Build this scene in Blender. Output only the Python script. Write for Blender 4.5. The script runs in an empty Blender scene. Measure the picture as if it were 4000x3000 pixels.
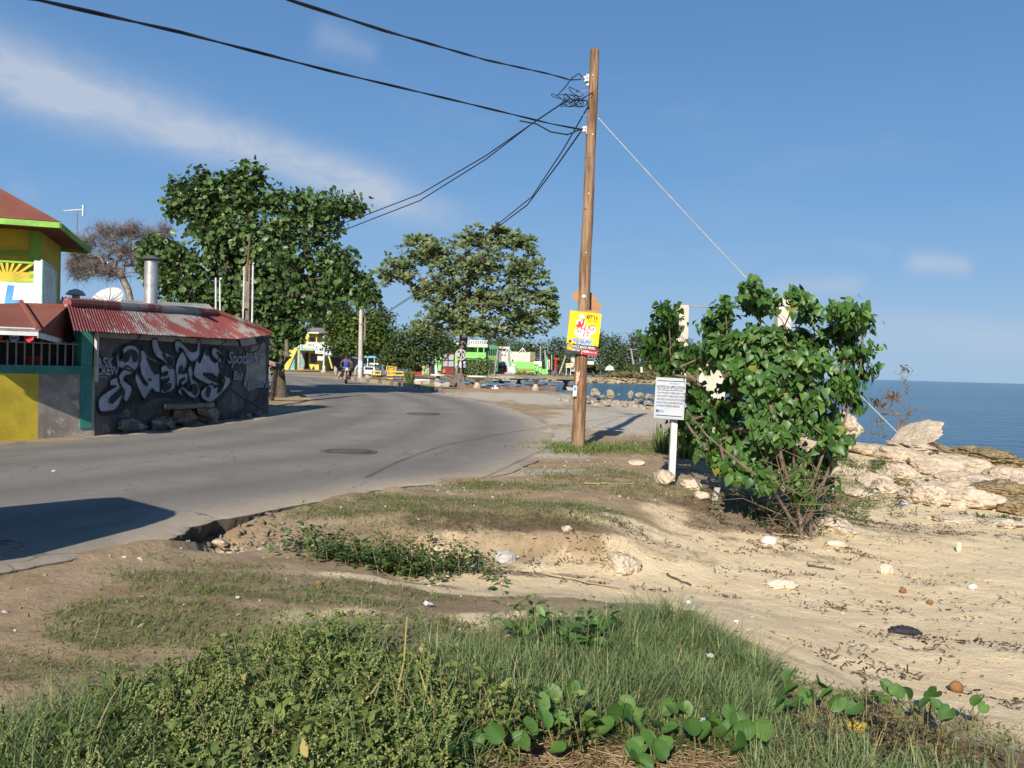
import bpy, bmesh, math, random
import numpy as np
from mathutils import Vector, Matrix, noise as mnoise

rng = np.random.default_rng(7)
random.seed(7)
scene = bpy.context.scene
col = scene.collection

# ------------------------------------------------------------------ camera
CAM = np.array([0.0, 0.0, 1.6])
FPX = 3235.0                       # focal length measured in photograph pixels (4000 wide)
PITCH, ROLL = math.radians(1.02), math.radians(1.62)
Fv = np.array([0, math.cos(PITCH), -math.sin(PITCH)])
R0 = np.array([1.0, 0, 0]); U0 = np.array([0, math.sin(PITCH), math.cos(PITCH)])
Rv = math.cos(ROLL) * R0 + math.sin(ROLL) * U0
Uv = math.cos(ROLL) * U0 - math.sin(ROLL) * R0
cam_d = bpy.data.cameras.new('camera'); cam = bpy.data.objects.new('camera', cam_d); col.objects.link(cam)
cam_d.sensor_width = 36; cam_d.lens = 36 * FPX / 4000; cam_d.clip_end = 40000; cam_d.clip_start = 0.05
mw = Matrix.Identity(4)
for i in range(3):
    mw[i][0] = Rv[i]; mw[i][1] = Uv[i]; mw[i][2] = -Fv[i]; mw[i][3] = CAM[i]
cam.matrix_world = mw
scene.camera = cam

# ------------------------------------------------------------------ sun and sky
SUN_EL, SUN_AZ = math.radians(30), math.radians(14.5)      # the sun stands behind the camera, to the left
to_sun = Vector((-math.sin(SUN_AZ) * math.cos(SUN_EL), -math.cos(SUN_AZ) * math.cos(SUN_EL), math.sin(SUN_EL)))
sun_d = bpy.data.lights.new('sun', 'SUN'); sun = bpy.data.objects.new('sun', sun_d); col.objects.link(sun)
sun_d.energy = 5.0; sun_d.angle = math.radians(0.6); sun_d.color = (1.0, 0.93, 0.82)
sun.rotation_euler = to_sun.to_track_quat('Z', 'Y').to_euler(); sun.location = to_sun * 60
scene.view_settings.view_transform = 'Standard'; scene.view_settings.look = 'None'
scene.view_settings.gamma = 1.0; scene.view_settings.use_curve_mapping = False
scene.view_settings.exposure = 0.58

def ray(px, py):
    d = Fv * FPX + Rv * (px - 2000) - Uv * (py - 1500)
    return d / np.linalg.norm(d)

world = bpy.data.worlds.new('World'); scene.world = world; world.use_nodes = True
wn, wl = world.node_tree.nodes, world.node_tree.links
wn.clear()
wo = wn.new('ShaderNodeOutputWorld'); bg = wn.new('ShaderNodeBackground'); bg.inputs['Strength'].default_value = 0.081
sky = wn.new('ShaderNodeTexSky'); sky.sky_type = 'NISHITA'; sky.sun_disc = False
sky.sun_elevation = SUN_EL; sky.sun_rotation = math.atan2(to_sun.x, to_sun.y)
sky.air_density = 1.0; sky.dust_density = 0.6; sky.ozone_density = 2.2; sky.altitude = 0
tc = wn.new('ShaderNodeTexCoord')
def wmath(op, a, b=None, c=None):
    n = wn.new('ShaderNodeMath'); n.operation = op
    for k, v in enumerate((a, b, c)):
        if v is None: continue
        if isinstance(v, (int, float)): n.inputs[k].default_value = v
        else: wl.new(v, n.inputs[k])
    return n.outputs[0]
def wdot(vec):
    n = wn.new('ShaderNodeVectorMath'); n.operation = 'DOT_PRODUCT'
    wl.new(tc.outputs['Generated'], n.inputs[0]); n.inputs[1].default_value = vec
    return n.outputs['Value']
def wnoise(scale, detail, rough=0.55, stretch=None, dist=0.0):
    n = wn.new('ShaderNodeTexNoise'); n.inputs['Scale'].default_value = scale; n.inputs['Detail'].default_value = detail
    n.inputs['Roughness'].default_value = rough; n.inputs['Distortion'].default_value = dist
    m = wn.new('ShaderNodeMapping'); wl.new(tc.outputs['Generated'], m.inputs['Vector'])
    if stretch: m.inputs['Scale'].default_value = stretch
    wl.new(m.outputs[0], n.inputs['Vector']); return n.outputs['Fac']
def streak(p0, p1, w0, w1, amount, nscale):
    """a band of thin cloud between two directions of the sky, wide w0 at one end and w1 at the other (radians)"""
    a, b = ray(*p0), ray(*p1)
    n = np.cross(a, b); n /= np.linalg.norm(n)
    t = b - a; L = np.linalg.norm(t); t /= L
    d = wmath('ADD', wdot(n), wmath('MULTIPLY', wmath('SUBTRACT', wnoise(5, 3), 0.5), 0.03))
    s = wmath('DIVIDE', wmath('SUBTRACT', wdot(t), float(a @ t)), float(L))
    w = wmath('ADD', wmath('MULTIPLY', s, w1 - w0), w0)
    q = wmath('DIVIDE', d, wmath('MAXIMUM', w, 0.006))
    g = wmath('POWER', 2.718, wmath('MULTIPLY', wmath('MULTIPLY', q, q), -1.0))
    e = wn.new('ShaderNodeMapRange'); e.interpolation_type = 'SMOOTHSTEP'
    wl.new(s, e.inputs[0]); e.inputs[1].default_value = 1.12; e.inputs[2].default_value = 0.8
    e2 = wn.new('ShaderNodeMapRange'); e2.interpolation_type = 'SMOOTHSTEP'
    wl.new(s, e2.inputs[0]); e2.inputs[1].default_value = -0.5; e2.inputs[2].default_value = -0.05
    nz = wmath('MULTIPLY_ADD', wnoise(nscale, 6), 0.9, 0.25)
    return wmath('MULTIPLY', wmath('MULTIPLY', wmath('MULTIPLY', g, e.outputs[0]), e2.outputs[0]), wmath('MULTIPLY', nz, amount))
clouds = wmath('MULTIPLY', streak((-200, 190), (1760, 845), 0.032, 0.020, 1.3, 7), wmath('MULTIPLY_ADD', wnoise(16, 7, .65, (1, 1, 2.2), .6), 1.5, .12))
for st in (((1290, 130), (1480, 210), 0.018, 0.012, 0.3, 20), ((3600, 1035), (3800, 1040), 0.011, 0.009, 0.6, 14),
           ((3080, 1130), (3380, 1120), 0.014, 0.010, 0.45, 14), ((3300, 960), (3480, 990), 0.008, 0.006, 0.12, 14),
           ((3500, 1290), (4200, 1330), 0.02, 0.02, 0.42, 12), ((60, 720), (160, 740), 0.012, 0.01, 0.12, 12)):
    clouds = wmath('MAXIMUM', clouds, streak(*st))
veil = wmath('MULTIPLY', wmath('MAXIMUM', wmath('SUBTRACT', wnoise(2.2, 6, 0.6, (1, 1, 4)), 0.52), 0.0), 0.5)
clouds = wmath('MINIMUM', wmath('ADD', clouds, veil), 0.8)
cm = wn.new('ShaderNodeMix'); cm.data_type = 'RGBA'
wl.new(clouds, cm.inputs['Factor']); cm.inputs['B'].default_value = (4.5, 5.0, 5.9, 1)
# moist sea air: paler blue low down, deeper blue overhead
hz = wn.new('ShaderNodeMix'); hz.data_type = 'RGBA'
sx = wn.new('ShaderNodeSeparateXYZ'); wl.new(tc.outputs['Generated'], sx.inputs[0])
el = wmath('ABSOLUTE', sx.outputs['Z'])
cr = wn.new('ShaderNodeValToRGB'); wl.new(el, cr.inputs[0])
cr.color_ramp.elements[0].color = (2.75, 4.25, 6.1, 1); cr.color_ramp.elements[1].color = (0.36, 1.25, 3.4, 1)
cr.color_ramp.elements[1].position = 0.62
e_ = cr.color_ramp.elements.new(0.2); e_.color = (1.32, 2.95, 5.5, 1)
wl.new(cr.outputs[0], hz.inputs['B'])
mr = wn.new('ShaderNodeMapRange'); wl.new(el, mr.inputs[0])
mr.inputs[1].default_value = 0.0; mr.inputs[2].default_value = 0.5; mr.inputs[3].default_value = 0.9; mr.inputs[4].default_value = 0.85
wl.new(mr.outputs[0], hz.inputs['Factor'])
wl.new(sky.outputs[0], hz.inputs['A']); wl.new(hz.outputs['Result'], cm.inputs['A'])
wl.new(cm.outputs['Result'], bg.inputs['Color']); wl.new(bg.outputs[0], wo.inputs[0])

# ------------------------------------------------------------------ measuring helpers (photograph pixel -> point of the place)
def PT(px, py, Y):
    d = ray(px, py); return CAM + d * (Y / d[1])
def G(px, py, z):
    d = ray(px, py); return CAM + d * ((z - CAM[2]) / d[2])
def sst(a, b, x):
    t = np.clip((x - a) / (b - a), 0, 1); return t * t * (3 - 2 * t)
def zroad(y): return 0.45 * sst(17, 46, np.asarray(y, float))
def GR(px, py):
    z = 0.0
    for _ in range(12):
        p = G(px, py, z); z = float(zroad(p[1]))
    return np.array([p[0], p[1], z])

def vnoise(x, y, seed=0):
    xi, yi = np.floor(x).astype(np.int64), np.floor(y).astype(np.int64)
    xf, yf = x - xi, y - yi
    def hsh(a, b):
        n = (a * 374761393 + b * 668265263 + seed * 974634777) & 0xffffffff
        n = ((n ^ (n >> 13)) * 1274126177) & 0xffffffff
        return ((n ^ (n >> 16)) & 0xffff) / 65535.0
    u, v = xf * xf * (3 - 2 * xf), yf * yf * (3 - 2 * yf)
    return (hsh(xi, yi) * (1 - u) + hsh(xi + 1, yi) * u) * (1 - v) + (hsh(xi, yi + 1) * (1 - u) + hsh(xi + 1, yi + 1) * u) * v
def fbm(x, y, s, seed=0, o=4):
    t, a, n = 0, 0.5, 0
    for k in range(o):
        t = t + a * vnoise(x * s, y * s, seed + k * 17); n += a; a *= 0.5; s *= 2.03
    return t / n

# ------------------------------------------------------------------ object helpers
def tag(o, label=None, cat=None, group=None, kind=None):
    if label: o['label'] = label
    if cat: o['category'] = cat
    if group: o['group'] = group
    if kind: o['kind'] = kind
    return o
def thing(name, label, cat, loc, group=None, rz=0.0):
    o = bpy.data.objects.new(name, None); col.objects.link(o)
    o.location = Vector([float(v) for v in loc]); o.rotation_euler.z = rz; o.empty_display_size = 0.2
    return tag(o, label, cat, group)
def root_loc(o):
    p = Vector((0, 0, 0))
    while o is not None:
        p = p + o.location; o = o.parent
    return np.array(p)
def link(name, me, mat, parent=None, smooth=False, kind=None):
    o = bpy.data.objects.new(name, me); col.objects.link(o)
    if mat is not None and len(me.materials) == 0: me.materials.append(mat)
    if parent is not None: o.parent = parent
    if smooth: me.polygons.foreach_set('use_smooth', [True] * len(me.polygons))
    if kind: o['kind'] = kind
    return o
def mesh_np(name, V, Fs, tint=None):
    V = np.asarray(V, np.float32).reshape(-1, 3)
    Fs = [np.asarray(f, np.int32) for f in (Fs if isinstance(Fs, list) else [Fs]) if len(f)]
    me = bpy.data.meshes.new(name)
    me.vertices.add(len(V)); me.vertices.foreach_set('co', V.ravel())
    loops = np.concatenate([f.ravel() for f in Fs])
    starts, k = [], 0
    for f in Fs:
        starts.append(k + np.arange(len(f)) * f.shape[1]); k += f.size
    starts = np.concatenate(starts)
    me.loops.add(len(loops)); me.loops.foreach_set('vertex_index', loops)
    me.polygons.add(len(starts)); me.polygons.foreach_set('loop_start', starts.astype(np.int32))
    if tint is not None:
        a = me.attributes.new('tint', 'FLOAT', 'POINT'); a.data.foreach_set('value', np.asarray(tint, np.float32))
    me.update(calc_edges=True)
    return me
def np_obj(name, V, Fs, mat, parent=None, tint=None, smooth=False, kind=None, local=False):
    V = np.asarray(V, float).reshape(-1, 3)
    if parent is not None and not local: V = V - root_loc(parent)
    return link(name, mesh_np(name, V, Fs, tint), mat, parent, smooth, kind)

class MB:
    """collects simple solids; build() links them as one mesh"""
    def __init__(s): s.v = []; s.f = []
    def add(s, V, Fs):
        k = len(s.v); s.v += [tuple(map(float, p)) for p in V]; s.f += [tuple(int(i) + k for i in f) for f in Fs]; return s
    def box(s, c, d, ex=None, ey=None, ez=None):
        c = np.array(c, float); d = np.array(d, float) / 2
        ex = np.array((1, 0, 0)) if ex is None else np.array(ex, float)
        ez = np.array((0, 0, 1)) if ez is None else np.array(ez, float)
        ey = np.cross(ez, ex) if ey is None else np.array(ey, float)
        V = [c + ex * d[0] * a + ey * d[1] * b + ez * d[2] * g for g in (-1, 1) for b in (-1, 1) for a in (-1, 1)]
        return s.add(V, [(0, 2, 3, 1), (4, 5, 7, 6), (0, 1, 5, 4), (2, 6, 7, 3), (0, 4, 6, 2), (1, 3, 7, 5)])
    def hexa(s, B, T):
        """solid between a bottom polygon and a top polygon of as many points"""
        n = len(B)
        return s.add(list(B) + list(T), [tuple(range(n))[::-1], tuple(range(n, 2 * n))] + [(i, (i + 1) % n, n + (i + 1) % n, n + i) for i in range(n)])
    def prism(s, P, off):
        off = np.array(off, float); return s.hexa(P, [np.array(p, float) + off for p in P])
    def tube(s, pts, r, n=8, caps=True):
        pts = [np.array(p, float) for p in pts]; m = len(pts)
        rr = r if hasattr(r, '__len__') else [r] * m
        V, Fs = [], []; up = None
        for i, p in enumerate(pts):
            t = pts[min(i + 1, m - 1)] - pts[max(i - 1, 0)]; t = t / (np.linalg.norm(t) + 1e-9)
            if up is None or abs(up @ t) > 0.98:
                up = np.array((0, 0, 1.0)) if abs(t[2]) < 0.9 else np.array((1.0, 0, 0))
            a = np.cross(t, up); a /= np.linalg.norm(a); b = np.cross(a, t); up = b
            for k in range(n):
                an = 2 * math.pi * k / n; V.append(p + (a * math.cos(an) + b * math.sin(an)) * rr[i])
        for i in range(m - 1):
            for k in range(n):
                k2 = (k + 1) % n; Fs.append((i * n + k, i * n + k2, (i + 1) * n + k2, (i + 1) * n + k))
        if caps: Fs += [tuple(range(n))[::-1], tuple((m - 1) * n + k for k in range(n))]
        return s.add(V, Fs)
    def lathe(s, c, prof, n=16, axis=None, a0=None):
        """prof: (radius, height) pairs turned about a vertical (or given) axis through c"""
        c = np.array(c, float); ez = np.array((0, 0, 1.0)) if axis is None else np.array(axis, float) / np.linalg.norm(axis)
        ex = np.cross(ez, (0, 1.0, 0)) if abs(ez[1]) < 0.9 else np.cross(ez, (1.0, 0, 0)); ex /= np.linalg.norm(ex); ey = np.cross(ez, ex)
        V, Fs = [], []
        for r, h in prof:
            for k in range(n):
                a = 2 * math.pi * k / n; V.append(c + ez * h + (ex * math.cos(a) + ey * math.sin(a)) * r)
        for i in range(len(prof) - 1):
            for k in range(n):
                k2 = (k + 1) % n; Fs.append((i * n + k, i * n + k2, (i + 1) * n + k2, (i + 1) * n + k))
        Fs += [tuple(range(n))[::-1], tuple((len(prof) - 1) * n + k for k in range(n))]
        return s.add(V, Fs)
    def mesh(s, name, off=(0, 0, 0), bevel=0.0):
        me = bpy.data.meshes.new(name)
        me.from_pydata([(x - off[0], y - off[1], z - off[2]) for x, y, z in s.v], [], s.f)
        bm = bmesh.new(); bm.from_mesh(me)
        bmesh.ops.recalc_face_normals(bm, faces=bm.faces)
        if bevel: bmesh.ops.bevel(bm, geom=list(bm.edges), offset=bevel, segments=2, affect='EDGES', clamp_overlap=True)
        bm.to_mesh(me); bm.free(); return me
    def build(s, name, mat, parent=None, smooth=False, bevel=0.0, local=False, kind=None):
        off = root_loc(parent) if (parent is not None and not local) else (0, 0, 0)
        o = link(name, s.mesh(name, off, bevel), mat, parent, False, kind)
        if smooth:
            o.data.polygons.foreach_set('use_smooth', [True] * len(o.data.polygons)); o.data.set_sharp_from_angle(angle=math.radians(40))
        return o
def copy_tree(o, parent=None):
    c = o.copy(); col.objects.link(c)
    if parent is not None: c.parent = parent
    for ch in list(o.children): copy_tree(ch, c)
    return c

# ------------------------------------------------------------------ materials
MATS = {}
class NT:
    def __init__(s, name):
        s.m = bpy.data.materials.new(name); s.m.use_nodes = True; s.t = s.m.node_tree; s.n = s.t.nodes
        s.p = s.n['Principled BSDF']; s.out = s.n['Material Output']; s.co = s.n.new('ShaderNodeTexCoord')
    def L(s, a, b): s.t.links.new(a, b)
    def set(s, inp, v):
        if hasattr(v, 'is_linked') or hasattr(v, 'links'): s.L(v, inp)
        elif isinstance(v, tuple) and len(v) == 3: inp.default_value = v + (1,)
        else: inp.default_value = v
    def noise(s, scale, detail=5, rough=0.55, vec=None, stretch=None, dist=0.0):
        n = s.n.new('ShaderNodeTexNoise'); n.inputs['Scale'].default_value = scale; n.inputs['Detail'].default_value = detail
        n.inputs['Roughness'].default_value = rough; n.inputs['Distortion'].default_value = dist
        v = vec or s.co.outputs['Object']
        if stretch:
            m = s.n.new('ShaderNodeMapping'); m.inputs['Scale'].default_value = stretch; s.L(v, m.inputs['Vector']); v = m.outputs[0]
        s.L(v, n.inputs['Vector']); return n.outputs['Fac']
    def vor(s, scale, feature='F1', vec=None):
        n = s.n.new('ShaderNodeTexVoronoi'); n.inputs['Scale'].default_value = scale; n.feature = feature
        s.L(vec or s.co.outputs['Object'], n.inputs['Vector']); return n.outputs['Distance']
    def ramp(s, x, a, b, ya=0.0, yb=1.0):
        n = s.n.new('ShaderNodeMapRange'); n.interpolation_type = 'SMOOTHSTEP'; s.set(n.inputs[0], x)
        for k, v in zip((1, 2, 3, 4), (a, b, ya, yb)): n.inputs[k].default_value = v
        return n.outputs[0]
    def math(s, op, a, b=0.0):
        n = s.n.new('ShaderNodeMath'); n.operation = op; s.set(n.inputs[0], a); s.set(n.inputs[1], b); return n.outputs[0]
    def mix(s, f, a, b, mode='MIX'):
        n = s.n.new('ShaderNodeMix'); n.data_type = 'RGBA'; n.blend_type = mode
        s.set(n.inputs['Factor'], f); s.set(n.inputs['A'], a); s.set(n.inputs['B'], b); return n.outputs['Result']
    def attr(s, name, out='Fac'):
        n = s.n.new('ShaderNodeAttribute'); n.attribute_name = name; return n.outputs[out]
    def rnd(s): return s.n.new('ShaderNodeObjectInfo').outputs['Random']
    def bump(s, h, strength=0.3, dist=0.02):
        n = s.n.new('ShaderNodeBump'); n.inputs['Strength'].default_value = strength; n.inputs['Distance'].default_value = dist
        s.set(n.inputs['Height'], h); s.L(n.outputs[0], s.p.inputs['Normal']); return n.outputs[0]
    def fin(s, color=None, rough=None, spec=None, metal=None):
        for k, v in (('Base Color', color), ('Roughness', rough), ('Specular IOR Level', spec), ('Metallic', metal)):
            if v is not None: s.set(s.p.inputs[k], v)
        return s.m
def M(key, c1, c2=None, scale=3.0, rough=0.8, bump=0.15, bscale=30.0, metal=0.0, spec=0.3, lo=0.35, hi=0.65, dirt=0.25, c3=None):
    """plain procedural surface: two tones of its own colour, blotches of wear, fine relief"""
    if key in MATS: return MATS[key]
    t = NT(key); c2 = c2 or tuple(v * 0.72 for v in c1)
    cc = t.mix(t.ramp(t.noise(scale, 6, 0.6), lo, hi), c1, c2)
    if c3: cc = t.mix(t.ramp(t.noise(scale * 2.7, 6, 0.65, dist=0.6), 0.56, 0.64), cc, c3)
    if dirt: cc = t.mix(t.ramp(t.noise(scale * 6, 5, 0.7), 0.45, 0.8, 0, dirt), cc, tuple(v * 0.45 for v in c1))
    if bump: t.bump(t.noise(bscale, 4), bump, 0.01)
    MATS[key] = t.fin(cc, t.ramp(t.noise(scale * 4, 3), 0.3, 0.7, max(rough - 0.1, 0.05), min(rough + 0.1, 1)), spec, metal)
    return MATS[key]
def leaf_mat(key, dark, mid, light, rough=0.45, spec=0.35, trans=0.25, dead=None, use_rnd=False):
    if key in MATS: return MATS[key]
    t = NT(key)
    v = t.rnd() if use_rnd else t.attr('tint')
    cc = t.mix(t.ramp(v, 0.0, 0.55), dark, mid); cc = t.mix(t.ramp(v, 0.5, 0.95), cc, light)
    if dead: cc = t.mix(t.ramp(v, 0.955, 0.965), cc, dead)
    cc = t.mix(t.ramp(t.noise(9, 3), 0.35, 0.7, 0, 0.35), cc, dark)
    t.fin(cc, rough, spec)
    tr = t.n.new('ShaderNodeBsdfTranslucent'); t.set(tr.inputs['Color'], t.mix(0.5, cc, light))
    mx = t.n.new('ShaderNodeMixShader'); mx.inputs[0].default_value = trans
    t.L(t.p.outputs[0], mx.inputs[1]); t.L(tr.outputs[0], mx.inputs[2]); t.L(mx.outputs[0], t.out.inputs['Surface'])
    MATS[key] = t.m; return t.m
# ================================================================== THE SETTING: terrain, road, sea
Ledge = [(-700, 1755), (-300, 1745), (0, 1730), (362, 1712), (760, 1668), (1000, 1634), (1130, 1612), (1200, 1588), (1215, 1570), (1195, 1548), (1130, 1530), (1090, 1508), (1050, 1490), (960, 1476)]
Redge = [(-900, 2480), (-300, 2310), (0, 2242), (400, 2158), (690, 2098), (770, 2050), (1049, 1989), (1338, 1944), (1500, 1907), (1808, 1877), (2025, 1844), (2120, 1795), (2160, 1740), (2165, 1690), (2120, 1640), (2000, 1592), (1850, 1557), (1720, 1533), (1540, 1507), (1400, 1491), (1300, 1479), (1180, 1469), (960, 1460)]
Lw = np.array([GR(*p) for p in Ledge]); Rw = np.array([GR(*p) for p in Redge])
def resample(P, n, smooth=3):
    P = P.copy()
    for _ in range(smooth):                       # corner cutting
        Q = [P[0]]
        for a, b in zip(P[:-1], P[1:]): Q += [a * 0.75 + b * 0.25, a * 0.25 + b * 0.75]
        P = np.array(Q + [P[-1]])
    s = np.concatenate([[0], np.cumsum(np.linalg.norm(np.diff(P[:, :2], axis=0), axis=1))])
    return np.stack([np.interp(np.linspace(0, s[-1], n), s, P[:, k]) for k in range(3)], 1)
NR, NC = 1800, 40
Lr, Rr = resample(Lw, NR, 2), resample(Rw, NR, 1)
# ragged, broken edge on the near side
tR = np.gradient(Rr[:, :2], axis=0); tR /= np.linalg.norm(tR, axis=1, keepdims=True) + 1e-9
nR = np.stack([tR[:, 1], -tR[:, 0]], 1)
sR = np.arange(NR) * 0.5
jag = (fbm(sR * 0.05, sR * 0, 1, 3, 3) - 0.5) * 0.22 + (fbm(sR * 0.35, sR * 0, 1, 9, 3) - 0.5) * 0.10 + rng.normal(0, .008, NR)
Rr[:, :2] += nR * jag[:, None]
Lr[:, :2] += (fbm(sR * 0.13, sR * 0 + 4, 1, 5, 4)[:, None] - 0.5) * 0.4
road_poly = np.concatenate([Lr[::4, :2], Rr[::-4, :2]])
def sdist(P, poly):
    """signed distance to a closed polygon, positive inside"""
    x, y = P[:, 0], P[:, 1]; d2 = np.full(len(P), 1e18); ins = np.zeros(len(P), bool)
    for a, b in zip(poly, np.roll(poly, -1, 0)):
        e = b - a; t = np.clip(((x - a[0]) * e[0] + (y - a[1]) * e[1]) / (e @ e + 1e-12), 0, 1)
        d2 = np.minimum(d2, (x - a[0] - t * e[0]) ** 2 + (y - a[1] - t * e[1]) ** 2)
        c = ((a[1] > y) != (b[1] > y)); ins ^= c & (x < (b[0] - a[0]) * (y - a[1]) / (b[1] - a[1] + 1e-12) + a[0])
    return np.where(ins, 1, -1) * np.sqrt(d2)
SEA = -1.1
land = np.array([(21, 30), (17, 32.5), (12.5, 33), (9.5, 36), (8.3, 40), (7.0, 45), (5.2, 52), (1.5, 58), (-2.5, 66), (-4, 90), (-5, 140), (-4.2, 186), (8, 198), (25, 201), (48, 206), (75, 214), (95, 250), (80, 420), (-600, 900), (-900, 300), (-400, -60), (70, -60), (60, -10), (34, 22), (27, 26)], float)
ctrl_px = [(0, 2990, 0), (600, 2990, 0), (1300, 2990, 0), (2000, 2990, -.02), (2700, 2990, -.05), (3400, 2990, -.16), (3990, 2990, -.24),
 (0, 2600, 0), (700, 2500, 0), (1300, 2400, -.02), (1900, 2500, -.03), (2500, 2500, -.05), (2900, 2470, -.14), (3300, 2620, -.34), (3700, 2720, -.42),
 (300, 2290, -.03), (700, 2230, -.05), (1000, 2210, -.08), (760, 2105, -.15), (850, 2112, -.17), (960, 2085, -.13), (1060, 2050, -.11), (1200, 2020, -.09), (1330, 1985, -.06), (1480, 1940, -.04),
 (1200, 2200, -.12), (1500, 2250, -.17), (1380, 2110, -.18), (1700, 2040, -.05), (1900, 2055, -.06), (2100, 2075, -.08), (2300, 2095, -.1), (2000, 1950, -.02), (2300, 1900, 0), (2550, 1880, -.02), (2255, 1760, 0), (2500, 2000, -.12), (2650, 1960, -.16),
 (1750, 2205, -.31), (1950, 2212, -.33), (2150, 2222, -.36), (2350, 2240, -.39), (1600, 2262, -.24), (2000, 2272, -.35), (2400, 2292, -.4), (2700, 2275, -.43), (1800, 2340, -.2), (2200, 2340, -.2), (2500, 2360, -.18), (2800, 2385, -.25),
 (2600, 2100, -.26), (2800, 2150, -.4), (2800, 1950, -.16), (2950, 2050, -.35), (3130, 2110, -.45), (3200, 2250, -.5), (3600, 2200, -.55), (3950, 2300, -.55), (3500, 2450, -.5), (3900, 2550, -.48), (3900, 2100, -.6), (3500, 2050, -.6),
 (3400, 1980, -.6), (3700, 2000, -.62), (3950, 1990, -.7), (3500, 1850, -.5), (3800, 1850, -.6), (3300, 1750, -.42), (3600, 1760, -.6), (3950, 1830, -.8), (2620, 1890, -.06), (2750, 1800, -.06), (2900, 1750, -.1), (3100, 1700, -.2)]
ctrl = [tuple(G(a, b, c)) for a, b, c in ctrl_px] + [(21, 30, -1.3), (14, 33, -1.25), (9.5, 35.5, -1.2), (25, 20, -1.3), (12, 12, -.85), (15, 5, -.9), (8, 2, -.5), (30, 10, -1.6), (-9, 16, 0), (-12, 20, 0), (-13, 30, .2), (-6, 30, .12), (0, 30, .12), (4, 34, .15), (-15, 8, 0), (-8, 5, 0), (-6, 10, 0), (-2, 14, 0), (-12, 0, 0), (0, 20, .02), (6, 30, .05), (6, 25, -.05), (5, 36, .2), (6.5, 36, .15), (4, 38, .25), (3, 42, .38), (5.5, 39, .1), (7.8, 37, -.2), (0, -3, 0), (-5, -3, 0), (5, -3, -.3), (-14, 44, .4), (0, 44, .42), (6, 41, .1), (12, 40, -1.6)]
ctrl = np.array(ctrl, float)
def tps_k(d2): return 0.5 * d2 * np.log(d2 + 1e-9)
n_ = len(ctrl); A = np.zeros((n_ + 3, n_ + 3)); d2 = ((ctrl[:, None, :2] - ctrl[None, :, :2]) ** 2).sum(-1)
A[:n_, :n_] = tps_k(d2) + np.eye(n_) * 0.02; A[:n_, n_] = 1; A[:n_, n_ + 1:] = ctrl[:, :2]; A[n_:, :n_] = A[:n_, n_:].T
tw = np.linalg.solve(A, np.concatenate([ctrl[:, 2], [0, 0, 0]]))
def terrain(x, y, detail=True):
    shp = np.shape(x); x = np.asarray(x, float).ravel(); y = np.asarray(y, float).ravel()
    z = np.full(x.shape, tw[n_])
    xc, yc = np.clip(x, -18, 32), np.clip(y, -6, 48)
    for k in range(n_): z = z + tw[k] * tps_k((xc - ctrl[k, 0]) ** 2 + (yc - ctrl[k, 1]) ** 2)
    z = np.clip(z + tw[n_ + 1] * xc + tw[n_ + 2] * yc, -2, 0.6)
    P = np.stack([x, y], 1); sd = sdist(P, land)
    zf = np.where(sd > 0, np.minimum(np.where(y > 150, 0.25 + 0.004 * np.clip(sd, 0, 150), zroad(y)), -1.35 + sd * 0.42), -1.35 + sd * 0.25)
    w = sst(36, 47, y); z = z * (1 - w) + np.maximum(zf, -4) * w
    z = np.where(sd < 0, np.minimum(z, -1.35 + np.maximum(sd, -10) * 0.2), z)
    if detail:
        near = sst(60, 25, y)
        z = z + near * ((fbm(x, y, 1.1, 21, 4) - 0.5) * 0.085 + (fbm(x, y, 5.0, 31, 3) - 0.5) * 0.04)
        # small broken scarp between the shoulder and the beach
        sc0 = SCP; mk = np.exp(-(((x - sc0[0]) / 1.25) ** 4 + ((y - sc0[1]) / .95) ** 4)); tt = np.clip((z + .33) / .27 + (fbm(x, y, 2.6, 51, 4) - .5) * .95, 0, 1); mk = mk * .75; z = z * (1 - mk) + (-.33 + .27 * sst(.22, .74, tt) + (fbm(x, y, 7, 53, 2) - .5) * .05) * mk
    rd = sdist(P, road_poly); zr = zroad(y)
    hole = np.exp(-(((x - HX) / 0.55) ** 2 + ((y - HY) / 0.42) ** 2))
    lip = zr - 0.006 - 0.03 * fbm(x, y, 2.2, 41, 3); hm = sst(7.15, 7.55, y) * sst(10.4, 8.2, y)
    wl_ = sst(-0.9, 0.0, rd)
    z = z * (1 - wl_) + (lip * (1 - hm) + np.minimum(lip, np.maximum(z, lip - 0.30)) * hm) * wl_
    z = np.where(rd > 0.03, np.minimum(z, zr - 0.04), z)
    cover = fbm(x, y, 1.6, 61, 4) * 1.5 - np.abs(rd) / .9 - .42
    z = np.where((rd > -.1) & (rd < 1.2), np.maximum(z, zr - .04 + np.clip(cover, 0, 1) * .16 * (1 - hm)), z); z = np.where((rd > -.1) & (rd < 1.2), np.minimum(z, zr + .012), z)
    z = z - 0.17 * hole
    return z.reshape(shp)
SCP = G(2030, 2150, -.2); hp = G(830, 2105, -0.16); HX, HY = hp[0], hp[1]
def H(x, y): return float(terrain(np.array([x]), np.array([y]))[0])
def axis_coords(lo, hi, step, far_lo, far_hi, grow=1.16):
    c = list(np.arange(lo, hi + step / 2, step)); s = step
    while c[-1] < far_hi: s *= grow; c.append(c[-1] + s)
    s = step
    while c[0] > far_lo: s *= grow; c.insert(0, c[0] - s)
    return np.array(c)
gx = axis_coords(-7, 8, 0.06, -700, 700); gy = axis_coords(2.0, 14, 0.06, -60, 900, 1.045)
GX, GY = np.meshgrid(gx, gy); GZ = terrain(GX, GY)
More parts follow.
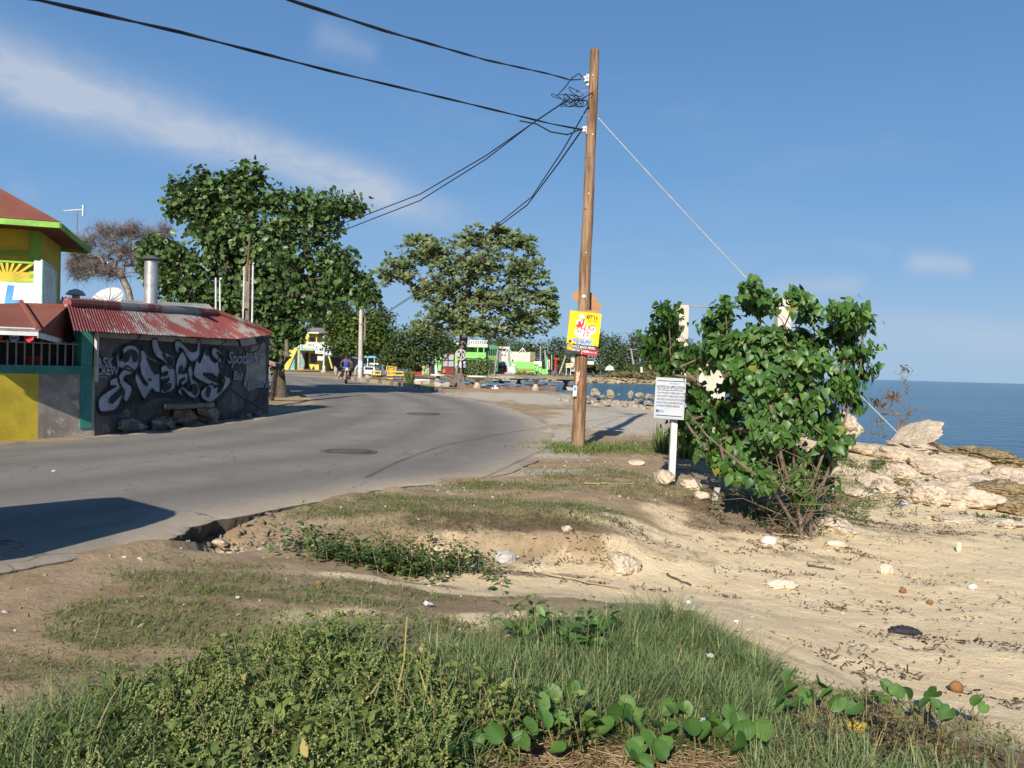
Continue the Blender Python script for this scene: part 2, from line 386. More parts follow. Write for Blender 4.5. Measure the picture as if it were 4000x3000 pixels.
def hs(x, y):
    """height of the ground sheet, read off the sheet itself"""
    x = np.asarray(x, float); y = np.asarray(y, float)
    i = np.clip(np.searchsorted(gx, x) - 1, 0, len(gx) - 2); j = np.clip(np.searchsorted(gy, y) - 1, 0, len(gy) - 2)
    u = np.clip((x - gx[i]) / (gx[i + 1] - gx[i]), 0, 1); v = np.clip((y - gy[j]) / (gy[j + 1] - gy[j]), 0, 1)
    return (GZ[j, i] * (1 - u) + GZ[j, i + 1] * u) * (1 - v) + (GZ[j + 1, i] * (1 - u) + GZ[j + 1, i + 1] * u) * v
def GT(px, py, lift=0.0):
    """the point of the ground seen at a pixel of the photograph"""
    d = ray(px, py); t = np.concatenate([np.arange(2.0, 30, 0.03), np.arange(30, 300, 0.3)])
    P = CAM + d * t[:, None]; below = P[:, 2] < hs(P[:, 0], P[:, 1])
    k = int(np.argmax(below)) if below.any() else len(t) - 1
    p = P[k].copy(); p[2] = float(hs(p[0], p[1])) + lift
    return p
def blobs(x, y, spec, warp=0.5, seed=0):
    """spec: (px, py, rx, ry, weight) soft patches on the ground, edges broken by noise"""
    o = np.zeros(np.shape(x)); nx = (fbm(x, y, 1.3, 60 + seed, 4) - 0.5) * 2; ny = (fbm(x, y, 1.3, 80 + seed, 4) - 0.5) * 2
    for px, py, rx, ry, w in spec:
        c = GT(px, py); q = ((x - c[0]) / rx + nx * warp) ** 2 + ((y - c[1]) / ry + ny * warp) ** 2
        o = np.maximum(o, w * sst(1.6, 0.2, q))
    return o
SANDP = [(1850, 2440, .5, .3, 1), (2150, 2420, .4, .25, .9), (1350, 2420, .5, .25, .6), (2750, 2050, 1.0, 1.0, .8), (2500, 2080, .8, .5, .9), (1850, 2140, .5, .3, .45), (2150, 2150, .4, .25, .35), (2400, 2290, 1.6, .35, 1), (1750, 2310, 1.2, .2, .8), (2900, 2250, 1.3, .7, 1), (3700, 2250, 3.0, 2.2, 1), (3700, 2650, 1.0, .8, 1), (2900, 2400, .8, .45, 1), (3100, 2530, .6, .5, 1), (2600, 2350, .9, .25, 1), (3250, 2680, .5, .4, .9), (3400, 2450, 1.2, .9, 1), (1150, 2130, .5, .2, .5)]
GREENP = [(1000, 2270, .9, .35, .7), (700, 2480, .8, .3, .9), (1300, 2290, 1.2, .3, .6), (1700, 1960, 2.2, .7, .75), (2250, 1760, 1.4, 1.1, .9), (1950, 1980, 1.6, .7, .7), (2400, 1880, 1.6, 1.2, .55), (2350, 2600, 1.3, .8, 1), (900, 2850, 1.6, .7, 1), (1500, 2650, .9, .5, .9), (200, 2620, .6, .25, .7), (2650, 1750, 1.6, 1.6, .7), (3100, 1980, 1.0, 1.5, .7), (3250, 1880, 1.5, 2, .6), (3600, 2850, .8, .5, .7), (600, 2400, .9, .3, .8), (1100, 2330, 1.0, .25, .8), (1500, 2420, .8, .3, .8), (900, 2210, .7, .2, .5), (1250, 2460, .9, .3, .8), (1900, 1900, 1.6, .5, .7), (1500, 2080, .6, .3, .5)]
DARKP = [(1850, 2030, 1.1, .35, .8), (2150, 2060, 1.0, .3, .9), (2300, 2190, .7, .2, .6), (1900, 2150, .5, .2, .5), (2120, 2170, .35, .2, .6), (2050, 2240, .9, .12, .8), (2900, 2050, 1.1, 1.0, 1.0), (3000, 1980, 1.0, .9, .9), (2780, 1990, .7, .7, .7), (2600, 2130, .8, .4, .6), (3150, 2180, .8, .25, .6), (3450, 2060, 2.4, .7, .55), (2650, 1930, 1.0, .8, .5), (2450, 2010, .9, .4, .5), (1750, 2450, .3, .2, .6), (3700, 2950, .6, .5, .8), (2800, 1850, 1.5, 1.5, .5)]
DUSTP = [(2400, 1640, 2.4, 6, 1), (2150, 1720, .9, 4, .9), (1900, 1850, 2, .5, .7), (2200, 1560, 6, 4, .9), (1600, 1900, 1.2, .4, .5), (2500, 1600, 2, 5, .9), (1130, 1610, 2, 5, .5), (600, 1700, 6, 1, .6)]
zone = np.zeros((GX.size, 4), np.float32); nearm = (GX.ravel() > -20) & (GX.ravel() < 34) & (GY.ravel() < 60)
xx, yy, zz = GX.ravel()[nearm], GY.ravel()[nearm], GZ.ravel()[nearm]
sl = np.hypot(*np.gradient(GZ, gy, gx)).ravel()[nearm]
n2 = fbm(xx, yy, 0.9, 90, 4) - 0.5
low = sst(-0.2, -0.36, zz + n2 * 0.25) * (xx > -3)
zone[nearm, 0] = np.clip(np.maximum.reduce([blobs(xx, yy, SANDP, .5, 1), low, sst(.5, 1.1, sl) * (xx > -1) * .35]), 0, 1)
zone[nearm, 1] = blobs(xx, yy, GREENP, .8, 2)
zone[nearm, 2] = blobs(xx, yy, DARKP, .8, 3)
zone[nearm, 3] = blobs(xx, yy, DUSTP, .5, 4)
far_ = ~nearm
zone[far_, 1] = np.clip(fbm(GX.ravel()[far_], GY.ravel()[far_], 0.15, 95, 3) * 1.6 - 0.2, 0, 1)
zone[far_, 3] = 0.3 * (GY.ravel()[far_] < 150)

t = NT('ground')
n1, n2_, n3 = t.noise(1.7, 8, 0.62), t.noise(14, 6, 0.65), t.noise(90, 4, 0.7)
za = t.n.new('ShaderNodeAttribute'); za.attribute_name = 'zone'; sepz = t.n.new('ShaderNodeSeparateColor'); t.L(za.outputs['Color'], sepz.inputs[0])
soil = t.mix(t.ramp(n1, 0.3, 0.7), (0.29, 0.205, 0.12), (0.40, 0.30, 0.185))
soil = t.mix(t.ramp(n2_, 0.5, 0.75, 0, 0.6), soil, (0.19, 0.125, 0.07))
soil = t.mix(t.ramp(n3, 0.62, 0.72, 0, 0.6), soil, (0.52, 0.44, 0.33))
sand = t.mix(t.ramp(n1, 0.3, 0.7), (0.70, 0.54, 0.325), (0.77, 0.615, 0.39))
sand = t.mix(t.ramp(n2_, 0.55, 0.8, 0, 0.3), sand, (0.52, 0.40, 0.25))
sand = t.mix(t.ramp(n3, 0.66, 0.74, 0, 0.4), sand, (0.34, 0.24, 0.14))
n5 = t.noise(4.5, 7, 0.7)
def wob(x, lo=.2, hi=.8): return t.ramp(t.math('ADD', x, t.math('ADD', t.math('MULTIPLY', t.math('SUBTRACT', n2_, 0.5), 0.9), t.math('MULTIPLY', t.math('SUBTRACT', n5, 0.5), 1.3))), lo, hi)
cc = t.mix(wob(sepz.outputs[0]), soil, sand)
cc = t.mix(t.math('MULTIPLY', wob(za.outputs['Alpha']), 0.85), cc, t.mix(n2_, (0.40, 0.35, 0.275), (0.53, 0.475, 0.385)))
grn = t.mix(t.ramp(n2_, .35, .7), (0.10, 0.11, 0.042), (0.185, 0.17, 0.075))
cc = t.mix(t.math('MULTIPLY', wob(sepz.outputs[1], .3, 1.0), 0.75), cc, grn)
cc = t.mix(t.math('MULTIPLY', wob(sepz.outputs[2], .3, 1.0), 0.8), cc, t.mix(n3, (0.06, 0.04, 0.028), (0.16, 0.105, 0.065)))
t.bump(t.math('ADD', t.math('MULTIPLY', n2_, 0.6), t.math('MULTIPLY', n3, 0.3)), 0.9, 0.06)
t.fin(cc, 0.95, 0.12); MATS['ground'] = t.m
nx_, ny_ = len(gx), len(gy)
ii = np.arange(nx_ * ny_).reshape(ny_, nx_)
Fg = np.stack([ii[:-1, :-1].ravel(), ii[:-1, 1:].ravel(), ii[1:, 1:].ravel(), ii[1:, :-1].ravel()], 1)
gm = mesh_np('ground', np.stack([GX.ravel(), GY.ravel(), GZ.ravel()], 1), Fg)
za_ = gm.color_attributes.new('zone', 'FLOAT_COLOR', 'POINT'); za_.data.foreach_set('color', zone.ravel())
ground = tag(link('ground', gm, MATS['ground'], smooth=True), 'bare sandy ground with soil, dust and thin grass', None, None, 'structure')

# road: a slab of asphalt with a broken edge
cs = np.linspace(0, 1, NC)
RP = Lr[:, None, :] * (1 - cs[None, :, None]) + Rr[:, None, :] * cs[None, :, None]
RP[:, :, 2] = zroad(RP[:, :, 1]) + 0.012 * (fbm(RP[:, :, 0], RP[:, :, 1], 0.5, 77, 2) - 0.5)
top = RP.reshape(-1, 3)
sk = RP[:, -1, :].copy(); sk[:, 2] -= 0.20; sk[:, :2] -= nR * (0.03 + .09 * fbm(sR * 0.4, sR * 0, 1, 55, 3))[:, None]; skt = RP[:, -1, :].copy(); skt[:, 2] -= 0.006; skt[:, :2] += nR * .004
sk2 = RP[:, 0, :].copy(); sk2[:, 2] -= 0.15
ri = np.arange(NR * NC).reshape(NR, NC)
Fr = [np.stack([ri[:-1, :-1].ravel(), ri[:-1, 1:].ravel(), ri[1:, 1:].ravel(), ri[1:, :-1].ravel()], 1)]
k0 = NR * NC; a_ = np.arange(NR - 1); k2 = k0 + 2 * NR
Fr.append(np.stack([k2 + a_, k0 + a_, k0 + a_ + 1, k2 + a_ + 1], 1)); Fr.append(np.stack([ri[:-1, -1], k2 + a_, k2 + a_ + 1, ri[1:, -1]], 1)); Fr.append(np.stack([ri[1:, 0], k0 + NR + a_ + 1, k0 + NR + a_, ri[:-1, 0]], 1))
t = NT('asphalt')
et = t.attr('tint')
b1, b2, b3 = t.noise(0.45, 6, 0.6), t.noise(9, 5, 0.65), t.noise(120, 3, 0.7)
asp = t.mix(t.ramp(b1, .3, .7), (0.185, 0.167, 0.142), (0.245, 0.22, 0.187))
asp = t.mix(t.ramp(b3, .42, .75, 0, .5), asp, (0.37, 0.345, 0.30)); asp = t.mix(t.ramp(b3, .5, .25, 0, .5), asp, (0.12, 0.11, 0.10))
asp = t.mix(t.ramp(t.noise(2.2, 4, 0.6, stretch=(1, .25, 1)), .56, .74, 0, .5), asp, (0.14, 0.128, 0.114))
asp = t.mix(t.ramp(t.math('ADD', et, t.math('MULTIPLY', t.math('SUBTRACT', b2, .5), .5)), .35, .95, 0, .8), asp, (0.43, 0.35, 0.25))
asp = t.mix(t.ramp(t.noise(26, 4, .7), .56, .7, 0, .45), asp, (0.12, 0.11, 0.098)); asp = t.mix(t.ramp(t.noise(33, 4, .7), .6, .72, 0, .4), asp, (0.36, 0.325, 0.27)); asp = t.mix(t.ramp(et, -.15, -.5), asp, (0.10, 0.085, 0.065))
lane = t.attr('lane'); asp = t.mix(t.math('MULTIPLY', lane, t.ramp(b2, .2, .7, .35, .75)), asp, (0.125, 0.115, 0.10)); asp = t.mix(t.ramp(t.noise(.22, 3, .4, stretch=(1, .5, 1)), .58, .6, 0, .35), asp, (0.15, 0.14, 0.125))
wv = t.n.new('ShaderNodeVectorMath'); wv.operation = 'ADD'; t.L(t.co.outputs['Object'], wv.inputs[0]); wsc = t.n.new('ShaderNodeTexNoise'); wsc.inputs['Scale'].default_value = 2.5; t.L(t.co.outputs['Object'], wsc.inputs['Vector']); wm_ = t.n.new('ShaderNodeVectorMath'); wm_.operation = 'SCALE'; wm_.inputs['Scale'].default_value = .5; t.L(wsc.outputs['Color'], wm_.inputs[0]); t.L(wm_.outputs[0], wv.inputs[1])
vr = t.vor(.55, 'DISTANCE_TO_EDGE', wv.outputs[0]); vrw = t.ramp(vr, 0.0, 0.008, 1, 0)
asp = t.mix(t.math('MULTIPLY', vrw, t.ramp(b1, .42, .6, 0, .8)), asp, (0.05, 0.045, 0.04))
t.bump(t.math('ADD', b3, t.noise(30, 4, .7)), 0.6, 0.02); t.fin(asp, 0.9, 0.2); MATS['asphalt'] = t.m
dE = np.minimum(np.linalg.norm(RP[:, :, :2] - Rr[:, None, :2], axis=2), 9)
dL = np.linalg.norm(RP[:, :, :2] - Lr[:, None, :2], axis=2)
tint = np.clip(np.maximum(1 - dE / 1.7, 0.75 - dL / 0.8), 0, 1)
tint = np.maximum(tint, 0.85 * np.exp(-(((RP[:, :, 0] - 1.2) / 1.3) ** 2 + ((RP[:, :, 1] - 22) / 7) ** 2)))
tint = np.concatenate([tint.ravel(), np.full(NR, -0.6), np.full(NR, 0.5), np.full(NR, -0.6)])
road = tag(np_obj('road', np.concatenate([top, sk, sk2, skt]), Fr, MATS['asphalt'], tint=tint), 'worn grey asphalt road curving left round the bar', None, None, 'structure')
lv = np.zeros((NR, NC)); 
for cu in (.14, .34, .60, .80): lv += np.exp(-((cs[None, :] - cu - .015 * np.sin(sR[:, None] * .02)) / .055) ** 2)
la = road.data.attributes.new('lane', 'FLOAT', 'POINT'); la.data.foreach_set('value', np.concatenate([np.clip(lv, 0, 1).ravel() * .8, np.zeros(3 * NR)]).astype(np.float32))

# sea
t = NT('sea_water')
pos = t.n.new('ShaderNodeNewGeometry').outputs['Position']
w1, w2, w3 = t.noise(0.55, 4, .6, pos, (0.5, 1.3, 1)), t.noise(2.2, 4, .6, pos, (0.6, 1.4, 1)), t.noise(0.05, 3, .5, pos, (.4, 1, 1))
hgt = t.math('ADD', t.math('MULTIPLY', w1, 0.8), t.math('MULTIPLY', w2, 0.25))
t.bump(hgt, 1.0, 0.55)
w4 = t.noise(.16, 4, .65, pos, (.22, 1, 1)); t.fin(t.mix(t.ramp(w4, .42, .62, 0, .6), t.mix(t.ramp(w3, .35, .65), (0.008, 0.07, 0.125), (0.012, 0.095, 0.155)), (0.006, 0.045, 0.085)), 0.16, 0.42); t.p.inputs['IOR'].default_value = 1.33
sv, sf = [], []
sxs = axis_coords(-40, 60, 10, -9000, 16000, 1.5); sys_ = axis_coords(0, 120, 10, -300, 22000, 1.5)
SX, SY = np.meshgrid(sxs, sys_); si = np.arange(SX.size).reshape(SX.shape)
sea = np_obj('sea', np.stack([SX.ravel(), SY.ravel(), np.full(SX.size, SEA)], 1), np.stack([si[:-1, :-1].ravel(), si[:-1, 1:].ravel(), si[1:, 1:].ravel(), si[1:, :-1].ravel()], 1), t.m)
tag(sea, 'blue rippled sea reaching to the horizon', None, None, 'structure')
# ================================================================== VEGETATION TOOLS
def frames(Z, roll=None):
    Z = Z / (np.linalg.norm(Z, axis=1, keepdims=True) + 1e-9); n = len(Z)
    a = np.where(np.abs(Z[:, 2:3]) > 0.9, np.array([[1.0, 0, 0]]), np.array([[0, 0, 1.0]]))
    X = np.cross(a, Z); X /= np.linalg.norm(X, axis=1, keepdims=True) + 1e-9; Y = np.cross(Z, X)
    r = rng.uniform(0, 2 * np.pi, n) if roll is None else roll
    c, s = np.cos(r)[:, None], np.sin(r)[:, None]
    return np.stack([X * c + Y * s, -X * s + Y * c, Z], 2)
def frames_y(Yd, up):
    """frames whose y axis points along Yd and whose z axis leans to up"""
    Y = Yd / (np.linalg.norm(Yd, axis=1, keepdims=True) + 1e-9)
    X = np.cross(Y, up); X /= np.linalg.norm(X, axis=1, keepdims=True) + 1e-9
    return np.stack([X, Y, np.cross(X, Y)], 2)
def inst(tV, tF, P, Rm, S):
    S = np.asarray(S, float)
    tVs = tV[None] * (S[:, None, None] if S.ndim == 1 else S[:, None, :])
    V = np.einsum('nij,nkj->nki', Rm, tVs) + P[:, None, :]
    Fq = tF[None] + (np.arange(len(P)) * len(tV))[:, None, None]
    return V.reshape(-1, 3), Fq.reshape(-1, tF.shape[1])
def merge(parts):
    Vs, Fs, k = [], {}, 0
    for V, F in parts:
        Vs.append(V); Fs.setdefault(F.shape[1], []).append(F + k); k += len(V)
    return np.concatenate(Vs), [np.concatenate(f) for f in Fs.values()]
def fan(outline):
    V = np.array([(0, np.mean([p[1] for p in outline]), 0)] + [tuple(p) for p in outline], float); n = len(outline)
    return V, np.array([(0, 1 + i, 1 + (i + 1) % n) for i in range(n)])
# leaf shapes, one unit long, y along the leaf, z its upper side
an = np.linspace(0, 2 * np.pi, 9)[:-1]
ROUND = fan([(0.5 * math.sin(a), 0.5 - 0.5 * math.cos(a), 0.10 * math.cos(2 * a) + 0.06) for a in an])
def blade_leaf(widths, cup=0.12, droop=0.2):
    V, F = [], []
    n = len(widths)
    for i, w in enumerate(widths):
        y = i / (n - 1); z = -droop * y * y
        V += [(-w, y, z + cup * w), (0, y, z), (w, y, z + cup * w)]
    for i in range(n - 1):
        a = i * 3; F += [(a, a + 1, a + 4, a + 3), (a + 1, a + 2, a + 5, a + 4)]
    return np.array(V, float), np.array(F)
OVATE = blade_leaf([0.03, 0.27, 0.22, 0.02], 0.35, 0.25)
OBOV = blade_leaf([0.02, 0.17, 0.29, 0.03], 0.2, 0.15)
LANCE = blade_leaf([0.02, 0.12, 0.02], 0.4, 0.2)
HEART = (np.array([(0, 0, 0), (-.22, -.12, .03), (-.42, .02, .10), (-.44, .28, .11), (-.25, .62, .03), (0, 1, -.14), (.25, .62, .03), (.44, .28, .11), (.42, .02, .10), (.22, -.12, .03), (0, .3, 0), (0, .62, -.04)], float),
         np.array([(0, 2, 1), (0, 10, 2), (10, 3, 2), (10, 11, 3), (11, 4, 3), (11, 5, 4), (0, 9, 8), (0, 8, 10), (10, 8, 7), (10, 7, 11), (11, 7, 6), (11, 6, 5)]))
MGLORY = (np.array([(0, 0, 0), (-.22, .04, .10), (-.42, .28, .22), (-.43, .62, .25), (-.28, .94, .2), (-.10, 1.0, .1), (0, .84, -.02), (.10, 1.0, .1), (.28, .94, .2), (.43, .62, .25), (.42, .28, .22), (.22, .04, .10), (0, .42, -.05)], float),
          np.array([(12, 0, 1), (12, 1, 2), (12, 2, 3), (12, 3, 4), (12, 4, 5), (12, 5, 6), (12, 6, 7), (12, 7, 8), (12, 8, 9), (12, 9, 10), (12, 10, 11), (12, 11, 0)])[:, ::-1])
CARD = (np.array([(-.5, 0, 0), (.5, 0, 0), (.36, .62, .1), (0, 1, 0), (-.36, .62, .1)], float), np.array([(0, 1, 2), (0, 2, 4), (4, 2, 3)]))
def blade_tpl(w=0.06, bend=0.35):
    return (np.array([(-w, 0, 0), (w, 0, 0), (-w * .8, .4, bend * .1), (w * .8, .4, bend * .1), (-w * .45, .75, bend * .5), (w * .45, .75, bend * .5), (0, 1, bend)], float),
            np.array([(0, 1, 3), (0, 3, 2), (2, 3, 5), (2, 5, 4), (4, 5, 6)]))
GRASS = blade_tpl(); 

bark = M('bark', (0.16, 0.125, 0.09), (0.09, 0.07, 0.05), 4, .95, .6, 18, c3=(0.23, 0.2, 0.16))
greybark = M('grey_bark', (0.29, 0.245, 0.2), (0.17, 0.14, 0.115), 3, .95, .4, 18)
twig = M('dry_twig', (0.18, 0.135, 0.095), (0.11, 0.08, 0.055), 6, .95, .2, 30)

def skeleton(trunk, targets, r_tip=0.012, r_max=0.25, up=0.35, wig=0.12, power=0.5, step=None, sides=5, up_pen=1.5):
    """limbs that run from the trunk's points to every target, thick where many come together"""
    nodes = [np.array(p, float) for p in trunk]; par = list(range(-1, len(trunk) - 1)); first = max(1, len(trunk) // 3)
    tg = np.array(targets, float); c = nodes[-1]
    order = np.argsort(np.linalg.norm(tg - c, axis=1)); ends = []
    L = step or max(0.25, float(np.median(np.linalg.norm(tg - c, axis=1))) / 6)
    for k in order:
        p = tg[k]; A_ = np.array(nodes[first:]); dv = p - A_; d = np.linalg.norm(dv, axis=1)
        cost = d + up_pen * np.maximum(0, -dv[:, 2]) + 0.15 * np.linalg.norm(A_ - c, axis=1) * 0
        j = int(np.argmin(cost)) + first; a = nodes[j]; dist = np.linalg.norm(p - a)
        m = max(1, int(dist / L)); mid = (a + p) / 2 + np.array((0, 0, up * dist * 0.35)) + rng.normal(0, wig * dist, 3) * 0.5
        prev = j
        for q in range(1, m + 1):
            u = q / m; pt = (1 - u) ** 2 * a + 2 * u * (1 - u) * mid + u * u * p
            nodes.append(pt); par.append(prev); prev = len(nodes) - 1
        ends.append(prev)
    cnt = np.zeros(len(nodes))
    for e in ends: cnt[e] += 1
    for i in range(len(nodes) - 1, 0, -1):
        if par[i] >= 0: cnt[par[i]] += cnt[i]
    rad = np.minimum(r_tip * np.maximum(cnt, 1) ** power, r_max)
    N = np.array(nodes); pi = np.array(par[1:]); ci = np.arange(1, len(nodes))
    p0, p1 = N[pi], N[ci]; r0, r1 = np.minimum(rad[pi], rad[ci] * 1.5), rad[ci]
    for q in range(len(trunk) - 1): r0[q] = rad[q]
    Rm = frames(p1 - p0, np.zeros(len(p0)))
    ang = 2 * np.pi * np.arange(sides) / sides; circ = np.stack([np.cos(ang), np.sin(ang), 0 * ang], 1)
    ring = np.einsum('nij,kj->nki', Rm, circ)
    V = np.concatenate([p0[:, None] + ring * r0[:, None, None], p1[:, None] + ring * r1[:, None, None]], 1)
    k = np.arange(sides); F1 = np.stack([k, (k + 1) % sides, sides + (k + 1) % sides, sides + k], 1)
    F = F1[None] + (np.arange(len(p0)) * 2 * sides)[:, None, None]
    return V.reshape(-1, 3), F.reshape(-1, 4)
def px_blobs(spec, Y, n, depth=0.75, shell=0.45, min_z=None):
    """points through a crown given as ellipses measured in the photograph, at the tree's own distance"""
    ar = np.array([b[2] * b[3] for b in spec], float) ** 0.75; k = np.maximum(1, np.round(n * ar / ar.sum())).astype(int); out = []
    for b, m in zip(spec, k):
        y = Y + (b[4] if len(b) > 4 else 0); c = PT(b[0], b[1], y); s = y / FPX
        u = rng.normal(size=(m, 3)); u /= np.linalg.norm(u, axis=1, keepdims=True); r = rng.uniform(shell, 1, (m, 1))
        out.append(c + u * r * np.array([b[2] * s, max(b[2], b[3]) * s * depth, b[3] * s]))
    P = np.concatenate(out)
    return P if min_z is None else P[P[:, 2] > min_z]
def leaf_cluster(T, per, rad, size, tpl, center=None, upw=0.5, var=0.3, hang=0.0, outw=0.7, tstd=.22):
    """leaves scattered round every twig end; V, F, tint and the arrays to reuse"""
    n = len(T) * per; P = np.repeat(T, per, 0) + rng.normal(0, rad, (n, 3)) * np.array([1, 1, .8])
    c = T.mean(0) if center is None else center
    out = P - c; out /= np.linalg.norm(out, axis=1, keepdims=True) + 1e-9
    Z = rng.normal(0, .6, (n, 3)) + out * outw + np.array([0, 0, upw])
    Rm = frames(Z)
    if hang:
        Y = rng.normal(0, .5, (n, 3)) + np.array([0, 0, -hang]) + out * .4; Rm = frames_y(Y, out + rng.normal(0, .35, (n, 3)) + np.array([0, -.25, .3]))
    S = size * rng.uniform(1 - var * 1.5, 1 + var, n)
    V, F = inst(tpl[0], tpl[1], P, Rm, S)
    tint = np.repeat(np.clip(rng.normal(.45, tstd, n), 0, 1), len(tpl[0]))
    return V, F, tint, P, Rm, S
def tree(name, label, Y, spec, trunk_px, leafm, n_t, per, rad, size, tpl, barkm=None, r_max=.2, group=None, cat='tree', depth=.75, base_z=None, **kw):
    base = PT(trunk_px[0][0], trunk_px[0][1], Y)
    if base_z is not None: base[2] = base_z
    tr = [base] + [PT(a, b, Y) for a, b in trunk_px[1:]]
    T = px_blobs(spec, Y, n_t, depth, kw.pop('shell', .45))
    o = thing(name, label, cat, base, group)
    V, F, ti, *_ = leaf_cluster(T, per, rad, size, tpl, upw=kw.pop('upw', .5), hang=kw.pop('hang', 0), tstd=kw.pop('tstd', .2))
    np_obj('crown', V, F, leafm, o, ti)
    V, F = skeleton(tr, T, r_max=r_max, **kw)
    np_obj('trunk', V, F, barkm or bark, o, smooth=True)
    return o, T
def rock(name, label, c, dims, seed, mat, parent=None, group=None, rz=0.0, sub=3, rough=.35, tilt=0.0, cat='rock', cuts=5, flat=0.0):
    bm = bmesh.new(); bmesh.ops.create_icosphere(bm, subdivisions=sub, radius=1)
    rs = np.random.default_rng(seed); pl = [(rs.normal(size=3), rs.uniform(.55, .85)) for _ in range(cuts)]
    pl = [(n / np.linalg.norm(n), d) for n, d in pl]
    rot = Matrix.Rotation(rz, 3, 'Z') @ Matrix.Rotation(tilt, 3, 'Y'); off = Vector(rs.uniform(-50, 50, 3))
    for v in bm.verts:
        p = np.array(v.co)
        for n, d in pl:
            e = p @ n - d
            if e > 0: p = p - n * e * .85
        q = Vector(p); f = mnoise.fractal(q * 1.6 + off, 1.0, 2.0, 3) * rough * .6 + mnoise.noise(q * 7 + off) * rough * .16 - (1 - abs(mnoise.noise(q * 2.6 - off))) ** 4 * rough * .45 - (1 - abs(mnoise.noise(Vector((q.x * 2, q.y * 2, q.z * 6)) + off))) ** 5 * rough * .3
        q = q * (1 + f)
        v.co = rot @ Vector((q.x * dims[0] / 2, q.y * dims[1] / 2, q.z * dims[2] / 2))
    me = bpy.data.meshes.new(name); bm.to_mesh(me); bm.free()
    o = link(name, me, mat, parent, smooth=True)
    try: me.set_sharp_from_angle(angle=math.radians(38))
    except Exception: pass
    o.location = Vector([float(v) for v in c]) - (Vector(root_loc(parent)) if parent is not None else Vector((0, 0, 0)))
    if label: tag(o, label, cat, group)
    return o
def text(s, size, mat, origin, ex, ey, parent, name='lettering', bold=0.0, shear=0.0, sx=1.0, align='LEFT', extrude=0.0008):
    cu = bpy.data.curves.new('t', 'FONT'); cu.body = s; cu.size = size; cu.offset = bold; cu.extrude = extrude; cu.shear = shear
    cu.align_x = align; cu.resolution_u = 3
    ob = bpy.data.objects.new('t', cu); col.objects.link(ob)
    me = bpy.data.meshes.new_from_object(ob.evaluated_get(bpy.context.evaluated_depsgraph_get()))
    bpy.data.objects.remove(ob); bpy.data.curves.remove(cu)
    n = len(me.vertices); V = np.empty(n * 3); me.vertices.foreach_get('co', V); V = V.reshape(-1, 3)
    ex, ey = np.array(ex, float), np.array(ey, float); ez = np.cross(ex, ey); ez /= np.linalg.norm(ez)
    W = np.array(origin, float) + V[:, :1] * sx * ex + V[:, 1:2] * ey + V[:, 2:3] * ez
    if parent is not None: W = W - root_loc(parent)
    me.vertices.foreach_set('co', W.ravel()); me.update(); me.materials.clear()
    return link(name, me, mat, parent)
# ================================================================== THE LEFT CORNER: bar with the painted wall
paint = lambda key, c, **k: M(key, c, **{**dict(scale=2.0, rough=.6, bump=.1, dirt=.3), **k})
conc = M('concrete', (0.33, 0.30, 0.265), (0.22, 0.20, 0.175), 1.6, .92, .4, 25, c3=(0.40, 0.37, 0.33))
dkconc = M('soot_wall', (0.125, 0.11, 0.095), (0.055, 0.05, 0.046), 1.1, .92, .45, 22, c3=(0.165, 0.15, 0.13), lo=.3, hi=.7)
greyw = M('stained_wall', (0.36, 0.32, 0.27), (0.20, 0.175, 0.145), 1.3, .92, .5, 20, c3=(0.42, 0.39, 0.34))
whitew = paint('white_paint', (0.72, 0.72, 0.69)); yelw = paint('yellow_wall', (0.55, 0.43, 0.04), c2=(0.42, 0.32, 0.03)); lime = paint('lime_trim', (0.22, 0.46, 0.07))
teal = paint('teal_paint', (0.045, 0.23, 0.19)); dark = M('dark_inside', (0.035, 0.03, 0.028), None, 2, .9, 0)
silver = M('silver_paint', (0.36, 0.37, 0.40), (0.24, 0.25, 0.275), 2.5, .6, .25, 22, dirt=.4); black = M('black_paint', (0.012, 0.012, 0.014), None, 3, .6, .1)
ltspray = M('pale_spray', (0.31, 0.33, 0.36), (0.18, 0.19, 0.21), 5, .7, .1)
galv = M('galvanised', (0.50, 0.50, 0.50), (0.38, 0.38, 0.385), 4, .42, .08, 20, metal=.6, spec=.5)
wire_m = M('black_cable', (0.018, 0.018, 0.02), None, 4, .6, 0); steel = M('grey_steel', (0.34, 0.34, 0.345), (0.25, 0.25, 0.255), 8, .45, .05, 40, metal=.5)
wood = M('grey_wood', (0.22, 0.18, 0.14), (0.13, 0.10, 0.08), 5, .9, .3, 30)
# rusty painted tin: red paint flaking off grey metal
t = NT('red_tin'); fl = t.noise(0.9, 7, .62, stretch=(1, 1, .5)); fl2 = t.noise(6, 5, .65)
cc = t.mix(t.ramp(fl2, .35, .7), (0.235, 0.062, 0.05), (0.175, 0.05, 0.042)); mk = t.ramp(t.math('ADD', fl, t.math('MULTIPLY', t.math('SUBTRACT', fl2, .5), .35)), .48, .58)
cc = t.mix(mk, cc, t.mix(fl2, (0.25, 0.215, 0.195), (0.32, 0.29, 0.27))); t.bump(fl2, .1, .01)
redtin = t.fin(cc, .6, .35)
t = NT('red_shingle'); sh = t.noise(40, 4, .7); cc = t.mix(t.ramp(t.noise(1.2, 5), .3, .7), (0.165, 0.058, 0.042), (0.21, 0.08, 0.058)); cc = t.mix(t.ramp(sh, .4, .7, 0, .5), cc, (0.14, 0.042, 0.03))
t.bump(sh, .4, .01); shingle = t.fin(cc, .92, .15)
greytin = M('grey_tin', (0.34, 0.33, 0.31), (0.24, 0.23, 0.215), 1.5, .65, .1, 20, metal=.15)

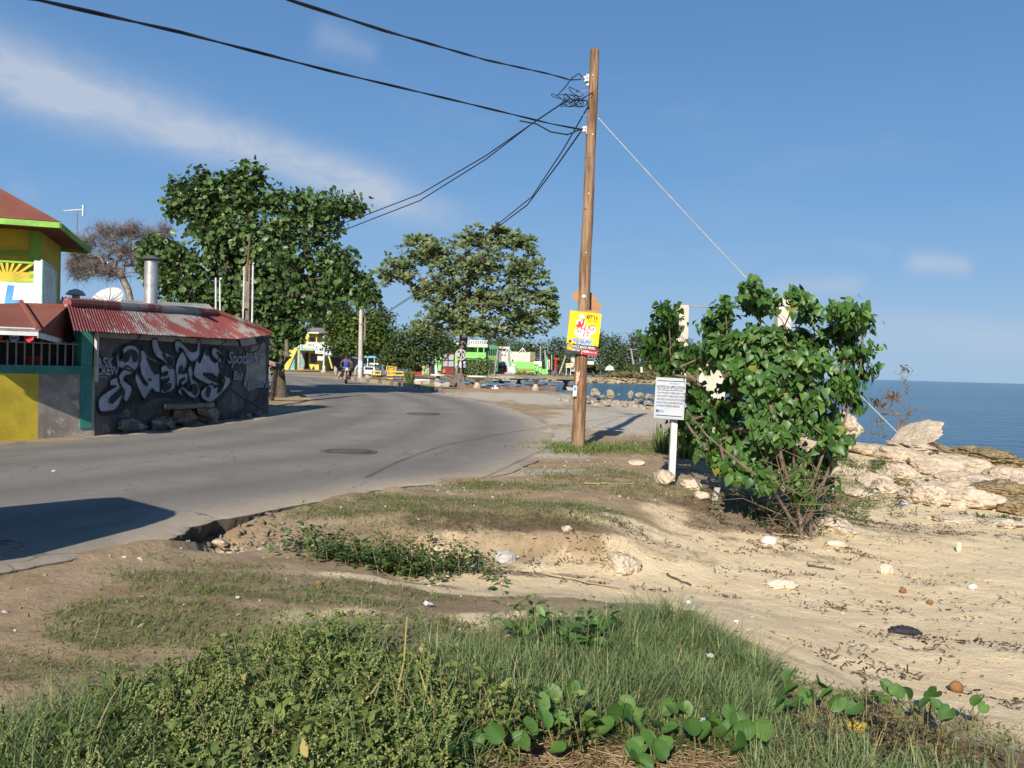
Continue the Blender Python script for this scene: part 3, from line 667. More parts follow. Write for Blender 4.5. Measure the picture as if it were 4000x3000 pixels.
Aw, Bw = GR(368, 1700), GR(1047, 1612)
Aw[2] = -0.1; Bw[2] = -0.05
uW = np.array([Bw[0] - Aw[0], Bw[1] - Aw[1], 0]); LW = np.linalg.norm(uW); uW /= LW; nW = np.array([uW[1], -uW[0], 0])   # nW: out, to the road
UP = np.array((0, 0, 1.0))
def onwall(px, py, off=0.0):
    d = ray(px, py); t_ = ((Aw - CAM) @ nW + off) / (d @ nW); return CAM + d * t_
zA, zB = onwall(372, 1293)[2], onwall(1040, 1312)[2]
gb = thing('bar_building', 'low roadside bar with graffiti wall and rusty red tin roof', 'building', Aw)
wl = MB(); wl.hexa([Aw, Bw, Bw - nW * .22, Aw - nW * .22], [Aw + UP * (zA - Aw[2]), Bw + UP * (zB - Bw[2]), Bw - nW * .22 + UP * (zB - Bw[2]), Aw - nW * .22 + UP * (zA - Aw[2])])
wl.hexa([Bw - nW * .22, Bw - nW * 5, Bw - nW * 5 - uW * .22, Bw - nW * .22 - uW * .22], [p + UP * (zB - Bw[2]) for p in (Bw - nW * .22, Bw - nW * 5, Bw - nW * 5 - uW * .22, Bw - nW * .22 - uW * .22)])
gwall = wl.build('wall', dkconc, gb)
# ring beam in bare concrete above the graffiti
bm_ = MB(); a0, a1 = onwall(372, 1297, .012), onwall(932, 1330, .012); b0, b1 = onwall(372, 1316, .012), onwall(932, 1352, .012)
bm_.prism([b0, b1, a1, a0], -nW * .06).build('ring_beam', greyw, gb)
# raw render patch at the right end
MB().prism([onwall(*p, .006) for p in ((985, 1352), (1035, 1340), (1040, 1500), (968, 1530), (962, 1420))], -nW * .02).build('render_patch', greyw, gb)
# --- graffiti, traced on the wall
def gp(pts): return [(360 + x / 3.16, 1280 + y / 3.16) for x, y in pts]
def spline(pts, closed=True, n=5):
    P = np.array(pts, float); m = len(P); out = []
    for i in range(m if closed else m - 1):
        p0, p1, p2, p3 = (P[(i - 1) % m], P[i], P[(i + 1) % m], P[(i + 2) % m]) if closed else (P[max(i - 1, 0)], P[i], P[i + 1], P[min(i + 2, m - 1)])
        for q in range(n):
            u = q / n; out.append(.5 * (2 * p1 + (p2 - p0) * u + (2 * p0 - 5 * p1 + 4 * p2 - p3) * u * u + (3 * p1 - p0 - 3 * p2 + p3) * u ** 3))
    if not closed: out.append(P[-1])
    return out
def patch(pts, off, mat, name, smooth_=True):
    P = [onwall(x, y, off) for x, y in (spline(gp(pts)) if smooth_ else gp(pts))]
    me = bpy.data.meshes.new(name); me.from_pydata([tuple(p - root_loc(gb)) for p in P], [], [tuple(range(len(P)))])
    bm = bmesh.new(); bm.from_mesh(me); bmesh.ops.triangulate(bm, faces=bm.faces); bmesh.ops.recalc_face_normals(bm, faces=bm.faces); bm.to_mesh(me); bm.free()
    return link(name, me, mat, gwall)
def stroke(pts, w, off, mat, name, taper=False):
    C = spline(gp(pts), False, 6); W3 = [onwall(x, y, off) for x, y in C]; V, Fs = [], []
    for i, p in enumerate(W3):
        tt = W3[min(i + 1, len(W3) - 1)] - W3[max(i - 1, 0)]; tt /= np.linalg.norm(tt) + 1e-9; s_ = np.cross(nW, tt)
        ww = w * (1 - .6 * abs(2 * i / (len(W3) - 1) - 1)) if taper else w
        V += [p - s_ * ww / 2, p + s_ * ww / 2]
    Fs = [(2 * i, 2 * i + 1, 2 * i + 3, 2 * i + 2) for i in range(len(W3) - 1)]
    return np_obj(name, V, np.array(Fs), mat, gwall) if False else link(name, mesh_np(name, np.array(V) - root_loc(gb), np.array(Fs)), mat, gwall)
SIL = [  # silver letter shapes in the wall's own picture
 [(300, 330), (330, 330), (345, 410), (385, 330), (380, 270), (430, 222), (520, 215), (585, 270), (605, 380), (570, 480), (520, 540), (440, 520), (360, 500), (310, 470)],
 [(430, 470), (520, 530), (480, 580), (420, 600), (400, 650), (490, 720), (490, 800), (430, 920), (390, 880), (400, 790), (340, 690), (325, 630), (350, 560)],
 [(225, 640), (320, 610), (345, 690), (360, 720), (330, 780), (230, 870), (250, 930), (390, 800), (370, 880), (310, 1000), (210, 1035), (100, 1030), (85, 880), (200, 780), (300, 720), (225, 715)],
 [(600, 280), (650, 280), (690, 345), (820, 420), (820, 445), (720, 400), (680, 380), (770, 560), (830, 560), (840, 640), (845, 760), (840, 800), (780, 790), (740, 760), (660, 880), (610, 830), (560, 720), (530, 620), (560, 560), (640, 690), (690, 700), (620, 600), (590, 480), (580, 400)],
 [(735, 150), (800, 135), (830, 220), (870, 290), (1000, 350), (1015, 470), (960, 500), (900, 430), (800, 360), (760, 290), (740, 220)],
 [(850, 480), (930, 450), (1000, 490), (1035, 560), (1040, 680), (1000, 770), (900, 810), (850, 790), (880, 700), (940, 660), (950, 620), (860, 660), (850, 600), (920, 590), (930, 540), (860, 560)],
 [(1020, 170), (1080, 160), (1160, 230), (1220, 290), (1290, 280), (1310, 150), (1335, 160), (1330, 330), (1290, 400), (1230, 420), (1180, 370), (1130, 280), (1080, 250), (1060, 320), (1020, 240)],
 [(1050, 400), (1090, 320), (1130, 300), (1170, 390), (1165, 480), (1110, 570), (1180, 560), (1180, 660), (1110, 710), (1090, 650), (1060, 740), (1040, 650), (1030, 500)],
 [(1180, 520), (1215, 460), (1250, 560), (1240, 620), (1310, 690), (1330, 800), (1280, 870), (1200, 850), (1110, 760), (1120, 850), (1060, 790), (1120, 730), (1200, 780), (1240, 770), (1210, 660)],
 [(1255, 540), (1290, 400), (1330, 430), (1370, 340), (1400, 250), (1405, 330), (1440, 340), (1480, 400), (1530, 430), (1580, 360), (1605, 480), (1570, 560), (1540, 610), (1480, 570), (1370, 570), (1460, 640), (1580, 700), (1520, 710), (1410, 690), (1330, 650), (1260, 600)],
 [(1480, 260), (1530, 250), (1640, 350), (1630, 360), (1540, 300), (1600, 400), (1590, 440), (1520, 380), (1480, 330)],
 [(1350, 780), (1400, 730), (1490, 690), (1510, 740), (1560, 730), (1550, 800), (1600, 770), (1640, 640), (1600, 590), (1700, 620), (1705, 690), (1620, 790), (1530, 880), (1460, 920), (1380, 890), (1345, 840)]]
HOLES = [[(380, 360), (450, 280), (500, 270), (560, 310), (560, 400), (520, 425), (490, 330), (440, 420), (380, 410)], [(420, 620), (470, 580), (540, 650), (560, 740), (520, 760)], [(220, 880), (360, 770), (400, 770), (250, 930)],
 [(880, 300), (900, 320), (940, 430), (880, 350)], [(945, 350), (1000, 380), (1000, 460), (960, 480), (940, 420)], [(850, 640), (940, 620), (950, 630), (880, 670)], [(870, 720), (960, 680), (985, 720), (950, 770), (890, 790)],
 [(1075, 500), (1110, 460), (1120, 520), (1080, 580)], [(1090, 640), (1150, 610), (1140, 650), (1090, 680)], [(1240, 700), (1290, 700), (1310, 780), (1280, 840), (1230, 780)], [(1180, 680), (1220, 690), (1200, 750), (1160, 720)],
 [(1410, 770), (1440, 720), (1470, 760), (1440, 860), (1410, 830)], [(1570, 420), (1595, 450), (1585, 520), (1565, 500)], [(1570, 740), (1610, 710), (1600, 770), (1570, 780)], [(1590, 620), (1640, 640), (1620, 700), (1590, 670)], [(700, 630), (730, 625), (735, 650), (710, 660)]]
bgp = [(560, 130), (700, 120), (830, 130), (1000, 140), (1330, 120), (1420, 210), (1640, 230), (1720, 420), (1740, 640), (1690, 780), (1500, 960), (1330, 920), (1150, 900), (900, 860), (740, 880), (640, 940), (480, 960), (330, 1060), (90, 1080), (60, 900), (180, 720), (260, 560), (250, 330), (350, 220), (480, 170)]
patch(bgp, .009, black, 'graffiti_backing')
for k, S in enumerate(SIL):
    c_ = np.mean(np.array(S), 0); patch(S, .013 + .0012 * k, silver, 'graffiti_letter')
    stroke(S + [S[0]], .034, .034 + .0004 * k, black, 'graffiti_outline')
for Hh in HOLES: patch(Hh, .041, black, 'graffiti_counter')
for S in ([(1900, 270), (1860, 380), (2010, 310), (1940, 330), (1960, 420)], [(1690, 330), (1720, 400), (1670, 440), (1740, 430)]): pass
exW = uW * 1.0
def walltext(s, px, py, size, mat, **k):
    return text(s, size, mat, onwall(360 + px / 3.16, 1280 + py / 3.16, .045), uW, UP, gb, 'painted_lettering', **k)
walltext('ASK', 55, 490, .30, ltspray, bold=.008); walltext('CREW', 45, 580, .26, ltspray, bold=.008)
stroke([(85, 610), (130, 603), (180, 612)], .02, .012, ltspray, 'painted_underline')
walltext('SpotlighT', 1672, 440, .46, ltspray, bold=.010, shear=.25, sx=1.15); walltext('Bar &', 1740, 640, .34, ltspray, bold=.008, shear=.2, sx=1.15); walltext('RestauranT', 1860, 745, .36, ltspray, bold=.008, shear=.2, sx=1.25)
for S in ([(60, 290), (160, 420), (250, 520)], [(600, 90), (560, 160), (640, 260)], [(1660, 160), (1560, 260), (1720, 330)], [(2110, 120), (2040, 280), (1900, 300), (1840, 180)], [(1720, 760), (1850, 860), (2120, 1010)], [(2080, 760), (2060, 860), (1990, 920)], [(1530, 900), (1560, 1040), (1620, 1140)]):
    stroke(S, .035, .016, black, 'painted_line')
# torn tin flap
MB().prism([onwall(932, 1310, .16), onwall(990, 1298, .16), onwall(1003, 1343, .05), onwall(945, 1354, .05)], -nW * .012).build('loose_tin_flap', greytin, gb)
# --- tin roof: corrugated sheets
def corrugated(name, p00, p10, p01, p11, mat, parent, pitch=.09, amp=.018, n_v=6, sag=0.0, seed=0):
    """sheet from eave p00..p10 up to ridge p01..p11, ribs running up the slope"""
    p00, p10, p01, p11 = [np.array(p, float) for p in (p00, p10, p01, p11)]
    nu = int(np.linalg.norm(p10 - p00) / pitch * 4) + 2; u = np.linspace(0, 1, nu)[None, :, None]; v = np.linspace(0, 1, n_v)[:, None, None]
    P = (p00 * (1 - u) + p10 * u) * (1 - v) + (p01 * (1 - u) + p11 * u) * v
    N = np.cross(p10 - p00, p01 - p00); N /= np.linalg.norm(N); N = N if N[2] > 0 else -N
    w = amp * np.sin(np.arange(nu) * np.pi / 2)[None, :, None]; P = P + N * w - UP * sag * np.sin(np.pi * u) * (1 - v)
    P2 = P - N * .004; k = np.arange(nu * n_v).reshape(n_v, nu); q = lambda a: np.stack([a[:-1, :-1].ravel(), a[:-1, 1:].ravel(), a[1:, 1:].ravel(), a[1:, :-1].ravel()], 1)
    o = np_obj(name, np.concatenate([P.reshape(-1, 3), P2.reshape(-1, 3)]), np.concatenate([q(k), q(k)[:, ::-1] + nu * n_v]), mat, parent, smooth=True); return o
e0, e1 = onwall(290, 1292, .30), onwall(925, 1326, .30); e2 = onwall(1062, 1306, .30)
ridge_y0, ridge_y1 = e0[1] + .9, e1[1] + .8
r0, r1 = PT(262, 1186, ridge_y0), PT(845, 1226, ridge_y1)
NS = 11
for k in range(NS):
    u0, u1 = k / NS, (k + 1) / NS + .006
    lift = UP * .006 * (k % 2)
    corrugated('tin_sheet', e0 + (e1 - e0) * u0 + lift, e0 + (e1 - e0) * u1 + lift, r0 + (r1 - r0) * u0 + lift, r0 + (r1 - r0) * u1 + lift, redtin, gb)
corrugated('tin_sheet', e1 + UP * .01, e2, r1 + UP * .01, r1 + UP * .02 + uW * .3, redtin, gb)
capn = np.cross(r1 - r0, UP); capn /= np.linalg.norm(capn)
MB().tube([r0 + UP * .02, (r0 + r1) / 2 + UP * .035, r1 + UP * .03, r1 * .5 + e2 * .5 + UP * .05, e2 + UP * .03], [.10, .11, .10, .09, .06], 8).build('ridge_cap', redtin, gb)
# back slope of the tin roof
MB().prism([r0, r1, r1 - nW * 2.4 - UP * .7, r0 - nW * 2.4 - UP * .7], -UP * .03).build('rear_roof_slope', greytin, gb)
# --- grey roof behind
g0, g1 = PT(235, 1218, 21), PT(880, 1240, 30); h0, h1 = PT(240, 1160, 23), PT(815, 1188, 31.5)
g1[2] = g0[2] + .25; h1[2] = PT(815, 1188, 31.5)[2]
gr = thing('rear_shed', 'grey tin roofed shed behind the red roof', 'shed', (g0[0], g0[1], 0))
for k in range(6):
    corrugated('tin_sheet', g0 + (g1 - g0) * k / 6, g0 + (g1 - g0) * (k + 1) / 6, h0 + (h1 - h0) * k / 6, h0 + (h1 - h0) * (k + 1) / 6, greytin, gr, pitch=.16, amp=.03)
wl = MB(); wl.hexa([(g0[0], g0[1], 0), (g1[0], g1[1], 0), (g1[0] - 3, g1[1] + 1, 0), (g0[0] - 3, g0[1] + 1, 0)], [g0 - UP * .05, g1 - UP * .05, h1 - UP * .06, h0 - UP * .06]); wl.build('wall', greyw, gr)
# --- flue
fc = PT(588, 1200, 20.2)
fl_ = thing('flue_pipe', 'tall galvanised flue pipe with dark conical cap on the tin roof', 'flue', fc - UP * .35)
top_ = PT(590, 1018, 20.2)[2]
MB().lathe((fc[0], fc[1], 0), [(.155, fc[2] - .4), (.155, fc[2] + .55), (.163, fc[2] + .55), (.163, fc[2] + .57), (.155, fc[2] + .57), (.155, top_)], 20).build('pipe', galv, fl_, smooth=True)
MB().lathe((fc[0], fc[1], 0), [(.24, top_ + .02), (.245, top_ + .035), (.05, top_ + .12), (.01, top_ + .13)], 20).build('cap', M('sooty_metal', (.10, .095, .09), None, 6, .6, .1), fl_)
# --- porch: low wall, post, beam, bars, roof
W0 = GR(-420, 1745); W0[2] = -.1
pw = thing('porch', 'bar porch with teal rail, steel bars and yellow and grey wall', 'porch', W0)
Am = GR(147, 1713); Am[2] = -.1
nP = np.array([(Aw - W0)[1], -(Aw - W0)[0], 0]); nP /= np.linalg.norm(nP)
zr_ = PT(200, 1446, 15.6)[2]
def wallseg(a, b, z0, z1, th, mat, name, parent, off=0.0):
    a, b = np.array(a, float), np.array(b, float); n = np.array([(b - a)[1], -(b - a)[0], 0]); n /= np.linalg.norm(n)
    a, b = a + n * off, b + n * off; q = [a, b, b - n * th, a - n * th]
    return MB().hexa([(p[0], p[1], z0) for p in q], [(p[0], p[1], z1) for p in q]).build(name, mat, parent)
wallseg(W0, Am, -.15, zr_ - .08, .2, yelw, 'yellow_wall', pw); wallseg(Am, Aw + uW * .02, -.15, zr_ - .08, .2, greyw, 'grey_wall', pw)
wallseg(W0, Aw, zr_ - .08, zr_ + .08, .26, teal, 'rail_beam', pw, .03)
dP = (Aw - W0) / np.linalg.norm(Aw - W0)
zbar = PT(200, 1338, 15.6)[2]
for k in range(26):
    p = Aw - dP * (.42 + k * .16)
    MB().box((p[0] - nP[0] * .1, p[1] - nP[1] * .1, (zr_ + zbar) / 2 + .06), (.022, .022, zbar - zr_ - .04)).build('steel_bar', steel, pw)
MB().tube([Aw - dP * .3 - nP * .1 + UP * (zbar - Aw[2]), W0 - nP * .1 + UP * (zbar - W0[2])], .02, 6).build('top_bar', steel, pw)
pc = Aw - dP * .2 - nP * .1
MB().box((pc[0], pc[1], (zA + .0) / 2 + .1), (.24, .24, zA - .1), ex=dP).build('corner_post', teal, pw)
MB().box((Aw[0] + nW[0] * .03 - uW[0] * .02, Aw[1] + nW[1] * .03 - uW[1] * .02, 1.62), (.07, .06, 1.05), ex=uW).build('pale_board', M('pale_board', (.45, .43, .36)), pw)
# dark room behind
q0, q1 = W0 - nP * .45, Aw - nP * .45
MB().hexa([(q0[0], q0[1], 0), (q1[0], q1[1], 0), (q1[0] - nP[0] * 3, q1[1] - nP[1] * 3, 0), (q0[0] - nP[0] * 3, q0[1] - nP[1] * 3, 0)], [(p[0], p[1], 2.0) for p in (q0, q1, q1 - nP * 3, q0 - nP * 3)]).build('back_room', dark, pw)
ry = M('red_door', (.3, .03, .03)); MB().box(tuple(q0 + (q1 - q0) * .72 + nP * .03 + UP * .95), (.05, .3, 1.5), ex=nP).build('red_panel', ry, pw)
# porch roof
c0 = PT(150, 1283, 14.6); cL = PT(-260, 1296, 13.9); c1 = PT(292, 1337, 18.2); tL, tR_ = PT(-260, 1205, 16.4), PT(262, 1186, ridge_y0 + .02)
c0[2] = cL[2] = (c0[2] + cL[2]) / 2
Am2 = tL * .35 + tR_ * .65
MB().hexa([cL, c0, Am2, tL], [p + UP * .05 for p in (cL, c0, Am2, tL)]).build('roof_front', shingle, pw)
MB().hexa([c0, c1, tR_ - UP * .06, Am2], [p + UP * .05 for p in (c0, c1, tR_ - UP * .06, Am2)]).build('roof_side', shingle, pw)
MB().hexa([cL - UP * .07, c0 - UP * .07, c0 + (Am2 - c0) * .02 - UP * .07, cL + (tL - cL) * .02 - UP * .07], [p + UP * .06 for p in (cL, c0, c0 + (Am2 - c0) * .02, cL + (tL - cL) * .02)]).build('fascia', whitew, pw)
MB().hexa([c0 - UP * .10, c1 - UP * .10, c1 - UP * .10 - nP * .04, c0 - UP * .10 - nP * .04], [c0 - UP * .002, c1 - UP * .002, c1 - UP * .002 - nP * .04, c0 - UP * .002 - nP * .04]).build('fascia', whitew, pw)
MB().tube([c0 + UP * .06, Am2 + UP * .07], .05, 6).build('hip_cap', shingle, pw)
# row courses of shingle on the porch roof
for k in range(1, 6):
    a, b = cL + (tL - cL) * k / 6 + UP * .052, c0 + (Am2 - c0) * k / 6 + UP * .052
    MB().box(tuple((a + b) / 2), (np.linalg.norm(b - a), .03, .012), ex=(b - a) / np.linalg.norm(b - a)).build('shingle_course', shingle, pw)
# pennants under the eave
for k, (px, cc_) in enumerate(((-8, 'r'), (57, 'b'), (115, 'r'))):
    p = PT(px, 1296, 14.6); s_ = 14.6 / FPX; mt = M('red_pennant', (.55, .03, .03), (.42, .02, .02)) if cc_ == 'r' else M('blue_pennant', (.10, .33, .62), c3=(.6, .6, .6))
    w_, h_ = 40 * s_, 42 * s_
    f_ = MB().prism([p + np.array((-w_ / 2, 0, 0)), p + np.array((w_ / 2, 0, 0)), p + np.array((w_ * .48, -.02, -h_ * .7)), p + np.array((0, -.01, -h_)), p + np.array((-w_ * .48, .0, -h_ * .7))], (0, .004, 0)).build('pennant', mt)
    tag(f_, ('red paper pennant at the left frame edge, under the porch eave', 'blue pennant with white print hanging under the porch eave', 'red pennant nearest the corner of the porch eave')[k], 'pennant', 'pennants under the porch eave')
    if cc_ == 'b': MB().box((0, -.014, -h_ * .6), (w_ * .7, .004, .03)).build('print', ry, f_, local=True); f_.data.transform(Matrix.Identity(4)); f_.children[0].location = Vector(p)
# --- upper hut with white balcony
E1, E2 = np.array((-.955, -.296, 0)), np.array((-.335, .942, 0)); E2 /= np.linalg.norm(E2)
P0 = PT(235, 866, 17.6)
hut = thing('yellow_hut', 'yellow upper room with red hip roof and white sunburst balcony', 'building', (P0[0], P0[1], 2.2))
ez_ = P0[2]; D1, D2 = 5.2, 4.4
def hl(a, b, z): return np.array((P0[0] + E1[0] * a + E2[0] * b, P0[1] + E1[1] * a + E2[1] * b, z))
ev = [hl(0, 0, ez_), hl(D1, 0, ez_), hl(D1, D2, ez_), hl(0, D2, ez_)]
ap0, ap1 = hl(2.1, D2 / 2, ez_ + 1.25), hl(D1 - 2.1, D2 / 2, ez_ + 1.25)
rf = MB(); rf.add(ev + [ap0, ap1] + [p - UP * .04 for p in ev], [(0, 1, 5, 4), (1, 2, 5), (2, 3, 4, 5), (3, 0, 4), (6, 7, 8, 9)]); rf.build('roof', shingle, hut)
for a, b in ((0, 1), (1, 2), (2, 3), (3, 0)):
    p, q = ev[a], ev[b]; d_ = (q - p) / np.linalg.norm(q - p); o_ = np.cross(d_, UP)
    MB().box(tuple((p + q) / 2 - UP * .075 + o_ * .02 * 0), (np.linalg.norm(q - p) - .01, .04, .12), ex=d_).build('fascia', lime, hut)
fz = 3.35
def hbox(a0, a1, b0, b1, z0, z1, mat, name): return MB().hexa([hl(a0, b0, z0), hl(a1, b0, z0), hl(a1, b1, z0), hl(a0, b1, z0)], [hl(a0, b0, z1), hl(a1, b0, z1), hl(a1, b1, z1), hl(a0, b1, z1)]).build(name, mat, hut)
hbox(.62, 4.6, 1.25, 4.0, 2.4, ez_ - .05, yelw, 'wall')
hbox(.60, .80, 1.21, 1.41, 2.4, ez_ - .06, lime, 'corner_post'); hbox(1.6, 1.66, 1.21, 1.26, 2.4, ez_ - .06, lime, 'door_frame'); hbox(.7, 2.6, 1.215, 1.24, 3.82, 3.9, lime, 'sill_band')
zb0, zb1 = PT(170, 1196, 17.9)[2], PT(172, 1108, 17.9)[2]; ztop = PT(172, 1018, 17.9)[2]
ax = .42
hbox(ax, 4.4, .55, .65, zb0, zb1, whitew, 'balcony_front'); hbox(ax, ax + .16, .54, .66, zb1, ztop, whitew, 'balcony_post')
hbox(ax, ax + .1, .66, 2.3, zb0 - .2, ztop - .05, whitew, 'balcony_side'); hbox(ax - .03, ax, .53, .6, zb0 - .1, ztop, teal, 'corner_trim')
hbox(ax - .05, 4.4, .46, .70, zb0 - .14, zb0, whitew, 'ledge')
for k in range(9): hbox(ax + .03, ax + .07, .75 + k * .17, .80 + k * .17, ztop - .05, ztop + .05, whitew, 'balcony_block')
hbox(ax + .16, 4.4, .57, .63, ztop - .07, ztop - .03, lime, 'hand_rail'); hbox(ax + .16, 4.4, .57, .63, zb1 + .0, zb1 + .035, lime, 'bottom_rail')
sc_ = hl(ax + .68, .6, zb1 + .03)
for k in range(11):
    a = math.radians(6 + k * 16.8); d_ = -E1 * math.cos(a) + UP * math.sin(a); Lr_ = min(.5 / max(abs(math.cos(a)), .01), (ztop - zb1 - .1) / max(math.sin(a), .05))
    MB().box(tuple(sc_ + d_ * (Lr_ / 2 + .02)), (Lr_, .03, .05), ex=d_, ez=np.cross(d_, E2)).build('sunburst_slat', yelw, hut)
MB().lathe(sc_, [(.01, -.03), (.16, -.03), (.16, .03), (.01, .03)], 16, axis=E2).build('sunburst_hub', yelw, hut)
blu = M('letter_blue', (.10, .33, .66)); tp = hl(ax + .72, .545, zb0 + .04)
text('L', .52, blu, tp, -E1, UP, hut, 'painted_letter', bold=.03, shear=.12, sx=1.15); text('L', .52, blu, hl(ax + 1.16, .545, zb0 + .04), -E1, UP, hut, 'painted_letter', bold=.03, shear=.12)
MB().lathe(hl(ax + .08, .44, zb0 - .02), [(.02, -.08), (.085, -.07), (.085, .06), (.03, .08)], 12).build('balcony_lamp', M('lamp_grey', (.35, .36, .36)), hut)
# --- roof furniture
an_ = thing('tv_antenna', 'thin white television antenna behind the yellow hut roof', 'antenna', PT(299, 930, 21.5))
ab, at_ = PT(299, 930, 21.5), PT(301, 822, 21.5)
MB().tube([ab - UP * .3, at_], .018, 6).build('mast', steel, an_); MB().tube([at_ + np.array((-.36, 0, -.02)), at_ + np.array((.16, 0, .03))], .012, 6).build('boom', whitew, an_)
for k in range(7): MB().tube([at_ + np.array((-.34 + k * .075, -.05, -.02 + k * .006)), at_ + np.array((-.34 + k * .075, .05, -.02 + k * .006))], .006, 5).build('rod', whitew, an_)
MB().box(tuple(at_ + np.array((.16, 0, .0))), (.03, .05, .28)).build('reflector', whitew, an_)
dc = PT(427, 1150, 24.5); ds = thing('satellite_dish', 'large ribbed satellite dish lying behind the grey tin roof', 'satellite dish', dc - UP * .8)
prof = [(.02, 0), (.17, .02), (.33, .07), (.48, .155), (.49, .165), (.33, .085), (.17, .035), (.02, .015)]
MB().lathe(dc - UP * .25, prof, 24, axis=(-.1, -.75, .66)).build('dish', M('dish_white', (.52, .51, .48)), ds, smooth=True); MB().tube([dc - UP * .8, dc - UP * .2], .04, 8).build('mast', steel, ds)
for k in range(12):
    a = math.radians(k * 30); ax_ = np.array((-.1, -.75, .66)); ax_ /= np.linalg.norm(ax_); e_1 = np.cross(ax_, (0, 1, 0)); e_1 /= np.linalg.norm(e_1); e_2 = np.cross(ax_, e_1); d_ = e_1 * math.cos(a) + e_2 * math.sin(a)
    MB().tube([dc - UP * .25 + ax_ * .03, dc - UP * .25 + d_ * .33 + ax_ * .09, dc - UP * .25 + d_ * .48 + ax_ * .165], .012, 4).build('rib', steel, ds)
d2c = PT(296, 1150, 22.5); ds2 = thing('vent_cowl', 'small pale metal vent cowl on the grey tin roof', 'vent', d2c - UP * .3)
MB().lathe(d2c, [(.24, -.02), (.25, 0), (.17, .10), (.04, .15), (.01, .15)], 14).build('cowl', M('cowl_white', (.55, .52, .47)), ds2, smooth=True); MB().tube([d2c - UP * .4, d2c + UP * .02], .10, 10).build('neck', steel, ds2)
whp = M('pvc', (.62, .62, .6), None, 5, .5, 0)
for (pxs, Yd, lab, rr) in (([(845, 1240), (843, 1085)], 25.5, 'thin white service pipe standing on the tin roof', .028),):
    pp = thing('service_pipe', lab, 'pipe', PT(*pxs[0], Yd) - UP * .6); a, b = PT(*pxs[0], Yd) - UP * .6, PT(*pxs[1], Yd); MB().tube([a, b], rr, 8).build('pipe', whp, pp); MB().tube([a + np.array((.13, 0, 0)), b + np.array((.13, 0, -.1))], rr * .9, 8).build('pipe', whp, pp)
    MB().tube([b + np.array((.13, 0, -.1)), b + np.array((.16, -.05, -.02)), b + np.array((.22, -.08, -.05))], .03, 8).build('weatherhead', whp, pp)
sp = thing('service_post', 'grey wooden post with white conduits and rusty rod at the roof end', 'post', (PT(968, 1290, 26.9)[0], 26.9, 0)); a, b = PT(965, 1290, 26.9), PT(968, 1035, 26.9)
MB().box(tuple((a + b) / 2 - UP * 1.0), (.16, .14, np.linalg.norm(b - a) + 2)).build('post', wood, sp); MB().tube([a + np.array((.17, 0, -1.5)), b + np.array((.17, 0, 0)), b + np.array((.2, -.06, .06))], .032, 8).build('conduit', whp, sp)
MB().tube([a + np.array((-.14, 0, -1.5)), b + np.array((-.11, 0, -.05))], .028, 8).build('conduit', whp, sp); MB().tube([b - UP * .5 + np.array((0, -.09, 0)), PT(976, 925, 26.9)], .035, 7).build('rod', M('rust', (.16, .075, .045)), sp)
# --- rubble bench at the foot of the wall and the rock lip beyond
stone = M('grime_stone', (.23, .195, .155), (.115, .095, .075), 3, .95, .7, 14, c3=(.34, .30, .24))
rub = [(520, 1668, 130, 70), (640, 1660, 120, 60), (720, 1625, 120, 70), (800, 1612, 110, 66), (760, 1660, 120, 40), (818, 1645, 50, 52)]
for k, (px, py, w_, h_) in enumerate(rub):
    p = onwall(px, py, .12 + .1 * (k % 2)); s_ = p[1] / FPX
    rock('rubble_block', None, p, (w_ * s_ * 1.5, .45, h_ * s_ * 1.25), 40 + k, stone, gb, rz=math.atan2(uW[1], uW[0]), rough=.45)
MB().hexa([onwall(640, 1600, .02), onwall(838, 1590, .02), onwall(838, 1590, .5), onwall(640, 1600, .45)], [p + UP * .12 for p in (onwall(640, 1600, .02), onwall(838, 1590, .02), onwall(838, 1590, .5), onwall(640, 1600, .45))]).build('bench_slab', stone, gb, bevel=.03)
for k, (px, py, w_, h_) in enumerate(((955, 1628, 90, 34), (1000, 1622, 60, 26))):
    p = onwall(px, py, .25); s_ = p[1] / FPX; rock('kerb_rock', ('low rough rock against the foot of the graffiti wall', 'small rock at the far end of the graffiti wall')[k], p, (w_ * s_, .4, h_ * s_ * 1.3), 60 + k, stone, rz=1.4, cat='rock')
# ================================================================== UTILITY POLE, WIRES, SIGNS
t = NT('pole_wood'); gn = t.noise(22, 6, .65, stretch=(1, 1, .06)); g2 = t.noise(2.2, 5, .6, stretch=(1, 1, .35))
cc = t.mix(t.ramp(gn, .4, .6), (0.12, 0.064, 0.034), (0.29, 0.175, 0.10)); cc = t.mix(t.ramp(t.noise(7, 6, .7, stretch=(1, 1, .12)), .52, .66, 0, .75), cc, (0.075, 0.042, 0.025)); cc = t.mix(t.ramp(g2, .4, .75, 0, .55), cc, (0.34, 0.235, 0.15)); cc = t.mix(t.ramp(t.vor(3.2), .05, .11, .8, 0), cc, (0.07, 0.035, 0.018))
t.bump(gn, .9, .02); polew = t.fin(cc, .85, .2)
pb = GR(2256, 1748); pb[2] = 0.0; PY = pb[1]
ptop = PT(2324, 195, PY)
pole = thing('utility_pole', 'tall brown wooden utility pole standing at the roadside', 'utility pole', pb)
NP = 26; Pp = [pb + (ptop - pb) * k / NP + np.array((math.sin(k * .9) * .006, 0, 0)) - (UP * .4 if k == 0 else 0) for k in range(NP + 1)]
MB().tube(Pp, [.142 - .050 * k / NP + .003 * math.sin(k * 2.3) for k in range(NP + 1)], 18).build('shaft', polew, pole, smooth=True)
def onpole(py): 
    px = 2256 + (1748 - py) * (2324 - 2256) / (1748 - 195); return PT(px, py, PY)
porc = M('porcelain', (.62, .64, .62), (.45, .47, .46), 12, .25, 0, spec=.5)
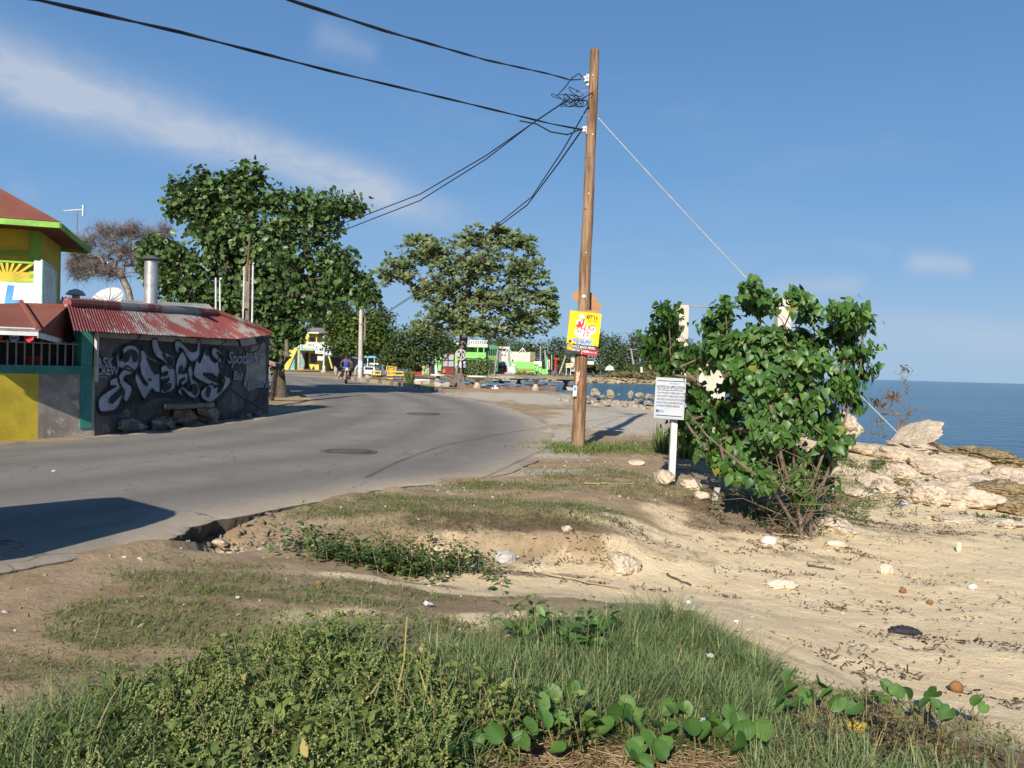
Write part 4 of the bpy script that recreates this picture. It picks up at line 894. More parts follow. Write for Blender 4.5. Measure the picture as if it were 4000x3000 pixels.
def spool(p, d, r=.05, name='insulator'):
    p = np.array(p); MB().lathe(p, [(.012, -.06), (r, -.055), (r, -.02), (r * .6, -.012), (r * .6, .012), (r, .02), (r, .055), (.012, .06)], 14, axis=d).build(name, porc, pole, smooth=True)
q = onpole(318); MB().box(tuple(q + np.array((-.13, -.06, 0))), (.06, .06, .24)).build('bracket', steel, pole); spool(q + np.array((-.17, -.09, .0)), (-.3, .2, 1))
q2 = onpole(512); MB().box(tuple(q2 + np.array((-.12, -.06, 0))), (.05, .05, .16)).build('bracket', steel, pole); spool(q2 + np.array((-.16, -.08, 0)), (0, .2, 1), .04)
q3 = onpole(360); MB().tube([q3 + np.array((-.36, -.06, -.02)), q3 + np.array((.14, -.02, .03))], .012, 6).build('through_bolt', steel, pole)
q4 = onpole(452); MB().tube([q4 + np.array((-.2, -.08, -.02)), q4 + np.array((.2, 0, .0))], .012, 6).build('guy_bolt', steel, pole); q5 = onpole(525); MB().tube([q5 + np.array((.1, -.05, .06)), q5 + np.array((.16, -.05, .0)), q5 + np.array((.12, -.05, -.06))], .01, 6).build('hook', steel, pole)
for py in range(300, 1700, 230):
    q = onpole(py); MB().box(tuple(q + np.array((.03 * math.sin(py), -.128 + .000022 * (1748 - py) , 0))), (.03, .01, .03)).build('nail_plate', steel, pole)
def catenary(a, b, sag, n=26):
    a, b = np.array(a, float), np.array(b, float); return [a + (b - a) * u - UP * 4 * sag * u * (1 - u) for u in np.linspace(0, 1, n)]
def cable(pts, r, label, cat='cable', group='overhead cables at the pole', name='overhead_cable', wob=0.0, twist=0):
    pts = [np.array(p) + (rng.normal(0, wob, 3) if wob else 0) for p in pts]; m = MB()
    if twist:
        P = np.array(pts); s_ = np.concatenate([[0], np.cumsum(np.linalg.norm(np.diff(P, axis=0), axis=1))]); ss = np.arange(0, s_[-1], .12); C = np.stack([np.interp(ss, s_, P[:, k]) for k in range(3)], 1)
        for ph in range(twist):
            a = ss * 2.2 + ph * 2 * math.pi / twist; m.tube([c + np.array((math.cos(x) * r * .55, 0, math.sin(x) * r * .55)) for c, x in zip(C, a)], r * .72, 5)
    else: m.tube(pts, r, 6)
    return tag(m.build(name, wire_m), label, cat, group)
pa = onpole(318) + np.array((-.2, -.1, 0)); pbk = onpole(512) + np.array((-.2, -.08, 0))
cable([PT(700, -150, 5.2), PT(1130, 0, 6.6), PT(1500, 120, 8.6), PT(1900, 235, 12.2), PT(2150, 290, 15.6), PT(2225, 312, 16.9), pa], .014, 'upper thick black cable running from the sky to the pole top', twist=2)
cable([PT(-300, -70, 5.2), PT(150, 0, 6.5), PT(700, 125, 8.6), PT(1300, 280, 11.2), PT(1800, 398, 14), PT(2150, 483, 16.6), pbk], .0155, 'lower thick black cable crossing the sky to the pole', twist=2)
cj = onpole(400) + np.array((-.5, -.1, .05)); ck = onpole(420) + np.array((-.1, -.12, 0))
cable([cj, PT(2080, 480, 18.4), PT(1900, 605, 20.3), PT(1640, 760, 23), PT(1380, 862, 26), PT(1180, 925, 28.5)], .014, 'upper of two thin cables from the pole to the seagrape tree', wob=.012)
cable([cj - UP * .03, PT(2080, 485, 18.4), PT(1900, 622, 20.3), PT(1640, 785, 23), PT(1360, 893, 26), PT(990, 1010, 27)], .014, 'lower of two thin cables from the pole to the seagrape tree', wob=.012)
cable([ck, PT(2200, 590, 20), PT(2080, 770, 24), PT(1930, 885, 31), PT(1700, 1095, 44), PT(1520, 1213, 58), PT(1418, 1262, 66)], .016, 'thin cable sagging from the pole past the almond tree, upper one', wob=.012)
cable([pbk, PT(2180, 640, 20), PT(2060, 800, 24), PT(1920, 905, 31), PT(1690, 1110, 44), PT(1530, 1210, 58), PT(1418, 1275, 66)], .018, 'thin cable sagging from the pole past the almond tree, lower one')
cable([PT(1420, 1262, 66), PT(1450, 1285, 70), PT(1500, 1300, 76), PT(1560, 1302, 90)], .02, 'cable drooping from the concrete pole into the trees')
cable([pbk + UP * .02, onpole(530) + np.array((-.5, -.1, -.02)), onpole(525) + np.array((-.85, -.1, .0)), onpole(505) + np.array((-1.15, -.1, .05)), onpole(492) + np.array((-1.5, -.15, .02))], .016, 'slack jumper loop hanging under the lower cable')
# the tangle of spare wire
tg = MB(); cen = onpole(400) + np.array((-.42, -.1, 0))
for k in range(9):
    r1_, r2_ = rng.uniform(.07, .2), rng.uniform(.05, .13); c_ = cen + rng.normal(0, .1, 3) * np.array((1.2, .4, .8)); ph = rng.uniform(0, 6)
    tg.tube([c_ + np.array((r1_ * math.cos(a + ph), .05 * math.sin(2 * a), r2_ * math.sin(a))) for a in np.linspace(0, rng.uniform(5, 8), 22)], .008, 5)
tag(tg.build('wire_coil', wire_m), 'tangled coil of spare black wire beside the pole top', 'wire', 'overhead cables at the pole')
cable([pa, pa + np.array((-.12, 0, .12)), pa + np.array((-.26, 0, .02)), pa + np.array((-.4, 0, -.18)), pa + np.array((-.55, 0, -.34)), cen + np.array((-.15, 0, .12)), cen, cen + np.array((.2, 0, .0)), ck + np.array((-.02, 0, .1)), ck], .013, 'jumper wire curling from the top insulator into the coil')
# guy wire to the rocks
ga = onpole(458) + np.array((.12, 0, 0)); gz = GT(3712, 1893); 
guy = thing('guy_wire', 'pale steel guy wire slanting from the pole down to the rocks', 'guy wire', gz)
gp_ = [ga + (gz - ga) * u - UP * .25 * 4 * u * (1 - u) * .5 for u in np.linspace(0, 1, 20)]
MB().tube(gp_, .011, 6).build('strand', M('guy_steel', (.55, .55, .53), None, 6, .4, 0, metal=.3), guy)
MB().tube([gp_[-1] - UP * .1, gp_[-2] * .5 + gp_[-1] * .5], .02, 6).build('anchor_rod', steel, guy)
# --- event poster
def board(cx_px, cy_px, Y, w, h, rz, tilt, th, mat, name, parent=None, yoff=0.0):
    c = PT(cx_px, cy_px, Y); ex = np.array((math.cos(rz) * math.cos(tilt), math.sin(rz) * math.cos(tilt), -math.sin(tilt))); ny = np.array((math.sin(rz), -math.cos(rz), 0)); ez = np.cross(ex, -ny) ; ez = np.cross(ny * -1, ex) * -1
    ez = np.cross(ex, ny * -1); 
    if ez[2] < 0: ez = -ez
    return c, ex, ny, ez
Yp = PY - .18; mpx = Yp / FPX
c, ex, ny, ez = board(2280, 1302, Yp, 0, 0, .06, math.radians(4.6), 0, None, '')
pw_, ph_ = 124 * mpx, 165 * mpx
po = thing('event_poster', 'yellow event poster nailed to the wooden utility pole', 'poster', c)
yel = M('poster_yellow', (.80, .53, .015), (.76, .48, .012), 2, .5, .05, 20, dirt=.08); redp = M('poster_red', (.60, .035, .055), None, 3, .5, 0, dirt=.05); blkp = M('poster_black', (.045, .042, .045), None, 3, .5, 0, dirt=.0)
whp_ = M('poster_white', (.72, .71, .68), None, 3, .5, 0, dirt=.0); bluep = M('poster_blue', (.10, .28, .60), None, 3, .5, 0, dirt=0); brnp = M('poster_brown', (.10, .045, .015), None, 3, .5, 0, dirt=0)
MB().box(tuple(c), (pw_, .012, ph_), ex=ex, ez=ez).build('card', yel, po)
def on(u, v, off): return c + ex * (u - .5) * pw_ + ez * (v - .5) * ph_ + ny * (.0065 + off)
def flat(pts, off, mat, name='print'):
    me = bpy.data.meshes.new(name); me.from_pydata([tuple(on(u, v, off) - root_loc(po)) for u, v in pts], [], [tuple(range(len(pts)))]); 
    bm = bmesh.new(); bm.from_mesh(me); bmesh.ops.triangulate(bm, faces=bm.faces); bm.to_mesh(me); bm.free(); return link(name, me, mat, po)
crowd = [(0, .21)] + [(x, .215 + .035 * abs(math.sin(x * 47)) * (.4 + .6 * abs(math.sin(x * 19)))) for x in np.linspace(.0, 1, 42)] + [(1, .21), (1, 0.0), (0, 0.0)]
flat(crowd, .001, blkp); flat([(.5, 0.003), (.997, 0.003), (.997, .118), (.5, .118)], .002, redp); flat([(.0, .118), (.5, .118), (.5, .126), (0, .126)], .0025, whp_); flat([(.49, .0), (.5, .0), (.5, .122), (.49, .122)], .003, whp_)
def ptxt(s, u, v, h, mat, off=.003, **k): return text(s, h * ph_ * (1.32 if len(s) > 2 else 1.12), mat, on(u, v, off), ex, ez, po, 'print', extrude=.0003, **k)
ptxt('SUNDAY', .55, .918, .034, brnp, bold=0.0013); ptxt('MAY', .525, .845, .092, brnp, bold=0.0022, sx=.56); ptxt('15', .755, .84, .11, brnp, bold=0.0034, sx=.85); ptxt('5pm - 10pm', .60, .79, .034, brnp, bold=0.0004)
hx = [(.23, .72), (.30, .62), (.20, .56), (.20, .48), (.33, .40), (.60, .36), (.74, .41), (.72, .48), (.85, .53), (.87, .64), (.75, .70), (.58, .66), (.50, .70), (.50, .80), (.44, .93), (.33, .95), (.30, .88), (.34, .82), (.24, .80)]
flat(hx, .002, whp_)
flat([(.27, .74), (.35, .79), (.40, .70), (.45, .85), (.49, .84), (.47, .70), (.42, .63), (.30, .62), (.22, .66), (.30, .71)], .003, redp); flat([(.34, .86), (.36, .91), (.45, .91), (.46, .86)], .004, whp_); flat([(.36, .78), (.38, .85), (.43, .85), (.43, .78)], .004, M('poster_skin', (.62, .36, .17), dirt=0, bump=0))
for i_, (ch, u, v, h_) in enumerate((('C', .235, .515, .17), ('H', .37, .555, .14), ('U', .49, .575, .14), ('G', .63, .585, .17), ('I', .47, .425, .15), ('T', .545, .435, .15))):
    ptxt(ch, u, v, h_, M('poster_pink', (.62, .09, .10), None, 3, .5, 0, dirt=0), .005, bold=0.0025, shear=.15)
ptxt('BEENIE MAN', .16, .285, .088, bluep, .004, bold=0.0029, sx=.80); ptxt('& SPICE', .29, .232, .075, bluep, .004, bold=0.0025, sx=1.05)
ptxt('BEENIE MAN', .16, .285, .088, whp_, .0025, bold=.008, sx=.80); ptxt('& SPICE', .29, .232, .075, whp_, .0025, bold=.008, sx=1.05); ptxt('@', .015, .13, .12, yel, .004, bold=0.0017); ptxt('WAVZ BEACH, NEGRIL', .19, .145, .058, whp_, .004, bold=0.0021, sx=.70)
ptxt('$1500', .02, .07, .042, yel, .004, bold=0.0017); ptxt('Before 8pm', .20, .07, .046, whp_, .004, bold=0.0017, sx=.62); ptxt('$2000', .52, .055, .048, whp_, .005, bold=0.0017); ptxt('Past 8pm 10pm', .72, .06, .024, whp_, .005, bold=0.0008)
flat([(.04, .28), (.10, .33), (.15, .28), (.09, .23)], .003, brnp)
# --- backs of older road signs behind the poster
cardb = M('sign_back', (.36, .21, .105), (.30, .165, .08), 1.5, .85, .05, 10, dirt=.2)
Ys = PY + .19
dcx = PT(2291, 1186, Ys); s_ = Ys / FPX; a_ = math.radians(12)
dm = MB(); corners = [(-60, -28), (-20, 67), (60, -14), (50, -33), (13, -46), (-20, 20)]
dsg = thing('road_sign_back', 'brown back of a diamond road sign behind the pole', 'road sign', dcx)
dpts = [PT(2231, 1158, Ys), PT(2271, 1113, Ys), PT(2318, 1150, Ys), PT(2352, 1200, Ys), PT(2341, 1216, Ys), PT(2300, 1222, Ys), PT(2265, 1190, Ys)]
MB().prism(dpts, (0, .006, 0)).build('plate', cardb, dsg); MB().tube([PT(2308, 1214, Ys - .01), PT(2328, 1213, Ys - .01)], .008, 5).build('wire_tie', porc, dsg)
bk = thing('cardboard_backing', 'brown cardboard sheet showing above the yellow poster', 'cardboard', PT(2280, 1240, Yp + .03))
MB().prism([PT(2222, 1216, Yp + .02), PT(2340, 1210, Yp + .02), PT(2336, 1375, Yp + .02), PT(2216, 1375, Yp + .02)], (0, .01, 0)).build('sheet', cardb, bk)
# --- handbills lower on the pole
hb1 = MB(); cH = PT(2254, 1478, PY - .16); m1 = (PY - .16) / FPX
f1 = hb1.prism([cH + np.array(p) * m1 for p in ((-4, 0, 26), (12, 0, 26), (8, 0, -8), (-1, 0, -28), (-4, 0, -20))], (0, .006, 0)).build('handbill', M('handbill_print', (.62, .45, .30), (.45, .06, .05), 30, .6, 0, lo=.45, hi=.55, c3=(.7, .68, .6)))
tag(f1, 'curled orange and white handbill on the lower utility pole', 'handbill', 'handbills on the pole')
f2 = thing('handbill', 'narrow white and blue handbill below the curled one on the pole', 'handbill', PT(2246, 1528, PY - .16), 'handbills on the pole')
cH = PT(2246, 1528, PY - .165)
MB().box(tuple(cH), (15 * m1, .006, 42 * m1), ez=(.05, 0, 1)).build('paper', whp_, f2); MB().box(tuple(cH + np.array((0, -.005, 9 * m1))), (11 * m1, .003, 14 * m1), ez=(.05, 0, 1)).build('print', bluep, f2); MB().box(tuple(cH + np.array((-.005, -.005, -18 * m1))), (12 * m1, .003, 4 * m1), ez=(.05, 0, 1)).build('print', yel, f2)
lf = MB().prism([PT(2277 + a, 1158 + b, PY - .15) for a, b in ((-2, -6), (6, -7), (11, -2), (9, 4), (2, 6), (-3, 1))], (0, .004, 0)).build('paper_scrap', whp_); tag(lf, 'pale paper scrap stuck on the pole above the poster', 'paper scrap')
# --- notice board on a white post
nb = GT(2622, 1885); YN = nb[1]; mN = YN / FPX
nt = thing('notice_sign', 'white notice of application board on a white post', 'sign', nb)
whpost = M('post_white', (.66, .65, .61), (.52, .50, .46), 3, .7, .15)
ptp = PT(2640, 1500, YN); pbt = PT(2621, 1892, YN)
MB().hexa([pbt + np.array(o_) for o_ in ((-.045, -.045, -.2), (.045, -.045, -.2), (.045, .045, -.2), (-.045, .045, -.2))], [ptp + np.array(o_) for o_ in ((-.045, -.045, 0), (.045, -.045, 0), (.045, .045, 0), (-.045, .045, 0))]).build('post', whpost, nt)
c = PT(2617, 1556, YN - .10); rz = math.radians(-24); ex = np.array((math.cos(rz), math.sin(rz), -.02)); ex = ex / np.linalg.norm(ex); ny = np.array((math.sin(rz), -math.cos(rz), 0)); ez = np.array((.028, 0, 1.0)); ez /= np.linalg.norm(ez)
bw_, bh_ = 118 * mN, 160 * mN
MB().box(tuple(c), (bw_, .03, bh_), ex=ex, ez=ez).build('frame', M('sign_frame', (.42, .46, .46), (.34, .38, .38), 3, .5, 0), nt)
MB().box(tuple(c + ny * .005), (bw_ * .90, .03, bh_ * .93), ex=ex, ez=ez).build('face', M('sign_face', (.46, .48, .50), (.40, .42, .44), 2, .5, 0), nt)
nav = M('sign_navy', (.03, .035, .13), None, 4, .5, 0, dirt=0)
def ns(u, v): return c + ex * (u - .5) * bw_ * .88 + ez * (v - .5) * bh_ * .9 + ny * .022
def ntxt(s, u, v, h, **k): return text(s, h * bh_, nav, ns(u, v), ex, ez, nt, 'print', extrude=.0003, **k)
def nbar(v, h): MB().box(tuple(ns(.5, v)), (bw_ * .87, .002, h * bh_), ex=ex, ez=ez).build('print', nav, nt)
nbar(.965, .018); nbar(.715, .014); nbar(.03, .02)
ntxt('BEACH CONTROL ACT', .48, .88, .045, sx=.5); ntxt('NOTICE OF APPLICATION', .0, .75, .115, bold=.0015, sx=.50)
for k, line in enumerate(('NATIONAL WORKS AGENCY OF 140 MAXFIELD AVENUE IN THE PARISH OF', 'KINGSTON HAVE APPLIED TO THE BEACH CONTROL AUTHORITY FOR A', 'LICENCE TO ENCROACH ON AND USE THAT PART OF THE FORESHORE', 'AND FLOOR OF THE SEA AT LONG BAY NEGRIL WEST OF THE LOT', 'FOR THE PURPOSE OF CONSTRUCTION OF BREAKWATER')):
    ntxt(line, .01, .615 - k * .088, .072, bold=.0006, sx=.30)
MB().lathe(ns(.06, .15), [(.01, 0), (.022, .0), (.022, .003), (.01, .003)], 12, axis=ny).build('emblem', M('emblem_teal', (.05, .13, .14)), nt)
for k in range(3): MB().box(tuple(ns(.2, .17 - k * .025)), (bw_ * .18, .002, .006), ex=ex, ez=ez).build('print', bluep, nt)
# --- manhole covers
for k, (px, py, r_) in enumerate(((1362, 1766, .42), (1652, 1617, .45))):
    p = GR(px, py); mh = thing('manhole_cover', ('round iron manhole cover in the near lane of the road', 'farther round manhole cover near the bend of the road')[k], 'manhole cover', p, 'manhole covers')
    MB().lathe(p + UP * .0, [(r_ + .1, .0), (r_ + .1, .012), (r_ + .005, .016), (r_ + .0, .016)], 28).build('collar', M('patch_asphalt', (.11, .105, .10)), mh); MB().lathe(p, [(r_, .005), (r_, .022), (r_ * .05, .023)], 28).build('lid', M('cast_iron', (.085, .08, .075), None, 9, .6, .6, 30, metal=.3), mh)
    for q in range(-3, 4): MB().box((p[0], p[1] + q * r_ * .24, p[2] + .026), (1.6 * math.sqrt(max(r_ ** 2 - (q * r_ * .24) ** 2, .001)), .03, .006)).build('rib', MATS['cast_iron'], mh)
# ================================================================== TREES
seag = leaf_mat('seagrape_leaf', (0.038, 0.082, 0.024), (0.10, 0.17, 0.05), (0.23, 0.29, 0.12), .42, .4, .25, dead=(.25, .12, .03))
alm = leaf_mat('almond_leaf', (0.065, 0.105, 0.035), (0.17, 0.225, 0.08), (0.33, 0.38, 0.17), .5, .3, .4, dead=(.22, .09, .03))
mango = leaf_mat('mango_leaf', (0.03, 0.06, 0.014), (0.075, 0.125, 0.022), (0.17, 0.21, 0.04), .5, .3, .22)
bushl = leaf_mat('portia_leaf', (0.032, 0.082, 0.018), (0.072, 0.155, 0.032), (0.16, 0.27, 0.06), .42, .35, .32, dead=(.30, .26, .05))
bushl_o = leaf_mat('portia_leaf_single', (0.032, 0.082, 0.018), (0.072, 0.155, 0.032), (0.16, 0.27, 0.06), .42, .35, .32, dead=(.30, .26, .05), use_rnd=True)
# seagrape beside the bar
SG = [(945, 715, 55, 60), (960, 790, 80, 50), (900, 700, 25, 30), (1005, 690, 22, 40), (770, 790, 110, 90), (710, 740, 30, 45), (690, 810, 35, 40), (800, 720, 40, 50), (830, 870, 90, 60), (1247, 810, 150, 60), (1080, 780, 45, 50), (1370, 800, 40, 40), (1180, 890, 150, 60), (950, 920, 200, 80), (1000, 1010, 260, 100), (660, 1040, 110, 100), (760, 1130, 150, 90), (600, 970, 60, 40), (1320, 1030, 80, 75), (1400, 1110, 60, 50), (1440, 1165, 50, 28), (1050, 1140, 200, 90), (1170, 1200, 130, 60), (1070, 1270, 90, 60), (1120, 1300, 80, 40), (900, 1190, 130, 60), (1010, 1370, 70, 45), (1060, 1400, 45, 40), (1260, 1110, 90, 70)]
sg_y = 33.0
o, T = tree('seagrape_tree', 'large seagrape tree with round leathery leaves behind the bar', sg_y, SG, [(1105, 1480), (1085, 1400), (1060, 1320), (1030, 1230), (1000, 1130), (980, 1030)], seag, 1900, 10, .19, .20, ROUND, r_max=.24, r_tip=.011, up=.25, tstd=.13, depth=.6, base_z=.15, upw=.25, shell=.5, barkm=M('dark_bark', (.10, .08, .06), (.06, .048, .036), 4, .95, .6, 18))
o2 = np.array(PT(1110, 1480, sg_y)); 
MB().tube([GR(1088, 1512) - UP * .2, PT(1100, 1440, 31), PT(1120, 1400, 31.5), PT(1120, 1330, 32)], [.13, .11, .10, .08], 9).build('limb', bark, o, smooth=True)
# almond tree among the tables
AL = [(1870, 935, 150, 50), (2030, 950, 90, 55), (1680, 985, 130, 65), (1560, 1050, 80, 70), (1505, 1085, 40, 40), (1850, 1040, 220, 110), (2060, 1070, 90, 100), (2130, 1180, 55, 90), (1700, 1130, 150, 90), (1940, 1180, 200, 110), (2060, 1260, 110, 70), (1740, 1240, 130, 70), (1880, 1290, 180, 50), (1650, 1290, 70, 40), (2160, 1230, 30, 45), (1640, 940, 60, 25), (1960, 905, 60, 22)]
al_y = 49.0
T = px_blobs(AL, al_y, 1550, .85, .1)
ab_ = PT(1793, 1520, al_y); ab_[2] = .42
at = thing('almond_tree', 'spreading almond tree with open crown among the concrete tables', 'tree', ab_)
n = len(T); per = 9
ang = rng.uniform(0, 6.28, (n, 1)) + np.arange(per)[None] * (6.28 / per * 2.4); el = rng.uniform(-.35, 1.2, (n, per))
Yd = np.stack([np.cos(ang) * np.cos(el), np.sin(ang) * np.cos(el), np.sin(el)], 2).reshape(-1, 3); Pl = np.repeat(T, per, 0) + Yd * .05
V, F = inst(OBOV[0], OBOV[1], Pl, frames_y(Yd, np.tile([[-.2, -.6, .6]], (n * per, 1)) + rng.normal(0, .5, (n * per, 3))), rng.uniform(.2, .34, n * per))
np_obj('crown', V, F, alm, at, np.repeat(np.clip(np.repeat(rng.normal(.5, .18, n), per) + rng.normal(0, .14, n * per), 0, 1), len(OBOV[0])))
V, F = skeleton([ab_ - UP * .1, PT(1797, 1470, al_y), PT(1805, 1400, al_y), PT(1810, 1330, al_y), PT(1815, 1260, al_y), PT(1822, 1180, al_y), PT(1835, 1090, al_y)], T, r_tip=.010, r_max=.27, up=.1, wig=.2, power=.44, up_pen=.8)
np_obj('trunk', V, F, M('almond_bark', (.17, .14, .115), (.09, .075, .06), 3, .95, .5, 14), at, smooth=True)
for k in range(7):
    a = k * .9 + .3; d_ = np.array((math.cos(a), math.sin(a), 0)); MB().tube([ab_ + UP * .95 + d_ * .12, ab_ + UP * .4 + d_ * .26, ab_ + d_ * .5 + UP * .08, ab_ + d_ * .8 - UP * .1], [.12, .15, .12, .05], 8).build('buttress_root', MATS['almond_bark'], at, smooth=True)
# trees round the junction
tree('mango_tree', 'dense yellow-green mango tree behind the concrete pole', 84, [(1330, 1270, 60, 45), (1400, 1275, 80, 60), (1470, 1260, 75, 55), (1370, 1340, 110, 45), (1490, 1330, 60, 50)], [(1410, 1465), (1412, 1400), (1415, 1330)], mango, 800, 12, .36, .36, OVATE, r_max=.3, depth=.8, base_z=.45)
tree('shade_tree', 'dark green tree over the parked white car and benches', 78, [(1560, 1370, 80, 55), (1600, 1330, 80, 60), (1660, 1310, 80, 50), (1520, 1400, 60, 45), (1640, 1390, 80, 45), (1580, 1425, 70, 25), (1700, 1360, 60, 50)], [(1574, 1470), (1573, 1420), (1580, 1370)], leaf_mat('dark_leaf', (0.022, 0.045, 0.013), (0.052, 0.09, 0.022), (0.12, 0.16, 0.045), .5, .3, .2), 520, 10, .36, .30, OVATE, r_max=.28, depth=.8, base_z=.45)
tree('shade_tree', 'dark tree filling the gap right of the seagrape', 138, [(1260, 1230, 50, 50), (1310, 1190, 50, 35), (1240, 1290, 45, 40), (1300, 1250, 45, 40), (1340, 1210, 40, 30)], [(1260, 1440), (1262, 1360), (1270, 1290)], MATS['dark_leaf'], 420, 11, .5, .45, OVATE, r_max=.2, depth=.8, base_z=.5)
fgrp = 'trees behind the junction'
for k, (sp_, Yt, trk, lab) in enumerate((([(1180, 1330, 70, 50), (1130, 1290, 60, 50), (1230, 1310, 60, 40)], 140, [(1180, 1430), (1180, 1370)], 'low tree behind the yellow house balcony'), ([(1470, 1370, 60, 28), (1420, 1360, 60, 30)], 150, [(1450, 1440), (1450, 1390)], 'tree above the cyan roofed shop'), ([(1720, 1330, 50, 40), (1770, 1350, 50, 30)], 170, [(1730, 1440), (1740, 1370)], 'pale tree left of the lime green building'), ([(1990, 1345, 60, 28), (1930, 1330, 50, 22)], 280, [(1970, 1440), (1970, 1370)], 'tree behind the arches of the green building'))):
    tree('background_tree', lab, Yt, sp_, trk, mango if k % 2 else MATS['dark_leaf'], 200, 9, .6, .55, OVATE, r_max=.25, group=fgrp, depth=.8, base_z=.4)
bu = GT(1868, 1478); 
tree('round_bush', 'round green bush at the waterside behind the tables', 70, [(1840, 1440, 45, 30), (1880, 1425, 40, 30), (1900, 1445, 35, 22), (1860, 1455, 50, 18)], [(1868, 1478), (1868, 1460)], alm, 220, 9, .22, .2, OVATE, r_max=.08, cat='bush', base_z=.3)
# far shore trees
far_leaf = leaf_mat('far_leaf', (0.035, 0.06, 0.024), (0.07, 0.105, 0.035), (0.14, 0.17, 0.06), .6, .2, .15)
FAR = [[(2060, 1365, 50, 28)], [(2120, 1372, 50, 35), (2150, 1410, 50, 25)], [(2180, 1345, 42, 28), (2185, 1390, 50, 30)], [(2250, 1400, 60, 40)], [(2340, 1330, 42, 32), (2345, 1380, 50, 40)], [(2400, 1345, 44, 36), (2400, 1395, 50, 35)], [(2452, 1400, 50, 40), (2440, 1370, 35, 30)], [(2490, 1325, 40, 30), (2490, 1370, 50, 40)], [(2540, 1345, 46, 38), (2545, 1400, 50, 35)], [(2610, 1350, 55, 42), (2600, 1405, 55, 35)], [(2680, 1370, 55, 42), (2690, 1420, 50, 25)], [(2760, 1395, 60, 35)], [(2840, 1415, 50, 25)], [(2020, 1385, 50, 30)]]
FARL = ['shore tree behind the cream block building', 'shore tree above the right end of the lime wall', 'tall shore tree behind the red post', 'shore tree directly behind the yellow poster', 'shore tree just right of the yellow poster, rounded top', 'second shore tree right of the poster, slightly lower', 'low shore tree with the leaning wooden pole in front', 'tallest shore tree, third crown right of the poster', 'shore tree beside the concrete pillar', 'shore tree just left of the bush leaves', 'shore tree hidden largely by the left side of the bush', 'shore tree behind the middle of the bush', 'last low shore tree at the point, behind the bush', 'shore tree over the maroon fence']
for k, sp_ in enumerate(FAR):
    yy_ = 262 + (k * 37) % 45; x_ = sp_[0][0]
    tree('shore_tree', FARL[k], yy_, sp_ + [(sp_[-1][0] - 18, 1432 + (x_ - 2000) * .028, 45, 22), (sp_[-1][0] + 22, 1425 + (x_ - 2000) * .028, 45, 24)], [(x_, 1448 + (x_ - 2000) * .028), (x_, 1415), (x_, 1390)], far_leaf, 210, 10, .95, .85, OVATE, r_max=.3, group='trees along the far shore', depth=.6, base_z=.3)
# palm-like dead crown top seen over the green wall is left to the row above
# bare tree behind the bar
bare_y = 62.0
BT = [(300, 1000, 50, 70), (330, 960, 75, 60), (420, 905, 95, 40), (520, 900, 90, 40), (590, 950, 60, 55), (480, 980, 110, 60), (370, 1040, 70, 60), (300, 1060, 40, 60), (560, 1030, 60, 50), (430, 1060, 90, 40), (640, 900, 40, 40)]
Tb = px_blobs(BT, bare_y, 900, .7, .15); bb = PT(520, 1290, bare_y); bb[2] = .4
bt = thing('bare_tree', 'leafless grey spreading tree behind the bar roofs', 'tree', bb)
V, F = skeleton([bb, PT(515, 1200, bare_y), PT(500, 1130, bare_y), PT(470, 1070, bare_y)], Tb, r_tip=.010, r_max=.34, up=.15, wig=.35, power=.48, up_pen=.3, sides=4)
np_obj('trunk', V, F, greybark, bt, smooth=True)
Tt = np.repeat(Tb, 14, 0); d_ = rng.normal(0, .42, Tt.shape); Tt2 = Tt + d_ * np.array([1, 1, 1.1])
Rm = frames_y(Tt2 - Tt, rng.normal(size=Tt.shape)); V, F = inst(np.array([(-.02, 0, 0), (.02, 0, 0), (0, 1, .0), (0, 0, .03)], float), np.array([(0, 1, 2), (1, 3, 2), (3, 0, 2)]), Tt, Rm, np.stack([np.full(len(Tt), .42), np.linalg.norm(Tt2 - Tt, axis=1), np.full(len(Tt), .55)], 1))
np_obj('twigs', V, F, M('bare_twig', (.17, .135, .12), (.12, .095, .085)), bt, kind='stuff')
# portia bush on the bank
BU = [(2600, 1225, 50, 40), (2610, 1295, 85, 55), (2560, 1370, 60, 55), (2620, 1400, 80, 60), (2828, 1205, 32, 38), (2800, 1270, 65, 45), (2940, 1135, 28, 32), (2950, 1185, 50, 38), (3010, 1180, 25, 25), (3113, 1175, 32, 32), (3170, 1220, 35, 40), (3310, 1215, 70, 50), (3290, 1290, 75, 45), (3360, 1260, 40, 45), (2850, 1345, 140, 50), (3000, 1325, 150, 55), (3130, 1330, 105, 55), (2720, 1390, 110, 55), (2950, 1425, 160, 50), (3150, 1415, 115, 50), (3330, 1370, 70, 45), (3370, 1450, 45, 25), (2640, 1470, 60, 20), (2720, 1540, 45, 55), (2870, 1510, 70, 40), (3000, 1505, 110, 45), (3120, 1500, 40, 30), (2830, 1590, 90, 45), (2990, 1600, 110, 40), (2700, 1690, 85, 60), (2660, 1640, 50, 50), (2760, 1620, 80, 60), (2860, 1690, 110, 55), (3000, 1680, 80, 50), (2930, 1780, 90, 45), (2800, 1760, 70, 40), (3060, 1560, 80, 60), (2990, 1820, 45, 25), (3280, 1490, 55, 45), (3230, 1640, 40, 55), (3270, 1740, 30, 45), (3180, 1560, 40, 40), (3200, 1800, 45, 40), (3330, 1560, 40, 35), (3150, 1640, 50, 45), (3080, 1760, 50, 40), (3240, 1700, 35, 45), (2900, 1840, 55, 30), (2820, 1810, 50, 35), (3000, 1880, 45, 28), (3110, 1850, 45, 35), (3210, 1880, 40, 35), (3140, 1930, 30, 25)]
bb = GT(3133, 2108); bu_y = bb[1]
bush = thing('portia_bush', 'big heart-leaved bush growing on the sandy bank', 'bush', bb)
